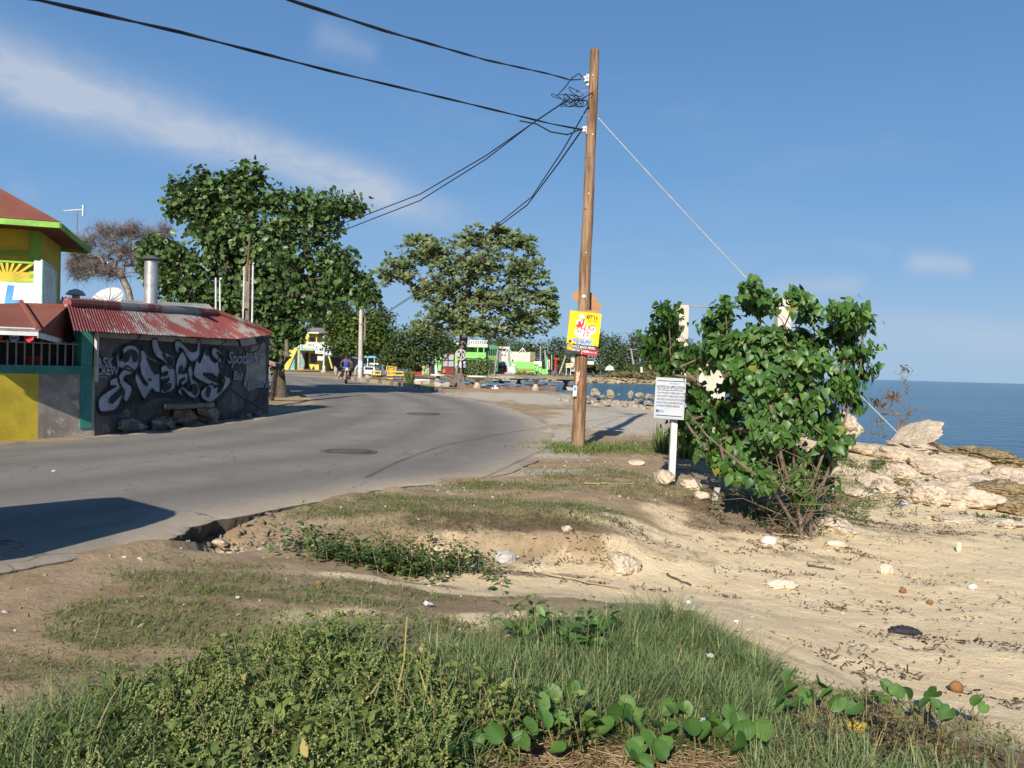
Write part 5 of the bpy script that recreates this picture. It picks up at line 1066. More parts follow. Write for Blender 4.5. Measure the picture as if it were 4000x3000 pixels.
sp_b = [(b[0], b[1], b[2], b[3], (k * 37 % 100) / 100 * 1.1 - .55 + (2.55 if b[0] < 2770 else (1.0 if b[0] < 2890 else 0))) for k, b in enumerate(BU)]
Tb = px_blobs(sp_b, bu_y + .25, 1500, .6, .0)
V, F, ti, P, Rm, S = leaf_cluster(Tb, 7, .07, .105, HEART, upw=.3, var=.28, hang=.9, outw=.9)
N1 = len(P); ordr = np.argsort(P[:, 1]); singles = set(ordr[:290].tolist())
hm = mesh_np('leaf', HEART[0], HEART[1]); hm.materials.append(bushl_o)
for i in singles:
    lo = bpy.data.objects.new('leaf', hm); col.objects.link(lo); lo.parent = bush
    m4 = Matrix([list(Rm[i][r] * S[i]) + [P[i][r] - bb[r]] for r in range(3)] + [[0, 0, 0, 1]]); lo.matrix_local = m4
rest = np.array([i for i in range(N1) if i not in singles]); V, F = inst(HEART[0], HEART[1], P[rest], Rm[rest], S[rest])
np_obj('foliage', V, F, bushl, bush, np.repeat(np.clip(rng.normal(.45, .24, len(rest)), 0, 1), 12), kind='stuff')
stems = [[(3133, 2112), (3128, 2030), (3100, 1930), (3062, 1830), (3030, 1700), (3010, 1580)], [(3110, 1985), (3102, 1850), (3100, 1700), (3110, 1540), (3140, 1420)], [(3140, 2060), (3200, 1930), (3250, 1800), (3300, 1640), (3360, 1450), (3375, 1290)], [(3120, 2040), (3010, 1900), (2880, 1800), (2760, 1700), (2680, 1600)], [(3130, 2020), (3170, 1900), (3220, 1760), (3260, 1600), (3290, 1420)]]
trunkP = [PT(a, b, bu_y + .1 * math.sin(k)) for k, (a, b) in enumerate(stems[0])]; trunkP[0] = bb - UP * .08
V, F = skeleton(trunkP, Tb, r_tip=.0028, r_max=.03, up=.15, wig=.25, power=.42, up_pen=1.2, step=.22)
np_obj('branches', V, F, twig, bush, smooth=True)
for k, st in enumerate(stems[1:]):
    pts = [PT(a, b, bu_y + .18 * math.sin(j * 1.3 + k)) for j, (a, b) in enumerate(st)]; pts[0] = bb + np.array((.1 * (k - 1.5), .12, .0)) if k != 0 else GT(3105, 2040) - UP * .05
    MB().tube(pts, [.024 * (1 - .7 * j / (len(pts) - 1)) for j in range(len(pts))], 7).build('stem', twig, bush, smooth=True)
# dry lower twigs of the bush
dt = MB()
for k in range(100):
    a0_ = PT(rng.uniform(2980, 3260), rng.uniform(1830, 2070), bu_y + rng.uniform(-.35, .45)); d_ = np.array((rng.normal(0, .35), rng.normal(0, .2), rng.normal(.05, .25)))
    dt.tube([a0_, a0_ + d_ * .5 + rng.normal(0, .04, 3), a0_ + d_ + rng.normal(0, .06, 3)], [.007, .005, .002], 4)
dt.build('dry_twigs', twig, bush, kind='stuff')
# leafless shrub by the water
db = GT(3490, 1760); dry_y = db[1]
_ = 0; ds_ = thing('dead_shrub', 'leafless brown shrub with shrivelled leaves beside the sea', 'shrub', db)
Td = px_blobs([(3470, 1560, 70, 60), (3530, 1480, 40, 70), (3570, 1600, 70, 50), (3420, 1640, 60, 40), (3440, 1580, 50, 50), (3560, 1660, 80, 40), (3400, 1690, 70, 40)], dry_y, 380, .7, .1)
V, F = skeleton([db, PT(3505, 1690, dry_y), PT(3515, 1620, dry_y)], Td, r_tip=.0032, r_max=.03, up=.2, wig=.3, power=.42); np_obj('branches', V, F, twig, ds_)
V, F, ti, *_ = leaf_cluster(px_blobs([(3490, 1545, 28, 25), (3530, 1440, 14, 24), (3420, 1570, 40, 14)], dry_y, 26, .6, .1), 4, .05, .12, OVATE, hang=.8); np_obj('withered_leaves', V, F, leaf_mat('withered', (.09, .05, .03), (.17, .10, .06), (.25, .16, .10), .8, .1, .15), ds_, ti, kind='stuff')
# ================================================================== MIDDLE DISTANCE: junction, kerb, tables, benches, far buildings
def pxbox(x0, y0, x1, y1, Y, dep, mat, name, parent, bevel=0.0, top=None):
    """box whose front face fills a rectangle measured in the photograph, standing at distance Y"""
    s_ = Y / FPX; c = PT((x0 + x1) / 2, (y0 + y1) / 2, Y)
    return MB().box((c[0], Y + dep / 2, c[2]), ((x1 - x0) * s_, dep, (y1 - y0) * s_)).build(name, mat, parent, bevel=bevel)
def thing_px(name, label, cat, px, py, Y, group=None): return thing(name, label, cat, PT(px, py, Y), group)
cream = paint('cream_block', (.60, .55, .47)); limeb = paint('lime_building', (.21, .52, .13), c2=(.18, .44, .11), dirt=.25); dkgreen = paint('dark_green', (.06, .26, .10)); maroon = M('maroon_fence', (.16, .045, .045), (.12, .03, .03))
yhouse = paint('house_yellow', (.66, .50, .10)); tealt = paint('house_teal', (.22, .45, .38)); grroof = M('grey_shingle', (.23, .21, .185)); glassd = M('dark_glass', (.03, .035, .04), None, 3, .15, 0, spec=.5); cyan = paint('cyan_fascia', (.10, .45, .60))
# kerb, painted in turn
K = resample(np.array([GR(*p) for p in ((1712, 1534), (1640, 1522), (1540, 1505), (1450, 1494), (1380, 1487), (1310, 1478))]), 27, 1)
kb = thing('painted_kerb', 'road kerb painted in worn yellow and black blocks at the bend', 'kerb', K[0])
ky, kk = M('kerb_yellow', (.40, .34, .19), (.30, .25, .15), 3, .9, .3), M('kerb_grey', (.13, .125, .115), (.20, .185, .16), 3, .9, .3)
for i in range(26):
    a, b = K[i], K[i + 1]; d_ = b - a; L_ = np.linalg.norm(d_); d_ /= L_; n_v = np.array((d_[1], -d_[0], 0)); cc_ = (a + b) / 2 + n_v * .12 * (1 if n_v[0] > 0 else -1)
    MB().box((cc_[0], cc_[1], cc_[2] + .06), (L_ * .985, .24, .32), ex=d_, ez=UP).build('kerb_stone', ky if i % 3 else kk, kb, bevel=.025)
# concrete lamp pole
cb = GR(1407, 1483); cp = thing('concrete_pole', 'pale concrete power pole at the far kerb', 'power pole', cb); cY = cb[1]
cpm = M('pole_concrete', (.46, .42, .36), (.36, .33, .28), 2, .9, .2); ct = PT(1412, 1066, cY)
MB().tube([cb - UP * .2, (cb + ct) / 2, ct], [.19, .155, .11], 12).build('shaft', cpm, cp, smooth=True)
MB().tube([PT(1424, 1272, cY - .2), PT(1428, 1240, cY - .2), PT(1424, 1330, cY - .2)], .09, 7).build('pole_stub', wood, cp); MB().lathe(PT(1412, 1266, cY), [(.2, -.03), (.2, .03)], 12).build('strap', steel, cp)
MB().lathe(PT(1408, 1420, cY), [(.19, -.35), (.19, .2)], 14).build('bill', M('pole_bill', (.35, .55, .68), (.62, .66, .68), 9, .6, 0), cp); MB().lathe(PT(1407, 1436, cY), [(.193, -.4), (.193, -.1)], 14).build('bill', M('pole_bill_white', (.6, .66, .7), (.2, .45, .6), 12, .6, 0), cp)
sl_ = thing('street_light', 'white street light head over the trees on a long arm', 'street light', PT(1560, 1470, 88)); a, b = PT(1575, 1450, 88), PT(1572, 1305, 88)
MB().tube([a, b], .13, 8).build('pole', wood, sl_); MB().tube([b - UP * .2, PT(1545, 1303, 87.5), PT(1535, 1302, 87)], .05, 6).build('arm', steel, sl_); MB().lathe(PT(1530, 1301, 87), [(.02, -.45), (.28, -.3), (.3, .1), (.1, .42), (.02, .45)], 12, axis=(1, 0, .1)).build('head', whitew, sl_)
# standing stones and debris by the junction
for k, (px, py, w_, h_, lab) in enumerate(((1311, 1452, 18, 44, 'tall leaning concrete slab beside the motorcycle'), (1332, 1463, 20, 24, 'rough stone lump behind the motorcycle'), (1390, 1450, 16, 50, 'leaning driftwood coloured slab against the concrete pole'), (1436, 1473, 28, 18, 'pale stone block left of the bench pile'))):
    p = PT(px, py, 61 + k); rock('roadside_stone', lab, p, (w_ * .0195, .35, h_ * .0205), 80 + k, M('pale_concrete', (.40, .36, .29), (.28, .25, .2), 3, .95, .5, 12), rough=.2, cuts=8, tilt=-.2 if k == 0 else (.25 if k == 2 else 0), cat='stone')
# ---- motorcycle and rider, coming towards us
mb = GR(1352, 1499); mc = thing('motorcycle', 'red motorcycle coming round the bend with its rider', 'motorcycle', mb, rz=math.radians(14))
tyre = M('tyre', (.02, .02, .02), None, 8, .8, .2); mred = M('moto_red', (.30, .02, .025), None, 3, .3, 0, spec=.5); chrome = M('chrome', (.6, .6, .6), None, 4, .2, 0, metal=.9); blackp = M('black_plastic', (.02, .02, .022), None, 4, .5, 0)
def wheel(y, z, r, w, name='wheel'):
    prof = [(r - .07, -w / 2), (r - .02, -w / 2), (r, -w * .25), (r, w * .25), (r - .02, w / 2), (r - .07, w / 2), (r - .07, -w / 2)]
    o_ = MB().lathe((0, y, z), prof, 20, axis=(1, 0, 0)).build(name, tyre, mc, smooth=True, local=True); m = MB()
    for k in range(6): a = k * math.pi / 3; m.box((0, y + math.cos(a) * r * .4, z + math.sin(a) * r * .4), (.03, r * .75, .03), ex=(1, 0, 0), ey=(0, math.cos(a), math.sin(a)), ez=(0, -math.sin(a), math.cos(a)))
    m.lathe((0, y, z), [(.05, -.06), (.05, .06)], 10, axis=(1, 0, 0)); m.build('rim', chrome, o_, local=True)
wheel(-.62, .29, .29, .09); wheel(.62, .29, .29, .11)
MB().tube([(-.08, -.62, .29), (-.08, -.44, .85)], .025, 8).tube([(.08, -.62, .29), (.08, -.44, .85)], .025, 8).build('fork', chrome, mc, local=True)
MB().add([(-.05, -.95, .42), (.05, -.95, .42), (.06, -.65, .62), (-.06, -.65, .62), (-.06, -.38, .55), (.06, -.38, .55)], [(0, 1, 2, 3), (3, 2, 5, 4)]).build('mudguard', mred, mc, local=True)
MB().lathe((0, -.52, .88), [(.02, .1), (.09, .06), (.10, -.02), (.085, -.07), (.01, -.075)], 14, axis=(0, 1, 0)).build('headlight', M('lamp_lens', (.55, .57, .55), None, 5, .15, 0, spec=.6), mc, smooth=True, local=True)
MB().tube([(-.38, -.28, 1.02), (-.2, -.40, .98), (0, -.44, .94), (.2, -.40, .98), (.38, -.28, 1.02)], .016, 7).build('handlebar', chrome, mc, local=True)
for s_ in (-1, 1): MB().tube([(s_ * .27, -.34, 1.0), (s_ * .33, -.38, 1.16)], .008, 5).lathe((s_ * .34, -.38, 1.2), [(.01, -.012), (.05, -.01), (.05, .01), (.01, .012)], 10, axis=(0, 1, 0)).build('mirror', blackp, mc, local=True); MB().lathe((s_ * .17, -.46, .86), [(.01, -.03), (.035, -.02), (.035, .03)], 8, axis=(0, 1, 0)).build('indicator', M('amber', (.6, .25, .03)), mc, local=True)
MB().lathe((0, -.12, .82), [(.03, -.28), (.13, -.18), (.16, .05), (.12, .24), (.02, .28)], 14, axis=(0, 1, -.1)).build('fuel_tank', mred, mc, smooth=True, local=True); MB().box((0, .42, .80), (.26, .62, .09)).build('seat', blackp, mc, bevel=.03, local=True)
MB().box((0, -.02, .46), (.26, .36, .32)).build('engine', steel, mc, bevel=.04, local=True); MB().tube([(.14, -.15, .35), (.17, .2, .28), (.17, .75, .36)], .045, 8).build('exhaust', chrome, mc, smooth=True, local=True); MB().box((0, .0, .60), (.06, 1.0, .05), ey=(0, .95, .25), ez=(0, -.25, .95)).build('frame', mred, mc, local=True)
rd = thing('person', 'person in a blue sleeveless top riding the red motorcycle', 'person', mb, rz=math.radians(14))
skin = M('skin_brown', (.17, .08, .05), (.14, .065, .04), 6, .6, 0); shirt = M('blue_vest', (.05, .09, .42), (.035, .065, .32), 7, .8, .2); trous = M('dark_trousers', (.03, .03, .04), None, 7, .85, .2); hairm = M('dark_hair', (.02, .015, .012), None, 20, .8, .4)
def skinned(name, verts, edges, radii, mat, parent, sub=2):
    me = bpy.data.meshes.new(name); me.from_pydata(verts, edges, []); o_ = link(name, me, mat, parent)
    bm = bmesh.new(); bm.from_mesh(me); ly = bm.verts.layers.skin.verify()
    for v, r in zip(bm.verts, radii): v[ly].radius = (r, r) if not isinstance(r, tuple) else r; v[ly].use_root = v.index == 0
    bm.to_mesh(me); bm.free(); o_.modifiers.new('Skin', 'SKIN').use_smooth_shade = True; ss = o_.modifiers.new('Sub', 'SUBSURF'); ss.levels = ss.render_levels = sub; return o_
bv = [(0, .32, .92), (0, .27, 1.08), (0, .20, 1.28), (0, .15, 1.42), (0, .12, 1.52), (0, .09, 1.60), (0, .07, 1.70),
      (-.19, .17, 1.40), (-.33, -.02, 1.22), (-.33, -.26, 1.05), (.19, .17, 1.40), (.33, -.02, 1.22), (.33, -.26, 1.05),
      (-.13, .28, .88), (-.25, -.10, .80), (-.22, .06, .38), (-.22, -.08, .32), (.13, .28, .88), (.25, -.10, .80), (.22, .06, .38), (.22, -.08, .32)]
be = [(0, 1), (1, 2), (2, 3), (3, 4), (4, 5), (5, 6), (3, 7), (7, 8), (8, 9), (3, 10), (10, 11), (11, 12), (0, 13), (13, 14), (14, 15), (15, 16), (0, 17), (17, 18), (18, 19), (19, 20)]
br = [.15, .14, .16, .12, .055, .095, .085, .075, .05, .04, .075, .05, .04, .10, .075, .055, .05, .10, .075, .055, .05]
skinned('body', bv, be, br, skin, rd)
skinned('vest', [(0, .32, .92), (0, .27, 1.08), (0, .20, 1.28), (0, .16, 1.42), (-.13, .175, 1.42), (.13, .175, 1.42)], [(0, 1), (1, 2), (2, 3), (3, 4), (3, 5)], [.165, .165, .185, .135, .085, .085], shirt, rd)
skinned('trousers', [(0, .32, .90), (-.13, .28, .88), (-.25, -.10, .80), (-.22, .05, .42), (.13, .28, .88), (.25, -.10, .80), (.22, .05, .42)], [(0, 1), (1, 2), (2, 3), (0, 4), (4, 5), (5, 6)], [.16, .12, .092, .075, .12, .092, .075], trous, rd)
MB().lathe((0, .10, 1.68), [(.02, .13), (.09, .11), (.115, .03), (.11, -.05), (.06, -.07)], 12).build('hair', hairm, rd, smooth=True, local=True)
MB().box((0, -.028, 1.645), (.03, .04, .05)).build('nose', skin, rd, bevel=.01, local=True); MB().box((-.04, -.02, 1.675), (.03, .01, .012)).box((.04, -.02, 1.675), (.03, .01, .012)).box((0, -.018, 1.60), (.05, .01, .012)).build('face_features', hairm, rd, local=True)
for s_ in (-1, 1):
    for q in range(4): MB().tube([(s_ * (.31 + q * .019), -.27, 1.04), (s_ * (.31 + q * .019), -.31, 1.035), (s_ * (.31 + q * .019), -.30, 1.005)], .009, 5).build('finger', skin, rd, local=True)
    MB().tube([(s_ * .30, -.25, 1.03), (s_ * .275, -.28, 1.0)], .010, 5).build('thumb', skin, rd, local=True); MB().box((s_ * .22, -.10, .27), (.09, .25, .08)).build('shoe', blackp, rd, bevel=.025, local=True)
# ---- sign pole with boards, stone base
sY = 96; sgp = thing_px('sign_pole', 'white pole carrying five small white sign boards', 'signpost', 1267, 1450, sY)
MB().tube([PT(1264, 1436, sY), PT(1268, 1308, sY)], .09, 8).build('pole', whitew, sgp); pxbox(1259, 1430, 1270, 1448, sY - .2, .4, cpm, 'plinth', sgp); MB().lathe(PT(1264, 1451, sY), [(.32, -.1), (.32, .1)], 14).build('base_disc', cpm, sgp)
MB().tube([PT(1203, 1337, sY), PT(1323, 1339, sY)], .045, 6).build('crossbar', whitew, sgp)
sgw = M('sign_white', (.74, .75, .74), (.64, .66, .66), 8, .6, 0); sgr = M('sign_red_print', (.62, .30, .30), (.72, .70, .68), 25, .6, 0, lo=.45, hi=.55); sgb = M('sign_blue_print', (.62, .66, .72), (.12, .2, .42), 14, .6, 0, lo=.55, hi=.6); blu_s = M('sign_blue', (.10, .16, .36))
for (x0, y0, x1, y1, m_) in ((1228, 1340, 1260, 1364, sgw), (1272, 1345, 1293, 1360, sgr), (1232, 1370, 1264, 1381, sgw), (1270, 1373, 1294, 1390, sgb), (1240, 1392, 1265, 1408, sgr)): pxbox(x0, y0, x1, y1, sY - .12, .05, m_, 'board', sgp)
pxbox(1270, 1385, 1294, 1390, sY - .15, .03, blu_s, 'board_stripe', sgp)
for yy_ in (1373, 1376): pxbox(1236, yy_, 1260, yy_ + 1.2, sY - .14, .02, blackp, 'print', sgp)
# ---- yellow house
hY = 112; yh = thing_px('yellow_house', 'two-storey yellow house with outside stairs and grey roof', 'house', 1180, 1442, hY); yhs = hY / FPX
pxbox(1118, 1368, 1246, 1443, hY + 2.5, 7, yhouse, 'lower_wall', yh); pxbox(1150, 1362, 1250, 1369, hY - .6, 9, tealt, 'balcony_slab', yh)
pxbox(1188, 1298, 1238, 1362, hY + 3, 6, yhouse, 'upper_wall', yh); pxbox(1204, 1318, 1226, 1352, hY + 2.9, .15, glassd, 'window', yh); pxbox(1202, 1314, 1228, 1318, hY + 2.85, .2, yhouse, 'window_head', yh)
for x_ in (1236, 1262): pxbox(x_ - 2, 1300, x_ + 2, 1362, hY - .2, .25, yhouse if x_ < 1250 else tealt, 'column', yh)
rc = [PT(1176, 1299, hY - .9), PT(1282, 1300, hY - .9)]; z_ = rc[0][2]; xa, xb = rc[0][0], rc[1][0]; ya, yb = hY - .9, hY + 9; ap = PT(1235, 1279, hY + 3)
MB().add([(xa, ya, z_), (xb, ya, z_), (xb, yb, z_), (xa, yb, z_), (ap[0] - .8, hY + 4, ap[2]), (ap[0] + .8, hY + 4, ap[2])], [(0, 1, 5, 4), (1, 2, 5), (2, 3, 4, 5), (3, 0, 4), (0, 3, 2, 1)]).build('roof', grroof, yh); pxbox(1176, 1297, 1245, 1302, hY - 1.0, .1, whitew, 'fascia', yh)
for k in range(12): pxbox(1160 + k * 6, 1343, 1163 + k * 6, 1361, hY - .6, .12, whitew, 'baluster', yh)
pxbox(1156, 1339, 1250, 1343, hY - .65, .2, whitew, 'handrail', yh)
for x0, x1 in ((1166, 1173), (1176, 1188), (1190, 1204)): pxbox(x0, 1378, x1, 1438, hY + 2.4, .12, M('door_blue', (.22, .33, .36)) if x0 < 1190 else glassd, 'door', yh)
pxbox(1214, 1382, 1236, 1418, hY + 2.4, .12, glassd, 'window', yh)
for k in range(10): pxbox(1098 + k * 4.6, 1442 - (k + 1) * 7.6, 1150, 1443 - k * 7.6, hY - 2.2 + .0, 1.6 + .01 * k, tealt, 'stair_step', yh)
MB().prism([PT(1112, 1444, hY - 2.4), PT(1112, 1424, hY - 2.4), PT(1156, 1344, hY - 2.4), PT(1162, 1362, hY - 2.4), PT(1126, 1444, hY - 2.4)], (0, .18, 0)).build('stair_parapet', yhouse, yh)
MB().prism([PT(1281, 1390, hY), PT(1286, 1390, hY), PT(1300, 1440, hY), PT(1295, 1440, hY)], (0, .6, 0)).build('side_stair', yhouse, yh)
for x_ in (1062, 1076, 1092): pxbox(x_ - 4, 1370, x_ + 4, 1444, hY + 1, .4, yhouse, 'porch_column', yh)
pxbox(1050, 1370, 1112, 1443, hY + 3, .3, M('peach_wall', (.5, .3, .2)), 'porch_wall', yh)
# ---- grey-roofed low shop and cyan-roofed shop
gs = thing_px('low_shop', 'low shop with grey rusted roof behind the motorcycle', 'shop', 1330, 1440, 122); pxbox(1270, 1398, 1385, 1450, 122, 6, M('slate_wall', (.16, .165, .17)), 'wall', gs)
MB().hexa([PT(1262, 1398, 121.5), PT(1386, 1399, 121.5), PT(1375, 1390, 126), PT(1290, 1390, 126)], [PT(1262, 1394, 121.5), PT(1386, 1395, 121.5), PT(1366, 1372, 126), PT(1296, 1366, 126)]).build('roof', grroof, gs); pxbox(1332, 1388, 1368, 1395, 121.2, .1, redtin, 'red_patch', gs); pxbox(1325, 1396, 1370, 1399, 121.1, .1, tealt, 'fascia', gs)
pxbox(1352, 1410, 1378, 1440, 121.7, .1, M('shop_mural', (.6, .55, .45), (.5, .15, .05), 2.5, .7, 0, lo=.5, hi=.54, c3=(.6, .4, .05)), 'mural', gs)
cs_ = thing_px('cyan_shop', 'low cyan-roofed shop front behind the white car', 'shop', 1450, 1445, 135); pxbox(1400, 1398, 1570, 1455, 137, 6, M('ochre_wall', (.30, .23, .16)), 'wall', cs_); pxbox(1396, 1390, 1490, 1398, 134, 8, cyan, 'roof', cs_)
for x_ in (1436, 1462): pxbox(x_ - 1.5, 1398, x_ + 1.5, 1440, 134.2, .2, whitew, 'column', cs_)
pxbox(1400, 1422, 1500, 1452, 134.5, .3, M('blue_grey_wall', (.10, .15, .18)), 'front_wall', cs_); pxbox(1443, 1418, 1478, 1424, 134.3, .2, whitew, 'railing', cs_)
# ---- white car seen from behind, silver car far off
def car(px, py, Y, rz, mat, label, name='parked_car', wagon=True):
    b = PT(px, py, Y); o_ = thing(name, label, 'car', b, rz=rz); L_, W_, hh = 4.2, 1.68, 1.42
    prof = [(-2.1, .25), (-2.1, .75), (-2.02, .92), (-1.85, 1.36) if wagon else (-1.35, .98), (-1.5, 1.42) if wagon else (-.75, 1.38), (.35, 1.40), (.95, .95), (1.85, .80), (2.08, .65), (2.1, .28)]
    m = MB(); n_ = len(prof); V = [(p[0], s__ * (W_ / 2 - (.14 if p[1] > 1.1 else 0.0)), p[1]) for s__ in (-1, 1) for p in prof]
    m.add(V, [tuple(range(n_))[::-1], tuple(range(n_, 2 * n_))] + [(i, (i + 1) % n_, n_ + (i + 1) % n_, n_ + i) for i in range(n_)]); m.build('body', mat, o_, bevel=.05, local=True, smooth=True)
    for x_ in (-1.3, 1.3):
        for s__ in (-1, 1):
            w_ = MB().lathe((x_, s__ * .72, .3), [(.18, -.1), (.3, -.1), (.31, 0), (.3, .1), (.18, .1)], 16, axis=(0, 1, 0)).build('wheel', tyre, o_, local=True); MB().lathe((x_, s__ * .80, .3), [(.02, -.02), (.17, -.02), (.17, .02), (.02, .03)], 12, axis=(0, 1, 0)).build('rim', chrome, w_, local=True)
    if wagon: MB().add([(-2.045, -.62, .95), (-2.045, .62, .95), (-1.90, .55, 1.30), (-1.90, -.55, 1.30)], [(0, 1, 2, 3)]).build('rear_window', glassd, o_, local=True)
    else: MB().add([(-1.36, -.58, 1.0), (-1.36, .58, 1.0), (-.82, .52, 1.34), (-.82, -.52, 1.34)], [(0, 1, 2, 3)]).build('rear_window', glassd, o_, local=True)
    MB().add([(.98, -.6, .97), (.98, .6, .97), (.44, .54, 1.36), (.44, -.54, 1.36)], [(0, 1, 2, 3)]).build('windscreen', glassd, o_, local=True)
    for s__ in (-1, 1): MB().add([(-1.75 if wagon else -.95, s__ * .80, .98), (.75, s__ * .81, .98), (.3, s__ * .72, 1.32), (-1.55 if wagon else -.7, s__ * .72, 1.32)], [(0, 1, 2, 3)]).build('side_window', glassd, o_, local=True); MB().box((-2.1, s__ * .66, .72), (.04, .22, .2)).build('tail_light', M('tail_red', (.4, .03, .02)), o_, local=True); MB().box((2.09, s__ * .58, .62), (.06, .34, .14)).build('headlight', MATS['lamp_lens'], o_, local=True)
    MB().box((-2.13, 0, .38), (.1, 1.6, .18)).build('bumper', mat, o_, bevel=.03, local=True); return o_
car(1440, 1470, 118, math.radians(100), M('car_white', (.75, .75, .74), None, 2, .3, 0, dirt=.05, spec=.5), 'white hatchback parked beyond the bench pile, seen from behind')
car(2166, 1466, 236, math.radians(205), M('car_silver', (.18, .22, .26), None, 2, .3, 0, dirt=.05, spec=.5, metal=.3), 'silver grey saloon on the far road by the lime wall', 'moving_car', False)
# ---- pile of wooden benches
bnY = 60.5; blub = paint('bench_blue', (.055, .12, .30), c2=(.04, .09, .22)); yelb = paint('bench_yellow', (.58, .40, .05), c2=(.45, .30, .04)); brw = M('pallet_brown', (.11, .06, .045), (.07, .04, .03))
def bench(cx, cy, w, h, mat, tilt, lab, dy=0.0, slats=4):
    c = PT(cx, cy, bnY + dy); s_ = (bnY + dy) / FPX; o_ = thing('wooden_bench', lab, 'bench', c - UP * h * s_ / 2, 'piled wooden benches'); ex = np.array((math.cos(tilt), 0, math.sin(tilt))); ez = np.array((-math.sin(tilt), 0, math.cos(tilt)))
    for k in range(slats): MB().box(tuple(c + ez * h * s_ * (k / (slats - 1) - .5) * .9 + np.array((0, .05 * k, 0))), (w * s_, .05, h * s_ / slats * .55), ex=ex, ez=ez).build('slat', mat, o_)
    for u in (-.45, .45): MB().box(tuple(c + ex * u * w * s_ + np.array((0, .12, 0))), (.07, .3, h * s_), ex=ex, ez=ez).build('side_frame', mat, o_)
    for k in range(2): MB().box(tuple(c - ez * h * s_ * .1 + np.array((0, -.2 + .12 * k, 0))), (w * s_, .1, .035), ex=ex, ez=ez).build('seat_slat', mat, o_)
for a in ((1528, 1446, 40, 30, yelb, -.12, 'yellow slatted bench on top of the bench pile', .3, 5), (1470, 1462, 38, 26, yelb, .0, 'yellow bench at the left end of the bench pile', -.2, 3), (1492, 1460, 40, 26, blub, .05, 'blue bench standing in the middle of the bench pile', .1, 4), (1568, 1455, 38, 26, blub, .0, 'blue bench at the upper right of the bench pile', .4, 4), (1545, 1465, 68, 28, yelb, .03, 'long yellow bench across the front of the bench pile', -.3, 3), (1555, 1476, 36, 18, blub, .0, 'low blue bench at the right end of the bench pile', -.4, 3)): bench(*a)
for k, (px, py, lab) in enumerate(((1468, 1480, 'brown pallet under the left of the bench pile'), (1498, 1486, 'brown pallet under the middle of the bench pile'), (1528, 1488, 'brown pallet at the front right of the bench pile'))):
    c = PT(px, py, 59.8); o_ = thing('pallet', lab, 'pallet', c - UP * .15, 'pallets under the benches')
    for q in range(3): MB().box(tuple(c + UP * (-.1 + .1 * q)), (.72, .5, .05)).build('board', brw, o_)
    for q in (-1, 0, 1): MB().box(tuple(c + np.array((.3 * q, .0, -.05))), (.09, .45, .09)).build('block', brw, o_)
# ---- concrete tables and benches by the water
whc = M('table_white', (.62, .60, .54), (.48, .46, .41), 3, .8, .2); blc = M('table_blue', (.05, .13, .27), (.10, .17, .26), 4, .8, .2, c3=(.30, .31, .30)); ped = M('pedestal', (.40, .35, .27), (.28, .23, .17), 2.5, .9, .3); pedd = M('pedestal_brown', (.19, .11, .09), (.13, .08, .065), 2.5, .9, .3); bwp = M('black_white_paint', (.03, .03, .035), (.5, .52, .54), 3, .7, 0, lo=.5, hi=.53)
tb_g = 'round concrete tables by the water'; bn_g = 'concrete benches by the water'
def ctable(px, ytop, ybase, w, lab, topm, pedm):
    Y = .75 * FPX / (ybase - ytop) if ybase - ytop > 30 else 50; Y = min(max(Y, 44), 62); s_ = Y / FPX; z0 = float(hs(PT(px, ybase, Y)[0], Y)); c = PT(px, ybase, Y); h = (ybase - ytop) * s_; r = w * s_ / 2; c[2] = max(c[2], z0 - .03)
    o_ = thing('concrete_table', lab, 'table', c, tb_g); MB().lathe(c, [(r * .93, h - .10), (r, h - .08), (r, h - .02), (r * .97, h), (.02, h)], 24).build('top', topm, o_, smooth=True); MB().lathe(c, [(r * .36, 0), (r * .38, .05), (r * .33, .2), (r * .18, .38), (r * .17, .5), (r * .38, h - .10)], 14).build('pedestal', pedm, o_, smooth=True); return o_
def cbench(x0, x1, ytop, ybase, lab, topm, legm, n=2, Y=None):
    Y = Y or 49; s_ = Y / FPX; c = PT((x0 + x1) / 2, ytop, Y); w = (x1 - x0) * s_; h = (ybase - ytop) * s_; o_ = thing('concrete_bench', lab, 'bench', c - UP * h, bn_g)
    m = MB(); nn = 10; arc = [(w * (k / nn - .5), -.16 * math.sin(math.pi * k / nn)) for k in range(nn + 1)]
    m.hexa([(c[0] + a, Y + b, c[2] - .09) for a, b in arc] + [(c[0] + a, Y + b + .38, c[2] - .09) for a, b in arc[::-1]], [(c[0] + a, Y + b, c[2]) for a, b in arc] + [(c[0] + a, Y + b + .38, c[2]) for a, b in arc[::-1]]); m.build('seat', topm, o_)
    for k in range(n): u = (k + .5) / n - .5; x_ = c[0] + w * u * 1.15; MB().hexa([(x_ - .17, Y - .08, c[2] - h), (x_ + .17, Y - .08, c[2] - h), (x_ + .17, Y + .24, c[2] - h), (x_ - .17, Y + .24, c[2] - h)], [(x_ - .27, Y - .08, c[2] - .085), (x_ + .27, Y - .08, c[2] - .085), (x_ + .27, Y + .24, c[2] - .085), (x_ - .27, Y + .24, c[2] - .085)]).build('leg', legm, o_)
ctable(1864, 1473, 1524, 84, 'white topped round table nearest the almond tree trunk', whc, ped); ctable(1710, 1462, 1490, 60, 'white table behind the left benches under the almond tree', whc, ped); ctable(2026, 1479, 1512, 76, 'blue topped round table left of the tallest blue table', blc, pedd); ctable(2092, 1475, 1527, 80, 'blue topped round table in the middle of the row', blc, ped); ctable(2210, 1483, 1524, 74, 'blue topped round table next to the utility pole', blc, pedd); ctable(1958, 1488, 1524, 70, 'dark blue round table right of the white topped one', blc, bwp)
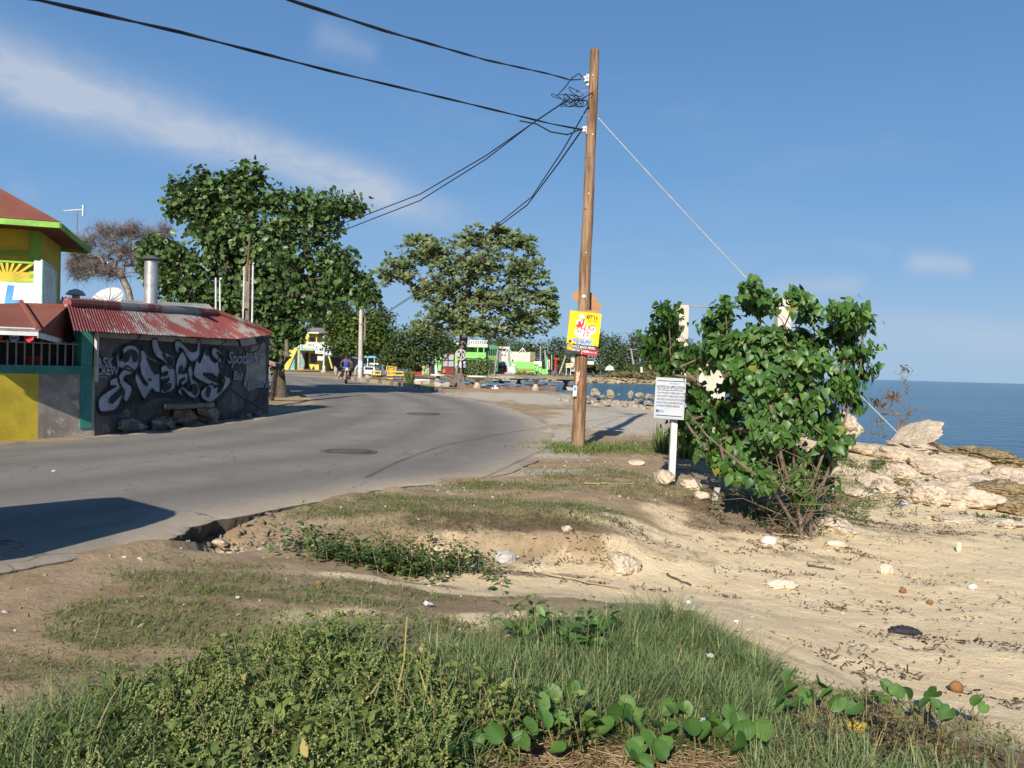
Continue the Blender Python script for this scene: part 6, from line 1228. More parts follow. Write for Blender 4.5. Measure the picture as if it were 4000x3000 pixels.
cbench(1622, 1678, 1481, 1500, 'white concrete bench at the left end of the row', whc, ped); cbench(1702, 1752, 1486, 1510, 'blue concrete bench leaning by the tree roots', blc, ped, Y=48); cbench(1800, 1850, 1492, 1518, 'blue bench left of the white topped table', blc, pedd, Y=48); cbench(1885, 1945, 1498, 1524, 'blue bench with black and white painted leg by the white table', blc, bwp, Y=47.5); cbench(1940, 1995, 1499, 1524, 'blue bench below the dark blue table', blc, pedd, Y=47.6); cbench(1998, 2050, 1501, 1525, 'blue bench with brown legs in the middle of the row', blc, pedd, Y=47.4); cbench(2048, 2130, 1501, 1526, 'long dark bench under the middle blue table', M('bench_dark', (.04, .045, .05)), pedd, 3, Y=48.5); cbench(2130, 2187, 1498, 1527, 'blue bench with wide brown leg near the utility pole', blc, pedd, 1, Y=47.2); cbench(2218, 2270, 1506, 1526, 'dark bench end half behind the utility pole', MATS['bench_dark'], ped, Y=47.3)
# ---- emblem on the almond trunk, banners, notice board
eY = al_y - .75; em = thing_px('round_emblem', 'round black emblem sign with white star on the almond trunk', 'sign', 1800, 1386, eY); ec = PT(1800, 1386, eY); er = 21.5 * eY / FPX
blk = M('emblem_black', (.02, .02, .025), None, 3, .5, 0); wht = M('emblem_white', (.66, .64, .56), None, 3, .6, 0)
MB().lathe(ec, [(.01, -.02), (er, -.02), (er, .02), (.01, .02)], 32, axis=(0, -1, 0)).build('disc', blk, em)
MB().tube([ec + np.array((er * .97 * math.cos(a), -.03, er * .97 * math.sin(a))) for a in np.linspace(0, 2 * math.pi, 33)], .02, 5).build('rim', wht, em)
for pts in ([(0, .82), (.28, .05), (0, -.78), (-.32, .05), (0, .82)],):
    for (a, b), (c_, d_) in zip(pts[:-1], pts[1:]): A1, B1 = ec + np.array((a * er, -.035, b * er)), ec + np.array((c_ * er, -.035, d_ * er)); MB().tube([A1, B1], .022, 5).build('star_stroke', wht, em)
for k in range(22):
    a = k * 2 * math.pi / 22; p = ec + np.array((er * .82 * math.cos(a), -.025, er * .82 * math.sin(a))); MB().box(tuple(p), (.05, .01, .028), ex=(-math.sin(a), 0, math.cos(a)), ez=(math.cos(a), 0, math.sin(a))).build('rim_mark', wht, em)
for k in range(5): MB().box(tuple(ec + np.array((-er * .55, -.025, er * (.3 - k * .15)))), (.13, .01, .03)).build('side_mark', wht, em); MB().box(tuple(ec + np.array((er * .5, -.025, er * (.2 - k * .14)))), (.10 - .02 * (k % 2), .01, .025), ex=(.8, 0, .6), ez=(-.6, 0, .8)).build('side_mark', wht, em)
for k, (px, py, lab) in enumerate(((1798, 1424, 'narrow white and blue bill below the emblem on the trunk'), (1814, 1424, 'narrow bill right of the middle one on the trunk'), (1782, 1428, 'small bill on the left of the trunk'))): tag(pxbox(px - 4, py - 12, px + 4, py + 12, eY + .02, .03, M('trunk_bill', (.6, .58, .5), (.16, .2, .3), 5, .7, 0, lo=.45, hi=.55), 'trunk_bill', None), lab, 'handbill', 'bills on the almond trunk')
nY = 92; nbd = thing_px('framed_board', 'dark red framed board with four grey panes', 'notice board', 1750, 1465, nY); mr_ = M('frame_red', (.13, .035, .03)); pane = M('pane_grey', (.33, .37, .39), (.26, .30, .32), 2, .4, 0)
for x0, y0, x1, y1 in ((1725, 1378, 1776, 1383), (1725, 1431, 1776, 1436), (1725, 1378, 1729, 1468), (1772, 1378, 1776, 1468), (1748.5, 1382, 1751.5, 1432), (1728, 1406, 1773, 1409)): pxbox(x0, y0, x1, y1, nY, .2, mr_, 'frame_bar', nbd)
for x0 in (1729, 1751):
    for y0 in (1383, 1409): pxbox(x0, y0, x0 + 21, y0 + 23, nY + .08, .05, pane, 'pane', nbd)
# ---- leaning posts
for k, (a, b, Y, r_, lab) in enumerate((((1707, 1463), (1698, 1380), 88, .16, 'whitewashed leaning post left of the framed board'), ((1929, 1468), (1945, 1366), 120, .16, 'grey leaning post in front of the maroon fence'), ((1990, 1425), (1988, 1370), 222, .28, 'upright grey pole against the cream building'), ((2111, 1465), (2111, 1352), 232, .25, 'tall thin pole right of the cream building'), ((2137, 1462), (2128, 1368), 228, .3, 'leaning grey pole beside the vertical sign'), ((2186, 1453), (2210, 1390), 228, .3, 'strongly leaning pole left of the poster pole'), ((2475, 1418), (2464, 1360), 248, .3, 'leaning grey pole before the far trees'), ((2155, 1440), (2155, 1385), 250, .22, 'thin pole behind the red post'))):
    o_ = thing_px('wooden_pole', lab, 'pole', a[0], a[1], Y, 'poles on the far side'); MB().tube([PT(*a, Y) - UP * .4, PT(*b, Y)], [r_, r_ * .75], 8).build('shaft', whitew if k == 0 else M('weathered_pole', (.33, .30, .26), (.24, .22, .19)), o_)
    if k in (3, 6): MB().tube([PT(*b, Y) + np.array((-1.2 if k == 6 else 0, 0, -.5)), PT(*b, Y) + np.array((1.6, 0, -.4))], .1, 6).build('arm', steel, o_)
# ---- lime green building with arches
gY = 205; gbd = thing_px('green_building', 'lime green two-storey building with arched veranda and white parapet', 'building', 1850, 1440, gY)
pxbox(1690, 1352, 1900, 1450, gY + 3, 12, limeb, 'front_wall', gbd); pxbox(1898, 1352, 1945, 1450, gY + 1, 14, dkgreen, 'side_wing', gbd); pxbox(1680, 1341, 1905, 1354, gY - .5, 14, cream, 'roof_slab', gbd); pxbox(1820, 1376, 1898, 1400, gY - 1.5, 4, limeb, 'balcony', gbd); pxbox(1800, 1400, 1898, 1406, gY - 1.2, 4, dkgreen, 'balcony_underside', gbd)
for k in range(26): pxbox(1682 + k * 8.6, 1329, 1685 + k * 8.6, 1342, gY - .4, .3, whitew, 'parapet_baluster', gbd)
pxbox(1680, 1327, 1905, 1330, gY - .5, .5, whitew, 'parapet_rail', gbd)
for x0 in (1870, 1828): pxbox(x0, 1354, x0 + 18, 1384, gY + 2.5, .4, dkgreen, 'window', gbd)
for x_ in (1866, 1890): pxbox(x_ - 2, 1352, x_ + 2, 1378, gY - 1.4, .4, limeb, 'column', gbd)
def arch(x0, x1, y0, y1, Y, name):
    xm = (x0 + x1) / 2; pts = [PT(x0, y1, Y), PT(x1, y1, Y)] + [PT(xm + (x1 - x0) / 2 * math.cos(a), y0 + (x1 - x0) * .7 - (x1 - x0) * .7 * math.sin(a), Y) for a in np.linspace(0, math.pi, 9)]
    return MB().prism(pts, (0, .15, 0)).build(name, glassd, gbd)
for k in range(5): arch(1900 + k * 8.6, 1906 + k * 8.6, 1362, 1387, gY + .8, 'arch_opening'); arch(1900 + k * 8.6, 1906 + k * 8.6, 1418, 1436, gY + .8, 'arch_opening')
pxbox(1896, 1390, 1946, 1408, gY + .6, .3, M('olive_band', (.20, .28, .10)), 'spandrel', gbd)
# ---- orange kiosk
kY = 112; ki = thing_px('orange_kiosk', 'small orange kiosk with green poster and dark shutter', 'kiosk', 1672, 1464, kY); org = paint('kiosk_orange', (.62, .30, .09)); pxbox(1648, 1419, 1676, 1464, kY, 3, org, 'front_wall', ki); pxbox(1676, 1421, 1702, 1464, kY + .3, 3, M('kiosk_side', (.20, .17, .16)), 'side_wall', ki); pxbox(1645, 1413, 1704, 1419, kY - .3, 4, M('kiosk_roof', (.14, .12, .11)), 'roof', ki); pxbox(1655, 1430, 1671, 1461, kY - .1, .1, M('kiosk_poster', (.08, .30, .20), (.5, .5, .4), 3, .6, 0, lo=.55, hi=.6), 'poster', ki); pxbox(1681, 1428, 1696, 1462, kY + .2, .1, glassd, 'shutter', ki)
rs = thing_px('market_stall', 'red and dark market stall left of the kiosk', 'stall', 1610, 1462, 116); pxbox(1585, 1432, 1648, 1462, 117, 2, M('stall_dark', (.07, .05, .045)), 'back', rs); pxbox(1590, 1452, 1646, 1462, 115, .6, M('stall_red', (.35, .05, .04)), 'counter', rs); pxbox(1586, 1428, 1650, 1432, 114.6, 3, M('stall_canopy', (.25, .2, .16)), 'canopy', rs)
rs2 = thing_px('red_stall', 'dark red stall front below the framed board', 'stall', 1750, 1465, 110); pxbox(1722, 1436, 1776, 1464, 110, 2, M('stall_maroon', (.18, .04, .035)), 'front', rs2); pxbox(1728, 1442, 1740, 1456, 109.8, .1, M('stall_orange', (.5, .18, .05)), 'panel', rs2)
# ---- cream block building, lime wall, gates, fence
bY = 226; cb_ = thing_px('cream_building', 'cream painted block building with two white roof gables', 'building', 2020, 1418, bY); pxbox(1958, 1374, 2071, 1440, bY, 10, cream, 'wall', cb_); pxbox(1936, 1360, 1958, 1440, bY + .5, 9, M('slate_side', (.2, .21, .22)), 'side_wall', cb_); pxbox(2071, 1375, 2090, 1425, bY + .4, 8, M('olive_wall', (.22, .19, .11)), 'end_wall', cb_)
pxbox(1940, 1354, 1992, 1362, bY - .2, 6, M('sign_top', (.35, .55, .5), (.5, .2, .1), 1, .6, 0), 'roof_sign', cb_)
for x_ in (1985, 2041):
    for s__ in (-1, 1): MB().prism([PT(x_, 1357, bY - .3), PT(x_, 1361, bY - .3), PT(x_ + s__ * 12, 1376, bY - .3), PT(x_ + s__ * 14, 1374, bY - .3)], (0, .3, 0)).build('gable_board', whitew, cb_)
    pxbox(x_ - 1, 1360, x_ + 1, 1376, bY - .2, .2, whitew, 'gable_post', cb_)
pxbox(1959, 1383, 1964, 1389, bY - .1, .1, glassd, 'window', cb_); pxbox(1971, 1384, 1975, 1390, bY - .15, .2, glassd, 'window', cb_)
MB().prism([PT(2071, 1402, bY - 1), PT(2092, 1412, bY - 1), PT(2075, 1414, bY - 1)], (0, 3, 0)).build('lean_to_roof', redtin, cb_)
lw = thing_px('lime_wall', 'bright lime green roadside wall across the cove', 'wall', 2050, 1460, 218); pxbox(1988, 1413, 2117, 1462, 222, .4, limeb, 'wall', lw); pxbox(2090, 1441, 2140, 1462, 219, .4, limeb, 'low_wall', lw)
for x_ in (2104, 2116, 2128): pxbox(x_ - .6, 1441, x_ + .6, 1456, 218.8, .2, dkgreen, 'wall_rib', lw)
for (x0, y0, x1, y1, m_) in ((1955, 1413, 1992, 1428, M('mural_sign', (.5, .62, .6), (.1, .3, .4), 1.2, .6, 0)), (2001, 1421, 2013, 1430, sgw), (2085, 1411, 2116, 1424, sgr), (2104, 1425, 2116, 1431, sgw)): pxbox(x0, y0, x1, y1, 221.6, .2, m_, 'board', lw)
gt_ = thing_px('olive_gate', 'olive slatted gate with yellow capped green pillars', 'gate', 2052, 1464, 217)
for x_ in (2016, 2090): pxbox(x_ - 3.5, 1437, x_ + 3.5, 1465, 216.6, .6, paint('pillar_green', (.10, .42, .15)), 'pillar', gt_); pxbox(x_ - 3.5, 1433, x_ + 3.5, 1437, 216.5, .7, yelw, 'pillar_cap', gt_)
for k in range(8): pxbox(2020 + k * 8.4, 1440, 2027.6 + k * 8.4, 1450, 217, .1, M('gate_olive', (.25, .26, .05)), 'gate_panel', gt_)
for y0, y1, m_ in ((1437.5, 1440, limeb), (1450, 1453, limeb), (1453, 1458, M('gate_olive2', (.20, .20, .05))), (1458, 1464, M('gate_brown', (.14, .09, .07)))): pxbox(2019.5, y0, 2086.5, y1, 217.1, .12, m_, 'gate_rail', gt_)
mf = thing_px('maroon_fence', 'maroon sheet fence with a white gate at its right end', 'fence', 1960, 1455, 214)
for k in range(12): pxbox(1930 + k * 4.3, 1431 - k * .15, 1934 + k * 4.3, 1456, 214, .15, maroon, 'fence_sheet', mf)
pxbox(1983, 1432, 2011, 1455, 213.6, .15, whitew, 'white_gate', mf); pxbox(1938, 1454, 2010, 1464, 212, .4, conc, 'low_wall', mf); pxbox(1930, 1447, 1941, 1467, 211.5, .8, cpm, 'pillar', mf)
sw = thing_px('sea_wall', 'long low concrete sea wall along the cove', 'wall', 1930, 1470, 150); pxbox(1820, 1467, 2010, 1476, 185, .5, conc, 'wall', sw)
# ---- signs by the far road
vs = thing_px('vertical_sign', 'tall white sign with red letters on a green post', 'sign', 2140, 1462, 225); pxbox(2138.5, 1405, 2147, 1442, 224.5, .4, whitew, 'panel', vs); pxbox(2132, 1393, 2138, 1460, 225, .5, paint('post_green', (.10, .42, .20)), 'post', vs)
for k in range(6): pxbox(2140.6, 1408.5 + k * 5.4, 2144.9 - (k % 2), 1411.8 + k * 5.4, 224.3, .05, M('sign_red', (.5, .03, .05)), 'print', vs)
rp = thing_px('red_post_sign', 'bright red post with a flat red head', 'sign', 2170, 1450, 232); MB().tube([PT(2169, 1449, 232), PT(2171, 1404, 232)], [.35, .2], 10).build('post', M('bright_red', (.55, .03, .025)), rp); pxbox(2165, 1398, 2182, 1405, 231.8, .6, MATS['bright_red'], 'head', rp)
bbd = thing_px('billboard', 'cream billboard with red print on two posts beside the utility pole', 'billboard', 2225, 1465, 205); pxbox(2210, 1419, 2240, 1436, 205, .2, M('billboard_face', (.66, .56, .36), (.55, .12, .08), 1.4, .6, 0, lo=.5, hi=.56), 'panel', bbd)
for x_ in (2212, 2229): pxbox(x_ - 1, 1436, x_ + 1, 1466, 205.1, .15, whitew, 'post', bbd)
pxbox(2231, 1435, 2244, 1450, 206, .2, sgw, 'small_board', bbd)
wt = thing_px('white_roofed_shed', 'white curved roof shed under the far trees', 'shed', 2385, 1448, 245); MB().add([tuple(PT(2363 + 44 * u, 1446 - 17 * math.sin(math.pi * min(u * 1.15, 1)) ** .6, 245)) for u in np.linspace(0, 1, 9)] + [tuple(PT(2363 + 44 * u, 1444 - 17 * math.sin(math.pi * min(u * 1.15, 1)) ** .6, 251)) for u in np.linspace(0, 1, 9)], [(i, i + 1, 10 + i, 9 + i) for i in range(8)] + [tuple(range(9))[::-1]]).build('roof', whitew, wt)
cpl = thing_px('stone_pillar', 'single pale stone pillar on the far shore', 'pillar', 2506, 1459, 224); pxbox(2502, 1433, 2510, 1459, 224, .6, cream, 'shaft', cpl)
wr = thing_px('white_villa', 'pale ruined villa half hidden by trees behind the poster', 'building', 2270, 1430, 262); pxbox(2232, 1395, 2262, 1430, 262, 6, M('villa_white', (.5, .5, .46), (.2, .21, .18), .9, .9, 0, lo=.45, hi=.55), 'wall', wr); pxbox(2288, 1402, 2320, 1424, 262, 6, cream, 'wing', wr); pxbox(2284, 1399, 2325, 1403, 261, 8, grroof, 'roof', wr)
# far road strip
frd = np_obj('far_road', [tuple(PT(x, y, 1) * 0 + np.array(q)) for x, y, q in ((0, 0, (-60, 222, 0)), (0, 0, (70, 238, 0)), (0, 0, (70, 246, 0)), (0, 0, (-60, 231, 0)))], np.array([(0, 1, 2, 3)]), MATS['asphalt']); 
n_s = 60; xs_ = np.linspace(-45, 60, n_s); yc_ = 223 + xs_ * .12; Vr = np.concatenate([np.stack([xs_, yc_ - 4, hs(xs_, yc_ - 4) + .12], 1), np.stack([xs_, yc_ + 5, hs(xs_, yc_ + 5) + .12], 1)]); bpy.data.objects.remove(frd)
frd = tag(np_obj('far_road', Vr, np.stack([np.arange(n_s - 1), np.arange(1, n_s), n_s + np.arange(1, n_s), n_s + np.arange(n_s - 1)], 1), MATS['asphalt'], tint=np.full(2 * n_s, .3)), 'strip of road on the far shore', None, None, 'structure')
# ---- board and signs at the end of the painted wall
lb = thing_px('leaning_board', 'weathered name board tilted on the trunk beyond the wall', 'sign', 1066, 1420, 29); MB().prism([PT(1036, 1402, 29), PT(1096, 1424, 29), PT(1094, 1439, 29), PT(1036, 1419, 29)], (0, .05, 0)).build('board', M('board_red_grey', (.28, .22, .19), (.2, .1, .08), 4), lb); MB().tube([GR(1062, 1560), PT(1080, 1430, 29.2)], .09, 8).build('stake', bark, lb)
wm = thing_px('white_marker', 'white and blue marker post at the end of the graffiti wall', 'marker post', 1050, 1600, 27.6); pb_ = PT(1046, 1602, 27.6); MB().tube([pb_ - UP * .15, PT(1048, 1500, 27.6)], .03, 6).build('stake', steel, wm); pxbox(1039, 1437, 1051, 1518, 27.55, .04, M('marker_white', (.6, .62, .66), (.16, .18, .34), 5, .6, 0, lo=.52, hi=.56), 'panel', wm)
# ---- parked van, out of the picture on the left: only its shadow reaches the road
vn = thing('parked_van', 'white van parked on the shoulder, its shadow lying over the road', 'van', (-4.55, 6.5, 0), rz=math.radians(50)); vwm = MATS['car_white']
prof = [(0, .3), (0, 1.15), (-.06, 1.42), (-.2, 1.64), (-.45, 1.8), (-.85, 1.9), (-3.2, 1.92), (-3.9, 1.3), (-4.5, 1.05), (-4.6, .3)]
n_ = len(prof); MB().add([(p[0], s__ * (.82 - (.3 if p[1] > 1.85 else .2 if p[1] > 1.7 else .1 if p[1] > 1.5 else 0)), p[1]) for s__ in (-1, 1) for p in prof], [tuple(range(n_))[::-1], tuple(range(n_, 2 * n_))] + [(i, (i + 1) % n_, n_ + (i + 1) % n_, n_ + i) for i in range(n_)]).build('body', vwm, vn, bevel=.06, local=True, smooth=True)
for x_ in (-.9, -3.7):
    for s__ in (-1, 1): MB().lathe((x_, s__ * .72, .32), [(.18, -.1), (.31, -.1), (.32, 0), (.31, .1), (.18, .1)], 16, axis=(0, 1, 0)).build('wheel', tyre, vn, local=True)
for s__ in (-1, 1): MB().add([(-.4, s__ * .80, 1.15), (-3.0, s__ * .80, 1.15), (-2.9, s__ * .715, 1.7), (-.5, s__ * .715, 1.7)], [(0, 1, 2, 3)]).build('side_window', glassd, vn, local=True)
# ================================================================== ROCKS, RUINED COLUMNS, BEACH
t = NT('limestone'); a1, a2 = t.noise(1.6, 7, .65), t.noise(9, 6, .7); cc = t.mix(t.ramp(a1, .35, .65), (0.40, 0.315, 0.22), (0.53, 0.445, 0.335)); cc = t.mix(t.ramp(t.noise(2.3, 5, .6, dist=.8), .56, .68, 0, .75), cc, (0.36, 0.21, 0.08)); cc = t.mix(t.ramp(a2, .55, .72, 0, .7), cc, (0.20, 0.155, 0.10))
cc = t.mix(t.ramp(t.vor(11), .02, .12, .55, 0), cc, (0.13, 0.10, 0.07)); t.bump(t.math('ADD', a2, t.math('MULTIPLY', t.vor(16), .6)), .8, .05); lime_st = t.fin(cc, .95, .15)
t = NT('dark_reef'); a2 = t.noise(7, 6, .7); cc = t.mix(t.ramp(a2, .35, .65), (0.20, 0.15, 0.08), (0.31, 0.24, 0.135)); cc = t.mix(t.ramp(t.noise(2.5, 5), .5, .7, 0, .7), cc, (0.09, 0.085, 0.035)); t.bump(t.math('ADD', a2, t.vor(14)), .9, .06); reef = t.fin(cc, .9, .2)
R = [  # px, py, width, height (photograph pixels), depth m, tilt, turn, material, label
 (3590, 1690, 175, 62, 1.3, -.55, .2, lime_st, 'big slanting pale rock slab pointing over the sea'), (3560, 1745, 170, 70, 1.1, .1, .0, lime_st, 'pale rock propping the slanting slab'), (3290, 1665, 130, 110, 1.1, .2, .4, lime_st, 'pale pointed rock behind the right side of the bush'), (3185, 1660, 90, 60, .8, 0, .1, lime_st, 'pale rock beside the pointed one behind the bush'),
 (3420, 1765, 190, 50, 1.0, .05, .1, lime_st, 'long low pale ledge below the dead shrub'), (3560, 1800, 200, 80, 1.2, .1, .0, lime_st, 'large pale rock in the middle of the shore ridge'), (3680, 1825, 170, 80, 1.1, .12, .2, lime_st, 'rounded pale rock right of the ridge middle'), (3800, 1830, 190, 70, 1.2, .2, -.1, lime_st, 'pale rock ridge sloping to the right'), (3780, 1885, 190, 60, 1.0, .1, .1, lime_st, 'low pale rock in front of the sloping ridge'), (3930, 1870, 150, 60, 1.1, .1, .0, lime_st, 'pale rock at the right picture edge, upper one'), (3980, 1905, 140, 50, 1.0, .0, .0, lime_st, 'pale rock at the right picture edge, lower one'),
 (3500, 1860, 130, 70, .9, .1, .3, lime_st, 'orange stained rock under the guy wire'), (3410, 1880, 90, 50, .7, -.2, .2, lime_st, 'small pale rock left of the orange stained one'), (3460, 1905, 80, 50, .6, .3, .2, lime_st, 'wedge of rock above the sand edge'),
 (3600, 1935, 130, 80, .9, .1, .0, lime_st, 'orange banded boulder on the sand edge'), (3760, 1950, 230, 85, 1.1, .16, -.05, lime_st, 'long low boulder right of the orange banded one'), (3900, 2045, 130, 34, .6, .0, .1, lime_st, 'flat pale stone half buried at the right edge'), (3730, 2030, 150, 28, .5, .0, .0, lime_st, 'flat stone in the sand below the long boulder'), (3360, 1930, 90, 40, .5, .1, .5, lime_st, 'pale stone right of the bush roots, upper'), (3260, 2060, 90, 60, .5, .0, .4, lime_st, 'pale stone right of the bush roots on the sand'),
 (3690, 1770, 150, 50, 1.5, .2, 0, reef, 'brown wave-worn reef below the slanting slab'), (3850, 1790, 200, 60, 2.0, .05, .1, reef, 'brown reef shelf at the water line'), (3980, 1765, 130, 60, 1.8, -.1, .2, reef, 'brown reef block at the right picture edge'), (3900, 1930, 220, 80, 1.2, .1, 0, reef, 'brown weathered rock behind the long boulder'), (3970, 1985, 130, 60, .9, .1, 0, reef, 'brown rock at the right edge above the flat stone'),
 (2590, 1868, 90, 60, .35, .05, .2, lime_st, 'pale rock at the foot of the notice post'), (2700, 1890, 80, 50, .3, .1, .5, lime_st, 'crumbling pale rock right of the notice post'), (2740, 1935, 60, 40, .25, .0, .2, lime_st, 'small pale rock under the notice sign bank'), (2430, 2200, 135, 95, .36, .1, .3, lime_st, 'big cream boulder at the foot of the sandy scarp'), (1975, 2180, 90, 50, .25, .1, .6, M('grey_stone', (.45, .43, .40), (.36, .34, .31), 4, .95, .5, 20), 'grey stone sunk in the sandy scarp'), (2490, 1806, 70, 26, .3, 0, 0, lime_st, 'flat pale stone in the grass right of the pole'), (2215, 2065, 40, 26, .15, 0, .4, lime_st, 'small pale stone on top of the scarp'), (2220, 2165, 24, 24, .12, 0, .4, lime_st, 'small cream stone in the scarp face'), (860, 2118, 60, 30, .15, 0, .3, lime_st, 'white rubble in the washed-out hole of the road edge')]
for k, (px, py, w_, h_, dp, ti_, rz_, m_, lab) in enumerate(R):
    g = GT(px, py + h_ * .42); Y = {0: 21.5, 1: 21.0, 2: 24.5, 3: 25.0}.get(k, g[1] + dp * .3); s_ = Y / FPX; c = PT(px, py, Y); 
    rock('rock', lab, c - UP * h_ * s_ * .06, (w_ * s_ * (1.25 if k < 4 else 1.6 if k < 25 else 1.15), dp * 1.3, h_ * s_ * (1.25 if k < 4 else 1.7 if k < 25 else 1.3)), 200 + k, m_, rz=rz_, tilt=ti_, rough=.27 if k < 25 else .2, sub=5 if w_ > 100 else 4, group='shore rocks', cuts=9)
# boulders at the cove
CR = [(2325, 1534, 44, 40, 'rounded boulder just right of the utility pole'), (2383, 1540, 46, 42, 'boulder with blue scrawl at the cove edge'), (2352, 1550, 26, 22, 'small rock between the two cove boulders'), (2418, 1545, 16, 18, 'small pointed rock right of the scrawled boulder'), (2462, 1542, 30, 34, 'grey rock at the left of the rock pile'), (2500, 1548, 46, 34, 'pale rock in the middle of the rock pile'), (2540, 1550, 44, 30, 'pale rock at the right of the rock pile'), (2480, 1568, 44, 26, 'low rock in front of the rock pile'), (2530, 1580, 50, 30, 'broad rock at the lower right of the rock pile'), (2440, 1575, 36, 18, 'flat rock at the lower left of the rock pile'), (2575, 1560, 36, 34, 'rock of the pile beside the notice sign'), (2415, 1568, 30, 16, 'flat pale rock below the scrawled boulder'), (2300, 1556, 30, 20, 'small rock at the base of the first cove boulder')]
for k, (px, py, w_, h_, lab) in enumerate(CR):
    Y = 36.5 + (k * 7 % 5) * .4; s_ = Y / FPX; rock('cove_rock', lab, PT(px, py, Y), (w_ * s_ * 1.0, .6, h_ * s_ * 1.05), 300 + k, M('cove_stone', (.35, .30, .235), (.26, .22, .165), 2, .95, .6, 10, c3=(.3, .26, .2)), rough=.5, sub=4, group='rocks at the cove edge', cuts=12)
rs_ = MB()
# --- ruined white columns and broken wall behind the bush
rw = M('ruin_white', (.54, .49, .43), (.45, .385, .31), 1.4, .85, .25, 14, c3=(.60, .44, .26), dirt=.25)
rb = GT(2680, 1700); rY = 22.0; ru = thing('ruined_gate', 'ruined white gateway with two square columns and slab walls', 'ruin', (PT(2660, 1700, rY)[0], rY, 0))
def col_px(xt, yt, xb_, yb_, w, Y, name='column'):
    s_ = Y / FPX; a, b = PT(xb_, yb_, Y), PT(xt, yt, Y); h_ = w * s_ / 2
    MB().hexa([(a[0] - h_, Y - h_, a[2]), (a[0] + h_, Y - h_, a[2]), (a[0] + h_, Y + h_, a[2]), (a[0] - h_, Y + h_, a[2])], [(b[0] - h_, Y - h_, b[2]), (b[0] + h_, Y - h_, b[2]), (b[0] + h_, Y + h_, b[2]), (b[0] - h_, Y + h_, b[2])]).build(name, rw, ru, bevel=.012)
col_px(2663, 1193, 2648, 1720, 48, rY); col_px(3060, 1166, 3040, 1720, 52, rY)
MB().tube(catenary(PT(2668, 1192, rY), PT(3050, 1170, rY), .12), .02, 6).build('tie_rod', M('rod_rust', (.3, .26, .22)), ru)
MB().prism([PT(2735, 1400, rY - .6), PT(2800, 1420, rY - .6), PT(2835, 1500, rY - .6), (PT(2820, 1700, rY - .6)), PT(2690, 1700, rY - .6), PT(2725, 1560, rY - .6)], (0, .25, 0)).build('wall_stub', rw, ru)
MB().prism([PT(2960, 1480, rY - .4), PT(3010, 1440, rY - .4), PT(3090, 1520, rY - .4), PT(3075, 1700, rY - .4), PT(2950, 1700, rY - .4)], (0, .3, 0)).build('wall_stub', rw, ru)
# --- beach finds
sackm = M('sack_cloth', (.58, .50, .38), (.50, .42, .30), 3, .9, .35, 30, dirt=.2)
def sack(px, py, w, h, rz, lab, seed, mat=sackm, name='sandbag', tilt=0.0):
    g = GT(px, py + h * .35); s_ = g[1] / FPX; bm = bmesh.new(); bmesh.ops.create_icosphere(bm, subdivisions=4, radius=1); off = Vector((seed * 3.1, seed, 0))
    for v in bm.verts:
        p = v.co; x = math.copysign(abs(p.x) ** .7, p.x); y = math.copysign(abs(p.y) ** .8, p.y); z = math.copysign(abs(p.z) ** .9, p.z) * (1 - .45 * abs(x) ** 3)
        q = Vector((x, y, z)); f = mnoise.fractal(q * 2 + off, 1, 2, 3) * .16 - (1 - abs(mnoise.noise(Vector((q.x * 4, q.y * 2, q.z * 3)) + off))) ** 4 * .16 - (1 - abs(mnoise.noise(Vector((q.x * 2, q.y * 5, q.z * 2)) - off))) ** 5 * .12; q *= 1 + f
        v.co = Matrix.Rotation(rz, 3, 'Z') @ Matrix.Rotation(tilt, 3, 'Y') @ Vector((q.x * w * s_ / 2, q.y * w * s_ * .3, q.z * h * s_ * .5))
    me = bpy.data.meshes.new(name); bm.to_mesh(me); bm.free(); o_ = link(name, me, mat, None, True); o_.location = Vector((g[0], g[1], g[2] + h * s_ * .22)); return tag(o_, lab, 'sandbag', 'sandbags on the beach')
sack(3052, 2280, 140, 48, .1, 'long half buried sandbag among seaweed on the sand', 1); sack(3462, 2222, 76, 56, .5, 'crumpled pale sandbag standing on open sand', 2); sack(3746, 2135, 40, 54, 1.0, 'small upright sandbag at the far right of the beach', 3, tilt=.6); sack(3265, 2122, 90, 34, -.1, 'flat sandbag beside the bush on the sand', 4)
o_ = sack(3005, 2110, 70, 44, .2, 'torn white plastic bag under the bush', 5, M('plastic_white', (.66, .63, .58), (.55, .5, .45), 5, .5, .3)); o_['category'] = 'plastic bag'; o_.name = 'plastic_bag'; del o_['group']
o_ = sack(3535, 2462, 130, 36, -.25, 'dark grey cloth lying on the beach', 6, M('dark_cloth', (.035, .037, .045), None, 5, .9, .4)); o_['category'] = 'cloth'; o_.name = 'dark_cloth'; del o_['group']
coco = M('coconut', (.27, .135, .05), (.18, .085, .03), 6, .8, .3, 40)
for px, py, w_, lab in ((3735, 2685, 52, 'orange brown coconut in seaweed at the lower right'), (3527, 2308, 26, 'small brown coconut on the open beach'), (3632, 2352, 24, 'brown coconut husk among the seaweed heap'), (1247, 2277, 24, 'brown husk in the grass left of the weeds')):
    g = GT(px, py + w_ * .4); r_ = w_ * g[1] / FPX / 2; rock('coconut', lab, (g[0], g[1], g[2] + r_ * .7), (r_ * 2.1, r_ * 2, r_ * 1.9), int(px), coco, rough=.08, cuts=0, cat='coconut', group='coconuts on the ground')
g = GT(3345, 2885); yb = rock('sponge_block', 'yellow foam chunk in the grass at the bottom right', (g[0], g[1], g[2] + .05), (.13, .09, .085), 77, M('yellow_foam', (.62, .36, .04), (.52, .28, .03), 8, .9, .5, 40), rough=.12, cuts=9, cat='foam')
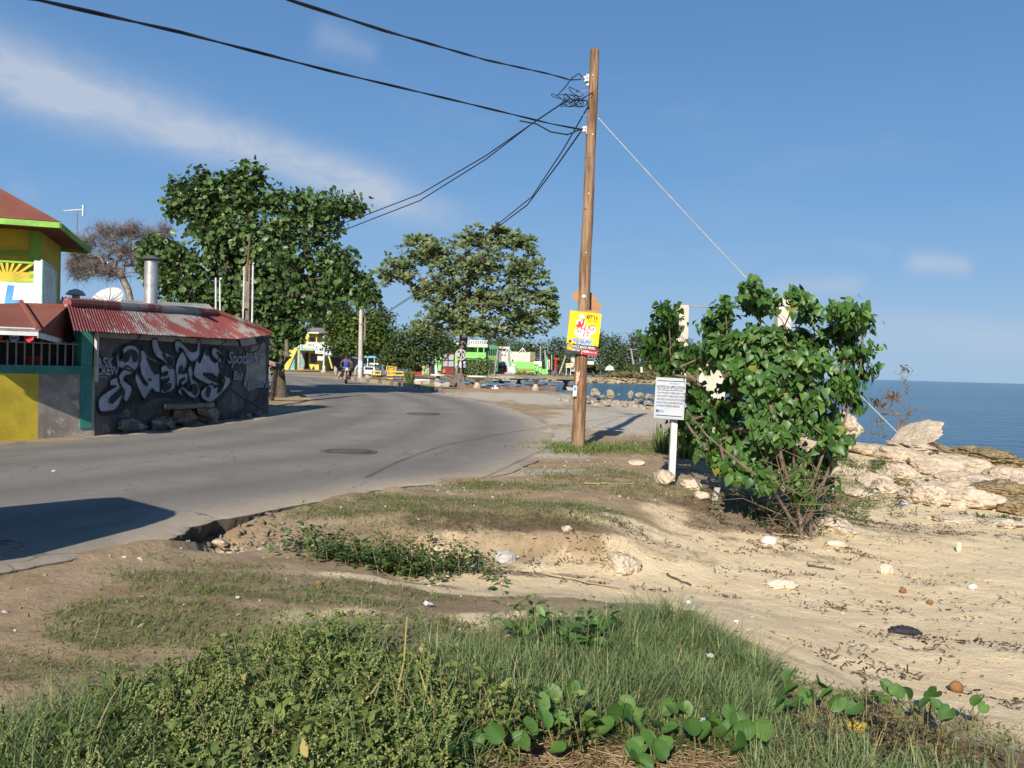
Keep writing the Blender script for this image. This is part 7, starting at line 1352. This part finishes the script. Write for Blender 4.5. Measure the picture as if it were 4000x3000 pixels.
plk = thing('plank', 'short grey plank end sticking out of the bank under the sign', 'plank', GT(2795, 1955)); g = GT(2795, 1955); MB().box((g[0], g[1], g[2] + .07), (.085, .03, .22), ez=(.25, .3, .9)).build('board', M('plank_grey', (.36, .34, .31), (.24, .22, .2), 6), plk, bevel=.004)
for k, (p0, p1, r_, lab) in enumerate((((2600, 2252), (2705, 2295), .012, 'dark driftwood stick on the sand'), ((3160, 2218), (3260, 2230), .012, 'forked dark stick beyond the long sandbag'), ((2285, 1895), (2480, 1895), .012, 'pale bamboo stick lying on the grassy bank'), ((3020, 2092), (3170, 2108), .012, 'grey lath lying at the foot of the bush'), ((2640, 1830), (2810, 1850), .022, 'grey board lying behind the notice post'), ((2120, 2250), (2420, 2310), .010, 'bent pale stick along the foot of the scarp'))):
    a, b = GT(*p0, .02), GT(*p1, .02); ms = [a + (b - a) * u + rng.normal(0, .012, 3) * np.array((1, 1, .5)) for u in np.linspace(0, 1, 6)]; tag(MB().tube(ms, [r_ * (1 - .4 * u) for u in np.linspace(0, 1, 6)], 6).build('stick', M('driftwood_dark', (.10, .075, .055)) if k < 2 else M('driftwood_pale', (.40, .31, .2), (.3, .22, .14))), lab, 'stick', 'sticks on the ground')
for k, (px, py, lab) in enumerate(((2690, 2410, 'crumpled white paper in the tall grass, upper'), (2615, 2395, 'crumpled white paper at the sand edge of the grass'), (2878, 2490, 'white paper ball in the grass right of the mound'), (2770, 2635, 'torn white paper in the grass above the vine leaves'), (3420, 1925, 'white plastic bottle on the rocks'), (2750, 2900, 'small white shell like litter among vine leaves'), (930, 2345, 'white litter on the dirt left of the weeds'), (3800, 2302, 'white litter on the open beach'), (2020, 2185, 'white can by the scarp'), (1670, 2370, 'white litter in the short grass'), (210, 1860, 'white scrap on the road'))):
    g = GT(px, py); g[2] = max(g[2], float(zroad(g[1])) + .01) if k == 10 else g[2]; s_ = .03 * g[1] / 4.5 * (1 + .4 * math.sin(k * 3)); rock('litter', lab, (g[0], g[1], g[2] + (.10 if k in (0, 2, 3, 5) else .02)), (s_ * 1.6, s_, s_ * .9), 500 + k, M('litter_white', (.6, .6, .59), None, 6, .6, .2), rough=.6, cuts=9, sub=2, cat='litter', group='scraps of litter')
# blue plastic by the boulders
g = GT(3530, 1975); rock('plastic_sheet', 'bluish clear plastic sheet by the orange banded boulder', (g[0], g[1], g[2] + .04), (.3, .2, .09), 91, M('plastic_blue', (.42, .47, .56), (.3, .35, .44), 6, .3, .4), rough=.5, cuts=8, cat='plastic')
# grass-like strap plants behind the sign
strap = leaf_mat('strap_leaf', (.05, .09, .02), (.12, .17, .04), (.24, .28, .09), .5, .3, .3)
for k, (px, py, lab) in enumerate(((2590, 1770, 'strap-leaved lily clump left of the bush behind the sign'), (2680, 1790, 'strap-leaved lily clump directly behind the sign post'), (2790, 1800, 'strap-leaved lily clump under the bush'), (1600, 1490, 'spiky green clump at the kerb left of the white bench'))):
    g = GT(px, py) if k < 3 else np.array([PT(px, py, 55)[0], 55, float(zroad(55))]); o_ = thing('lily_clump', lab, 'plant', g, 'strap-leaved plants'); n = 46; sc = .55 if k < 3 else .9
    a = rng.uniform(0, 6.28, n); Yd = np.stack([np.cos(a) * .5, np.sin(a) * .5, np.full(n, 1.0)], 1) + rng.normal(0, .12, (n, 3)); tp = blade_tpl(.05, .3); V, F = inst(tp[0], tp[1], g + np.stack([np.cos(a), np.sin(a), 0 * a], 1) * rng.uniform(0, .14, (n, 1)) * sc / .5, frames_y(Yd, np.stack([-np.cos(a), -np.sin(a), np.full(n, .5)], 1)), rng.uniform(.7, 1.2, n) * sc); np_obj('leaves', V, F, strap, o_, np.repeat(rng.uniform(0, 1, n), 7))
# far shore scrub and shoreline stones
scrub = leaf_mat('scrub', (.09, .075, .035), (.15, .125, .06), (.22, .20, .10), .8, .1, .2)
n = 2600; x = rng.uniform(2, 75, n); y = rng.uniform(204, 235, n); keep = (y > 204 + x * .07) & (fbm(x, y, .12, 5, 3) > .42) & ~((x < 24) & (y > 207)); x, y = x[keep], y[keep]; n = len(x); P = np.repeat(np.stack([x, y, hs(x, y) + .2], 1), 7, 0) + rng.normal(0, .5, (n * 7, 3)) * np.array([1.2, 1, .55 + 0]); P[:, 2] = np.maximum(P[:, 2], hs(P[:, 0], P[:, 1])) + rng.uniform(0, .9, n * 7) * np.repeat(sst(8, 35, x), 7)
V, F = inst(CARD[0], CARD[1], P, frames(rng.normal(0, 1, P.shape) + np.array([0, -.5, .6])), rng.uniform(.3, .7, len(P))); tag(np_obj('shore_scrub', V, F, scrub, tint=np.repeat(rng.uniform(0, 1, len(P)), 5)), 'dry brown scrub along the far shore', 'scrub', None, 'stuff')
n = 900; u = rng.uniform(0, 1, n); x = -4 + 80 * u; y = np.interp(x, [-4.2, 8, 25, 48, 75], [186, 198, 201, 206, 214]) + rng.normal(0, .9, n) + 1.0; bs = np.array([(-1, -1, -.4), (1, -1, -.4), (1, 1, -.4), (-1, 1, -.4), (-.6, -.7, .5), (.7, -.5, .6), (.5, .7, .45), (-.7, .5, .5)], float) * .5
bf = np.array([(0, 1, 5, 4), (1, 2, 6, 5), (2, 3, 7, 6), (3, 0, 4, 7), (4, 5, 6, 7)]); V, F = inst(bs, bf, np.stack([x, y, hs(x, y) + .1], 1), frames(np.tile([[0, 0, 1.0]], (n, 1)) + rng.normal(0, .2, (n, 3))), np.stack([rng.uniform(.5, 2.2, n), rng.uniform(.5, 1.5, n), rng.uniform(.3, .9, n)], 1)); tag(np_obj('shoreline_stones', V, F, M('shore_stone', (.42, .34, .2), (.2, .15, .09), .6, .95, .3, 3)), 'band of ochre stones along the far waterline', 'stones', None, 'stuff')

# broken limestone between the big shore rocks
n = 600; Q = np.column_stack([rng.uniform(4.5, 22, n), rng.uniform(13.5, 31, n)]); dq = blobs(Q[:, 0], Q[:, 1], [(3500, 1850, 3.2, 4.5, 1), (3800, 1880, 3.5, 4.5, 1), (3300, 1740, 2.5, 4, .8), (3100, 1720, 2, 4, .5), (3350, 1950, .8, 1.0, .5), (3700, 1760, 3, 4, .8)], .6, 13); Q = Q[rng.uniform(0, 1, n) < dq * .9]; n = len(Q)
V, F = inst(bs, bf, np.column_stack([Q, hs(Q[:, 0], Q[:, 1]) + .02]), frames(np.column_stack([rng.normal(0, .4, (n, 2)), np.ones(n)])), np.abs(rng.normal(.10, .11, (n, 3))) * np.array([1.3, 1, .9]) + .04); tag(np_obj('limestone_rubble', V, F, lime_st), 'broken pale limestone strewn between the shore rocks', 'stones', None, 'stuff')
n = 150; Q = np.column_stack([rng.normal(5.0, 1.3, n), rng.normal(36.3, 1.1, n)]); V, F = inst(bs, bf, np.column_stack([Q, hs(Q[:, 0], Q[:, 1]) + .05]), frames(np.column_stack([rng.normal(0, .4, (n, 2)), np.ones(n)])), np.abs(rng.normal(.16, .1, (n, 3))) + .05); tag(np_obj('cove_rubble', V, F, MATS['cove_stone']), 'loose stones among the boulders at the cove edge', 'stones', None, 'stuff')
# ================================================================== GROUND COVER
def poly_pts(poly, n, z=0.0):
    W = np.array([G(a, b, z)[:2] for a, b in poly]); lo, hi = W.min(0), W.max(0); out = []
    while sum(map(len, out)) < n:
        P = rng.uniform(lo, hi, (n * 2, 2)); out.append(P[sdist(P, W) > 0])
    return np.concatenate(out)[:n], W
grass_m = leaf_mat('grass_blade', (.08, .12, .042), (.165, .225, .085), (.29, .34, .15), .6, .2, .35, dead=(.42, .33, .17))
short_m = leaf_mat('short_grass', (.075, .105, .03), (.15, .19, .055), (.27, .28, .11), .65, .15, .3, dead=(.33, .22, .11))
weed_m = leaf_mat('amaranth_leaf', (.075, .115, .028), (.175, .23, .062), (.32, .36, .13), .65, .15, .35, dead=(.42, .34, .12))
spike_m = leaf_mat('amaranth_spike', (.14, .17, .045), (.22, .25, .085), (.33, .34, .14), .8, .1, .2)
def blades(P2, length, width, lean, mat, name, label, tintmu=.5, bend=.35, ctr=None):
    n = len(P2); z = hs(P2[:, 0], P2[:, 1]) - .01; P = np.column_stack([P2, z]); a = rng.uniform(0, 6.28, n) if ctr is None else np.arctan2(*(P2 - ctr).T[::-1]) + rng.normal(0, .5, n); l_ = np.abs(rng.normal(0, lean, n))
    d = np.stack([np.cos(a) * l_, np.sin(a) * l_, np.ones(n)], 1); up = np.stack([-np.cos(a), -np.sin(a), np.full(n, .6)], 1)
    tp = blade_tpl(1.0, bend); S = np.stack([width * rng.uniform(.6, 1.3, n), length * rng.uniform(.5, 1.25, n), length * rng.uniform(.4, 1.5, n)], 1)
    V, F = inst(tp[0], tp[1], P, frames_y(d, -up), S); ti = np.clip(rng.normal(tintmu, .24, n), 0, 1)
    o_ = np_obj(name, V, F, mat, None, np.repeat(ti, 7)); return tag(o_, label, 'grass', None, 'stuff')
def tuft_grass(c, per, spread, length, width, lean, name, label, mu, bend):
    C = np.repeat(c, per, 0); P = C + rng.normal(0, spread, (len(C), 2)); return blades(P, length * np.repeat(rng.uniform(.5, 1.3, len(c)) * (.55 + fbm(c[:, 0], c[:, 1], 2.6, 19, 3)), per), width, lean, grass_m, name, label, mu, bend, C)
# tall grass on the mound
c1, _ = poly_pts([(1850, 2460), (2250, 2420), (2650, 2400), (2980, 2540), (3020, 2680), (2900, 2950), (3000, 3250), (1850, 3250), (1800, 2800), (1650, 2600)], 2500)
c1 = c1[fbm(c1[:, 0], c1[:, 1], 1.6, 7, 3) > .36]
c1 = c1[~((c1[:, 1] < 3.62) & (c1[:, 0] > -.1) & (c1[:, 0] < 1.25))]
tuft_grass(c1, 18, .022, .17, .0038, .75, 'tall_grass', 'tall grey-green grass covering the near mound', .55, .5)
c1b, _ = poly_pts([(2950, 2740), (3400, 2800), (3980, 2920), (4200, 3250), (2900, 3250)], 330); tuft_grass(c1b, 16, .025, .16, .0036, .8, 'tall_grass', 'coarse grass in the lower right corner', .62, .5)
c1c, _ = poly_pts([(-150, 2960), (250, 2880), (500, 2900), (700, 3250), (-200, 3250)], 260); tuft_grass(c1c, 14, .025, .22, .004, .7, 'tall_grass', 'dark grass tufts in the lower left corner', .4, .6)
# short and dry grass in patches: density from the same patches that colour the soil
nn = 560000; Q = np.column_stack([rng.uniform(-6, 7, nn), rng.uniform(2.6, 19, nn)]); Q = Q[sdist(Q, road_poly) < -.05]
g_ = blobs(Q[:, 0], Q[:, 1], [b for b in GREENP], .8, 2) * (fbm(Q[:, 0], Q[:, 1], 2.4, 12, 4) ** 1.2) * 1.7; pr = rng.uniform(0, 1, len(Q)); Qg = Q[pr < g_ * 1.0]
blades(Qg, .058, .0042, .9, short_m, 'short_grass', 'thin short grass in patches over the shoulder', .42, .5)
d_ = np.maximum(blobs(Q[:, 0], Q[:, 1], DARKP[:6], .8, 3), .25 * blobs(Q[:, 0], Q[:, 1], GREENP, .9, 8)) * (fbm(Q[:, 0], Q[:, 1], 3.1, 14, 4) > .47); Qd = Q[rng.uniform(0, 1, len(Q)) < d_ * .32]
blades(Qd, .07, .0026, 1.1, leaf_mat('dry_grass', (.10, .065, .035), (.18, .12, .065), (.30, .22, .12), .8, .1, .2), 'dry_grass', 'dry brown matted grass on the scarp', .5, .6)
# pole foot weeds
pfw = np.array([pb[0], pb[1] - .1]) + rng.normal(0, 1, (4200, 2)) * np.array([.75, .55]); pfw = pfw[fbm(pfw[:, 0], pfw[:, 1], 2, 3, 3) > .42]; blades(pfw, .12, .008, .8, weed_m, 'foot_weeds', 'low green weeds round the foot of the utility pole', .5, .4)
def weeds(C, height, leaf, per, mat, spikes=0.0, leaf_tpl=OVATE):
    """upright leafy plants: stems, leaves up the stem, tails of green flowers at the top"""
    n = len(C); base = np.column_stack([C, hs(C[:, 0], C[:, 1]) - .01]); hh = height * rng.uniform(.5, 1.2, n) * (1 + .5 * (fbm(C[:, 0], C[:, 1], 2.2, 71, 3) - .5) * 2) * np.where(rng.uniform(0, 1, n) < .1, 1.5, 1); ln = rng.normal(0, .22, (n, 2)); tipv = base + np.column_stack([ln * hh[:, None], hh])
    u = rng.uniform(.12, 1, (n, per)); P = (base[:, None] + (tipv - base)[:, None] * u[..., None]).reshape(-1, 3); a = rng.uniform(0, 6.28, n * per); el = rng.normal(.25, .35, n * per)
    Yd = np.stack([np.cos(a) * np.cos(el), np.sin(a) * np.cos(el), np.sin(el)], 1); P = P + Yd * rng.uniform(.01, .07, (n * per, 1)); S = leaf * rng.uniform(.45, 1.3, n * per) * np.repeat(rng.uniform(.7, 1.35, n), per) * (1.15 - .5 * u.ravel())
    L = inst(leaf_tpl[0], leaf_tpl[1], P, frames_y(Yd, np.tile([[0, 0, 1.0]], (n * per, 1)) + rng.normal(0, .35, (n * per, 3))), S); tl = np.repeat(np.clip(np.repeat(rng.normal(.45, .15, n), per) + rng.normal(0, .18, n * per), 0, .97), len(leaf_tpl[0]))
    st = np.array([(-.004, 0, 0), (.004, 0, 0), (.002, 1, 0), (-.002, 1, 0), (0, 0, .006), (0, 1, .003)], float); sf = np.array([(0, 1, 2, 3), (1, 4, 5, 2), (4, 0, 3, 5)])
    d = tipv - base; Sm = inst(st, sf, base, frames_y(d, rng.normal(size=d.shape)), np.column_stack([np.ones(n), np.linalg.norm(d, axis=1), np.ones(n)])); sp = None
    if spikes:
        k = rng.uniform(0, 1, n) < spikes; m = int(k.sum()); parts = []
        for rep in range(2):
            b0 = tipv[k] - d[k] * rng.uniform(0, .25, (m, 1)); a = rng.uniform(0, 6.28, m); rad = rng.uniform(.03, .10, m); Ls = rng.uniform(.09, .2, m)
            for q in range(26):
                w = q / 25; pt = b0 + np.column_stack([np.cos(a) * rad * w * 1.3, np.sin(a) * rad * w * 1.3, Ls * (1.5 * w - 1.35 * w * w * (.4 + rep * .5))]); parts.append(np.column_stack([pt, np.full(m, .0068 * (1 - .5 * w))]))
        B = np.concatenate(parts); bl = np.array([(1, 0, 0), (-1, 0, 0), (0, 1, 0), (0, -1, 0), (0, 0, 1.2), (0, 0, -1.2)], float); bf_ = np.array([(0, 2, 4), (2, 1, 4), (1, 3, 4), (3, 0, 4), (2, 0, 5), (1, 2, 5), (3, 1, 5), (0, 3, 5)])
        V, F = inst(bl, bf_, B[:, :3] + rng.normal(0, .003, (len(B), 3)), frames(rng.normal(size=(len(B), 3))), B[:, 3] * rng.uniform(.7, 1.3, len(B))); sp = (V, F, np.repeat(rng.uniform(0, 1, len(B)), 6))
    return L, tl, Sm, sp
cw, Wp = poly_pts([(-200, 3150), (250, 2900), (520, 2760), (820, 2640), (1200, 2560), (1500, 2580), (1700, 2700), (1780, 2950), (1700, 3300), (-200, 3400)], 900)
cw = cw[(fbm(cw[:, 0], cw[:, 1], 1.8, 33, 3) > .33)]
L, tl, Sm, sp = weeds(cw, .165, .058, 34, weed_m, .25)
tag(np_obj('weed_thicket', L[0], L[1], weed_m, tint=tl), 'thicket of leafy green amaranth weeds in the left foreground', 'weeds', None, 'stuff'); tag(np_obj('weed_stems', Sm[0], Sm[1], M('weed_stem', (.24, .22, .09), (.2, .13, .07), 5), tint=None), 'pale stems of the foreground weeds', 'weeds', None, 'stuff'); tag(np_obj('weed_flower_tails', sp[0], sp[1], spike_m, tint=sp[2]), 'drooping pale green flower tails over the weeds', 'weeds', None, 'stuff')
cwg = cw[rng.uniform(0, 1, len(cw)) < .55] + rng.normal(0, .08, (int((rng.uniform(0, 1, 1) * 0).sum()) or 1, 2)); tuft_grass(cwg, 12, .03, .24, .0036, .7, 'weed_grass', 'thin grass growing through the left foreground weeds', .6, .55)
# mid weed clump by the scarp and a smaller leafy plant: each one thing
def clump(px, py, rx, ry, n, h, leaf, per, label, mat, name='weed_clump', spikes=0.0):
    g = GT(px, py); C = np.array([g[0], g[1]]) + rng.normal(0, 1, (n, 2)) * np.array([rx, ry]); L, tl, Sm, sp = weeds(C, h, leaf, per, mat, spikes); o_ = thing(name, label, 'plant', g, 'leafy weed clumps'); np_obj('leaves', L[0], L[1], mat, o_, tl, kind='stuff'); np_obj('stems', Sm[0], Sm[1], MATS['weed_stem'], o_, kind='stuff'); return o_
dkw = leaf_mat('dark_weed', (.035, .07, .016), (.075, .125, .028), (.15, .2, .06), .5, .3, .3)
clump(1560, 2235, .42, .2, 85, .26, .062, 24, 'dark green leafy weed clump left of the sandy scarp', dkw); clump(1370, 2200, .12, .1, 16, .16, .06, 18, 'small leafy plant left of the dark weed clump', dkw); clump(1720, 2235, .2, .12, 30, .16, .06, 18, 'low weeds at the right end of the dark clump', dkw)
clump(2210, 2570, .16, .12, 16, .34, .085, 16, 'tall round-leaved plant rising from the grass mound', leaf_mat('round_weed', (.04, .10, .02), (.085, .17, .04), (.17, .27, .08), .45, .3, .3)); clump(1150, 2140, .2, .1, 14, .05, .04, 10, 'creeping plant on the dirt right of the hole', dkw)
clump(3560, 2960, .22, .16, 40, .16, .03, 30, 'brownish small-leaved plant in the lower right corner', leaf_mat('brown_weed', (.07, .05, .03), (.13, .09, .055), (.2, .16, .08), .7, .1, .2)); clump(1950, 2890, .2, .15, 26, .3, .05, 26, 'pale mint-like weed at the bottom left of the vine', weed_m, spikes=.0)
for k, (px, py, rx, ry, n_, h_, lab) in enumerate(((3180, 1990, .5, .5, 70, .22, 'green weeds behind the roots of the bush'), (3300, 1960, .6, .5, 60, .2, 'green weeds right of the bush'), (3480, 1895, .3, .3, 26, .14, 'green weeds between the shore rocks'), (3880, 2030, .4, .15, 24, .08, 'low green plant at the right edge by the flat stone'), (3390, 1840, .6, .7, 70, .25, 'olive shrublets on the rocks behind the bush'), (2980, 2020, .4, .3, 40, .2, 'dark plants under the shade of the bush'))): clump(px, py, rx, ry, n_, h_, .05, 24, lab, dkw)
# yellow flowers
# beach morning glory: every leaf its own
mgl = leaf_mat('vine_leaf', (.05, .115, .022), (.075, .155, .032), (.125, .215, .06), .5, .28, .25, use_rnd=True); mgm = mesh_np('leaf', MGLORY[0], MGLORY[1]); mgm.materials.append(mgl)
vines = [('beach vine at the bottom between weeds and grass', [(1640, 2890), (1680, 2950), (1760, 2900), (1850, 2940), (1720, 2980), (1800, 2990)]), ('beach vine with the largest leaves at the bottom centre', [(2000, 2960), (2060, 2910), (2100, 2830), (2150, 2870), (2220, 2800), (2270, 2830), (2320, 2840), (2210, 2890), (2160, 2920)]), ('beach vine tuft at the bottom right of centre', [(2420, 2860), (2450, 2900), (2530, 2840), (2480, 2830), (2420, 2980), (2530, 2960), (2610, 2960), (2500, 2990), (2570, 2900)]), ('beach vine next to the pale yellow leaf at the bottom', [(2590, 2840), (2680, 2810), (2700, 2930), (2790, 2870), (2830, 2900), (2850, 2870), (2750, 2880), (2860, 2950), (2930, 2930)]), ('beach vine behind the yellow foam chunk', [(3040, 2730), (3160, 2750), (3200, 2730), (3240, 2780), (3300, 2790), (3070, 2790), (3130, 2790), (3010, 2770)]), ('beach vine in the grass at the lower right', [(3420, 2750), (3460, 2750), (3560, 2740), (3620, 2750), (3590, 2810), (3700, 2790), (3650, 2820), (3780, 2800)])]
for lab, L in vines:
    g0_ = GT(L[0][0], L[0][1] + 40); o_ = thing('beach_vine', lab, 'vine', g0_, 'beach morning glory vines'); prev = None; run = MB(); pts = []
    for px, py in L:
        for rep in range(2):
            g = GT(px + rng.uniform(-25, 25) * (rep + .2), py + 50 + rng.uniform(-10, 30)); pts.append(g + UP * .01); hgt = rng.uniform(.06, .15); p = g + UP * hgt + np.array((rng.normal(0, .02), rng.normal(0, .02), 0)); a = rng.uniform(0, 6.28); yd = np.array([[math.cos(a) * .8, math.sin(a) * .6, rng.uniform(.15, .9)]]); up = np.array([[rng.normal(0, .5), -.4 + rng.normal(0, .4), .8]])
            Rm_ = frames_y(yd, up)[0]; s_ = rng.uniform(.068, .105) * (1 if g0_[1] < 4.5 else .9); lo = bpy.data.objects.new('leaf', mgm); col.objects.link(lo); lo.parent = o_; lo.matrix_local = Matrix([list(Rm_[r] * s_) + [p[r] - g0_[r]] for r in range(3)] + [[0, 0, 0, 1]])
            run.tube([g, (g + p) / 2 + np.array((.01, 0, .01)), p], .0035, 5)
    run.build('leaf_stalks', M('vine_stem', (.20, .16, .05)), o_, kind='stuff'); MB().tube(pts, .005, 5).build('runner', MATS['vine_stem'], o_)
# dead stalks and straw on the ground in front
n = 3800; st_p, _ = poly_pts([(1900, 2800), (2700, 2780), (3900, 2850), (4100, 3250), (1700, 3250)], n); st = np.array([(-.5, -.5, 0), (.5, -.5, 0), (.4, .5, 0), (-.4, .5, 0), (0, -.5, 1), (0, .5, .8)], float); sf = np.array([(0, 1, 2, 3), (1, 4, 5, 2), (4, 0, 3, 5)]); a = rng.uniform(0, 6.28, n)
V, F = inst(st, sf, np.column_stack([st_p, hs(st_p[:, 0], st_p[:, 1]) + rng.uniform(0, .03, n)]), frames_y(np.stack([np.cos(a), np.sin(a), rng.normal(0, .2, n)], 1), np.tile([[0, 0, 1.0]], (n, 1))), np.column_stack([rng.uniform(.002, .006, n), rng.uniform(.04, .22, n), rng.uniform(.002, .005, n)])); tag(np_obj('dead_straw', V, F, leaf_mat('straw', (.16, .10, .055), (.28, .19, .10), (.42, .33, .2), .9, .1, .1), tint=np.repeat(rng.uniform(0, 1, n), 6)), 'tangle of dead stalks and straw on the near ground', 'straw', None, 'stuff')
for k, (x0, y0, x1, y1, lab) in enumerate(((1640, 2620, 1720, 2990, 'tall yellow dead stalk among the weeds at the bottom'), (1545, 2560, 1590, 2410, 'leaning bare stalk over the weeds'), (1400, 2750, 1490, 2650, 'reddish bare stalk in the weeds'))):
    a, b = PT(x0, y0, 3.6), PT(x1, y1, 3.5); a, b = (a, b) if a[2] < b[2] else (b, a); a[2] = min(a[2], .1); tag(MB().tube([a, (a + b) / 2 + np.array((.015, 0, .01)), b], [.005, .004, .003], 6).build('dead_stalk', M('stalk', (.38, .31, .13), (.3, .2, .1))), lab, 'stalk', 'bare stalks in the weeds')
# seaweed wrack, pebbles
WR = [(3450, 2060, 2.2, .35, .9), (3250, 2170, .6, .2, .7), (2900, 2090, .8, .6, .9), (3070, 2245, .35, .1, .9), (3350, 2390, .5, .18, 1), (3500, 2480, .35, .2, .9), (3620, 2500, .5, .15, .8), (3250, 2540, .5, .2, .4), (3850, 2720, .5, .2, .7), (2250, 2215, .8, .12, 1), (2000, 2240, .8, .1, .8), (2500, 2300, .8, .12, .5), (3000, 2330, 1.2, .25, .25), (3700, 2350, 2.0, 1.0, .12), (3550, 2260, 1.0, .5, .12), (3350, 2600, .5, .25, .5), (3700, 2560, .9, .4, .3), (3970, 2540, .3, .15, .8), (2450, 2060, .8, .3, .5), (2750, 1930, .7, .6, .6), (1900, 2120, .9, .25, .8), (2250, 2130, .7, .25, .8), (2950, 2030, .9, .8, 1), (3420, 2040, 1.6, .25, 1), (3150, 2130, .7, .3, .9)]
nn = 220000; Q = np.column_stack([rng.uniform(-1.5, 9, nn), rng.uniform(2.8, 17, nn)]); dn = blobs(Q[:, 0], Q[:, 1], WR, .9, 9) * sst(.42, .62, fbm(Q[:, 0], Q[:, 1], 5, 44, 4)); Q = Q[rng.uniform(0, 1, nn) < dn * .85]; n = len(Q); tp = np.array([(-.5, 0, 0), (.5, .1, .15), (.3, 1, 0), (-.4, .8, .3)], float)
V, F = inst(tp, np.array([(0, 1, 2), (0, 2, 3)]), np.column_stack([Q, hs(Q[:, 0], Q[:, 1]) + rng.uniform(0, .012, n)]), frames(np.column_stack([rng.normal(0, .5, (n, 2)), np.ones(n)])), np.column_stack([rng.uniform(.003, .014, n), rng.uniform(.012, .07, n), rng.uniform(.01, .04, n)])); tag(np_obj('seaweed_wrack', V, F, leaf_mat('wrack', (.03, .02, .016), (.075, .05, .036), (.17, .12, .08), .85, .15, .05), tint=np.repeat(rng.uniform(0, 1, n), 4)), 'dark dry seaweed strewn over the beach and scarp', 'seaweed', None, 'stuff')
n = 5200; Q = np.column_stack([rng.uniform(-6, 8, n), rng.uniform(2.6, 24, n)]); sdr = sdist(Q, road_poly); Q = Q[(sdr < -.05) & (rng.uniform(0, 1, n) < np.where((np.abs(sdr) < .9) | (Q[:, 1] > 9), 1, .45))]; n = len(Q); V, F = inst(bs, bf, np.column_stack([Q, hs(Q[:, 0], Q[:, 1]) + .004]), frames(np.column_stack([rng.normal(0, .4, (n, 2)), np.ones(n)])), np.abs(rng.normal(.018, .013, (n, 3))) * np.array([1.3, 1, .8]) + .004); tag(np_obj('pebbles', V, F, leaf_mat('pebble', (.17, .135, .10), (.29, .24, .18), (.48, .43, .35), .9, .2, .0), tint=np.repeat(rng.uniform(0, 1, n), 8)), 'pebbles and grit scattered over the shoulder', 'pebbles', None, 'stuff')
n = 150; Q = np.array([GT(900, 2100)[0], GT(900, 2100)[1]]) + rng.normal(0, 1, (n, 2)) * np.array([.5, .25]); Q = Q[sdist(Q, road_poly) < 0.02]; n = len(Q); V, F = inst(bs, bf, np.column_stack([Q, hs(Q[:, 0], Q[:, 1]) + .01]), frames(np.column_stack([rng.normal(0, .5, (n, 2)), np.ones(n)])), np.abs(rng.normal(.04, .025, (n, 3))) + .01); tag(np_obj('hole_rubble', V, F, M('rubble_grey', (.25, .20, .145), (.16, .125, .09), 6, .95, .3), None), 'broken asphalt and stones in the washed-out road edge', 'rubble', None, 'stuff')
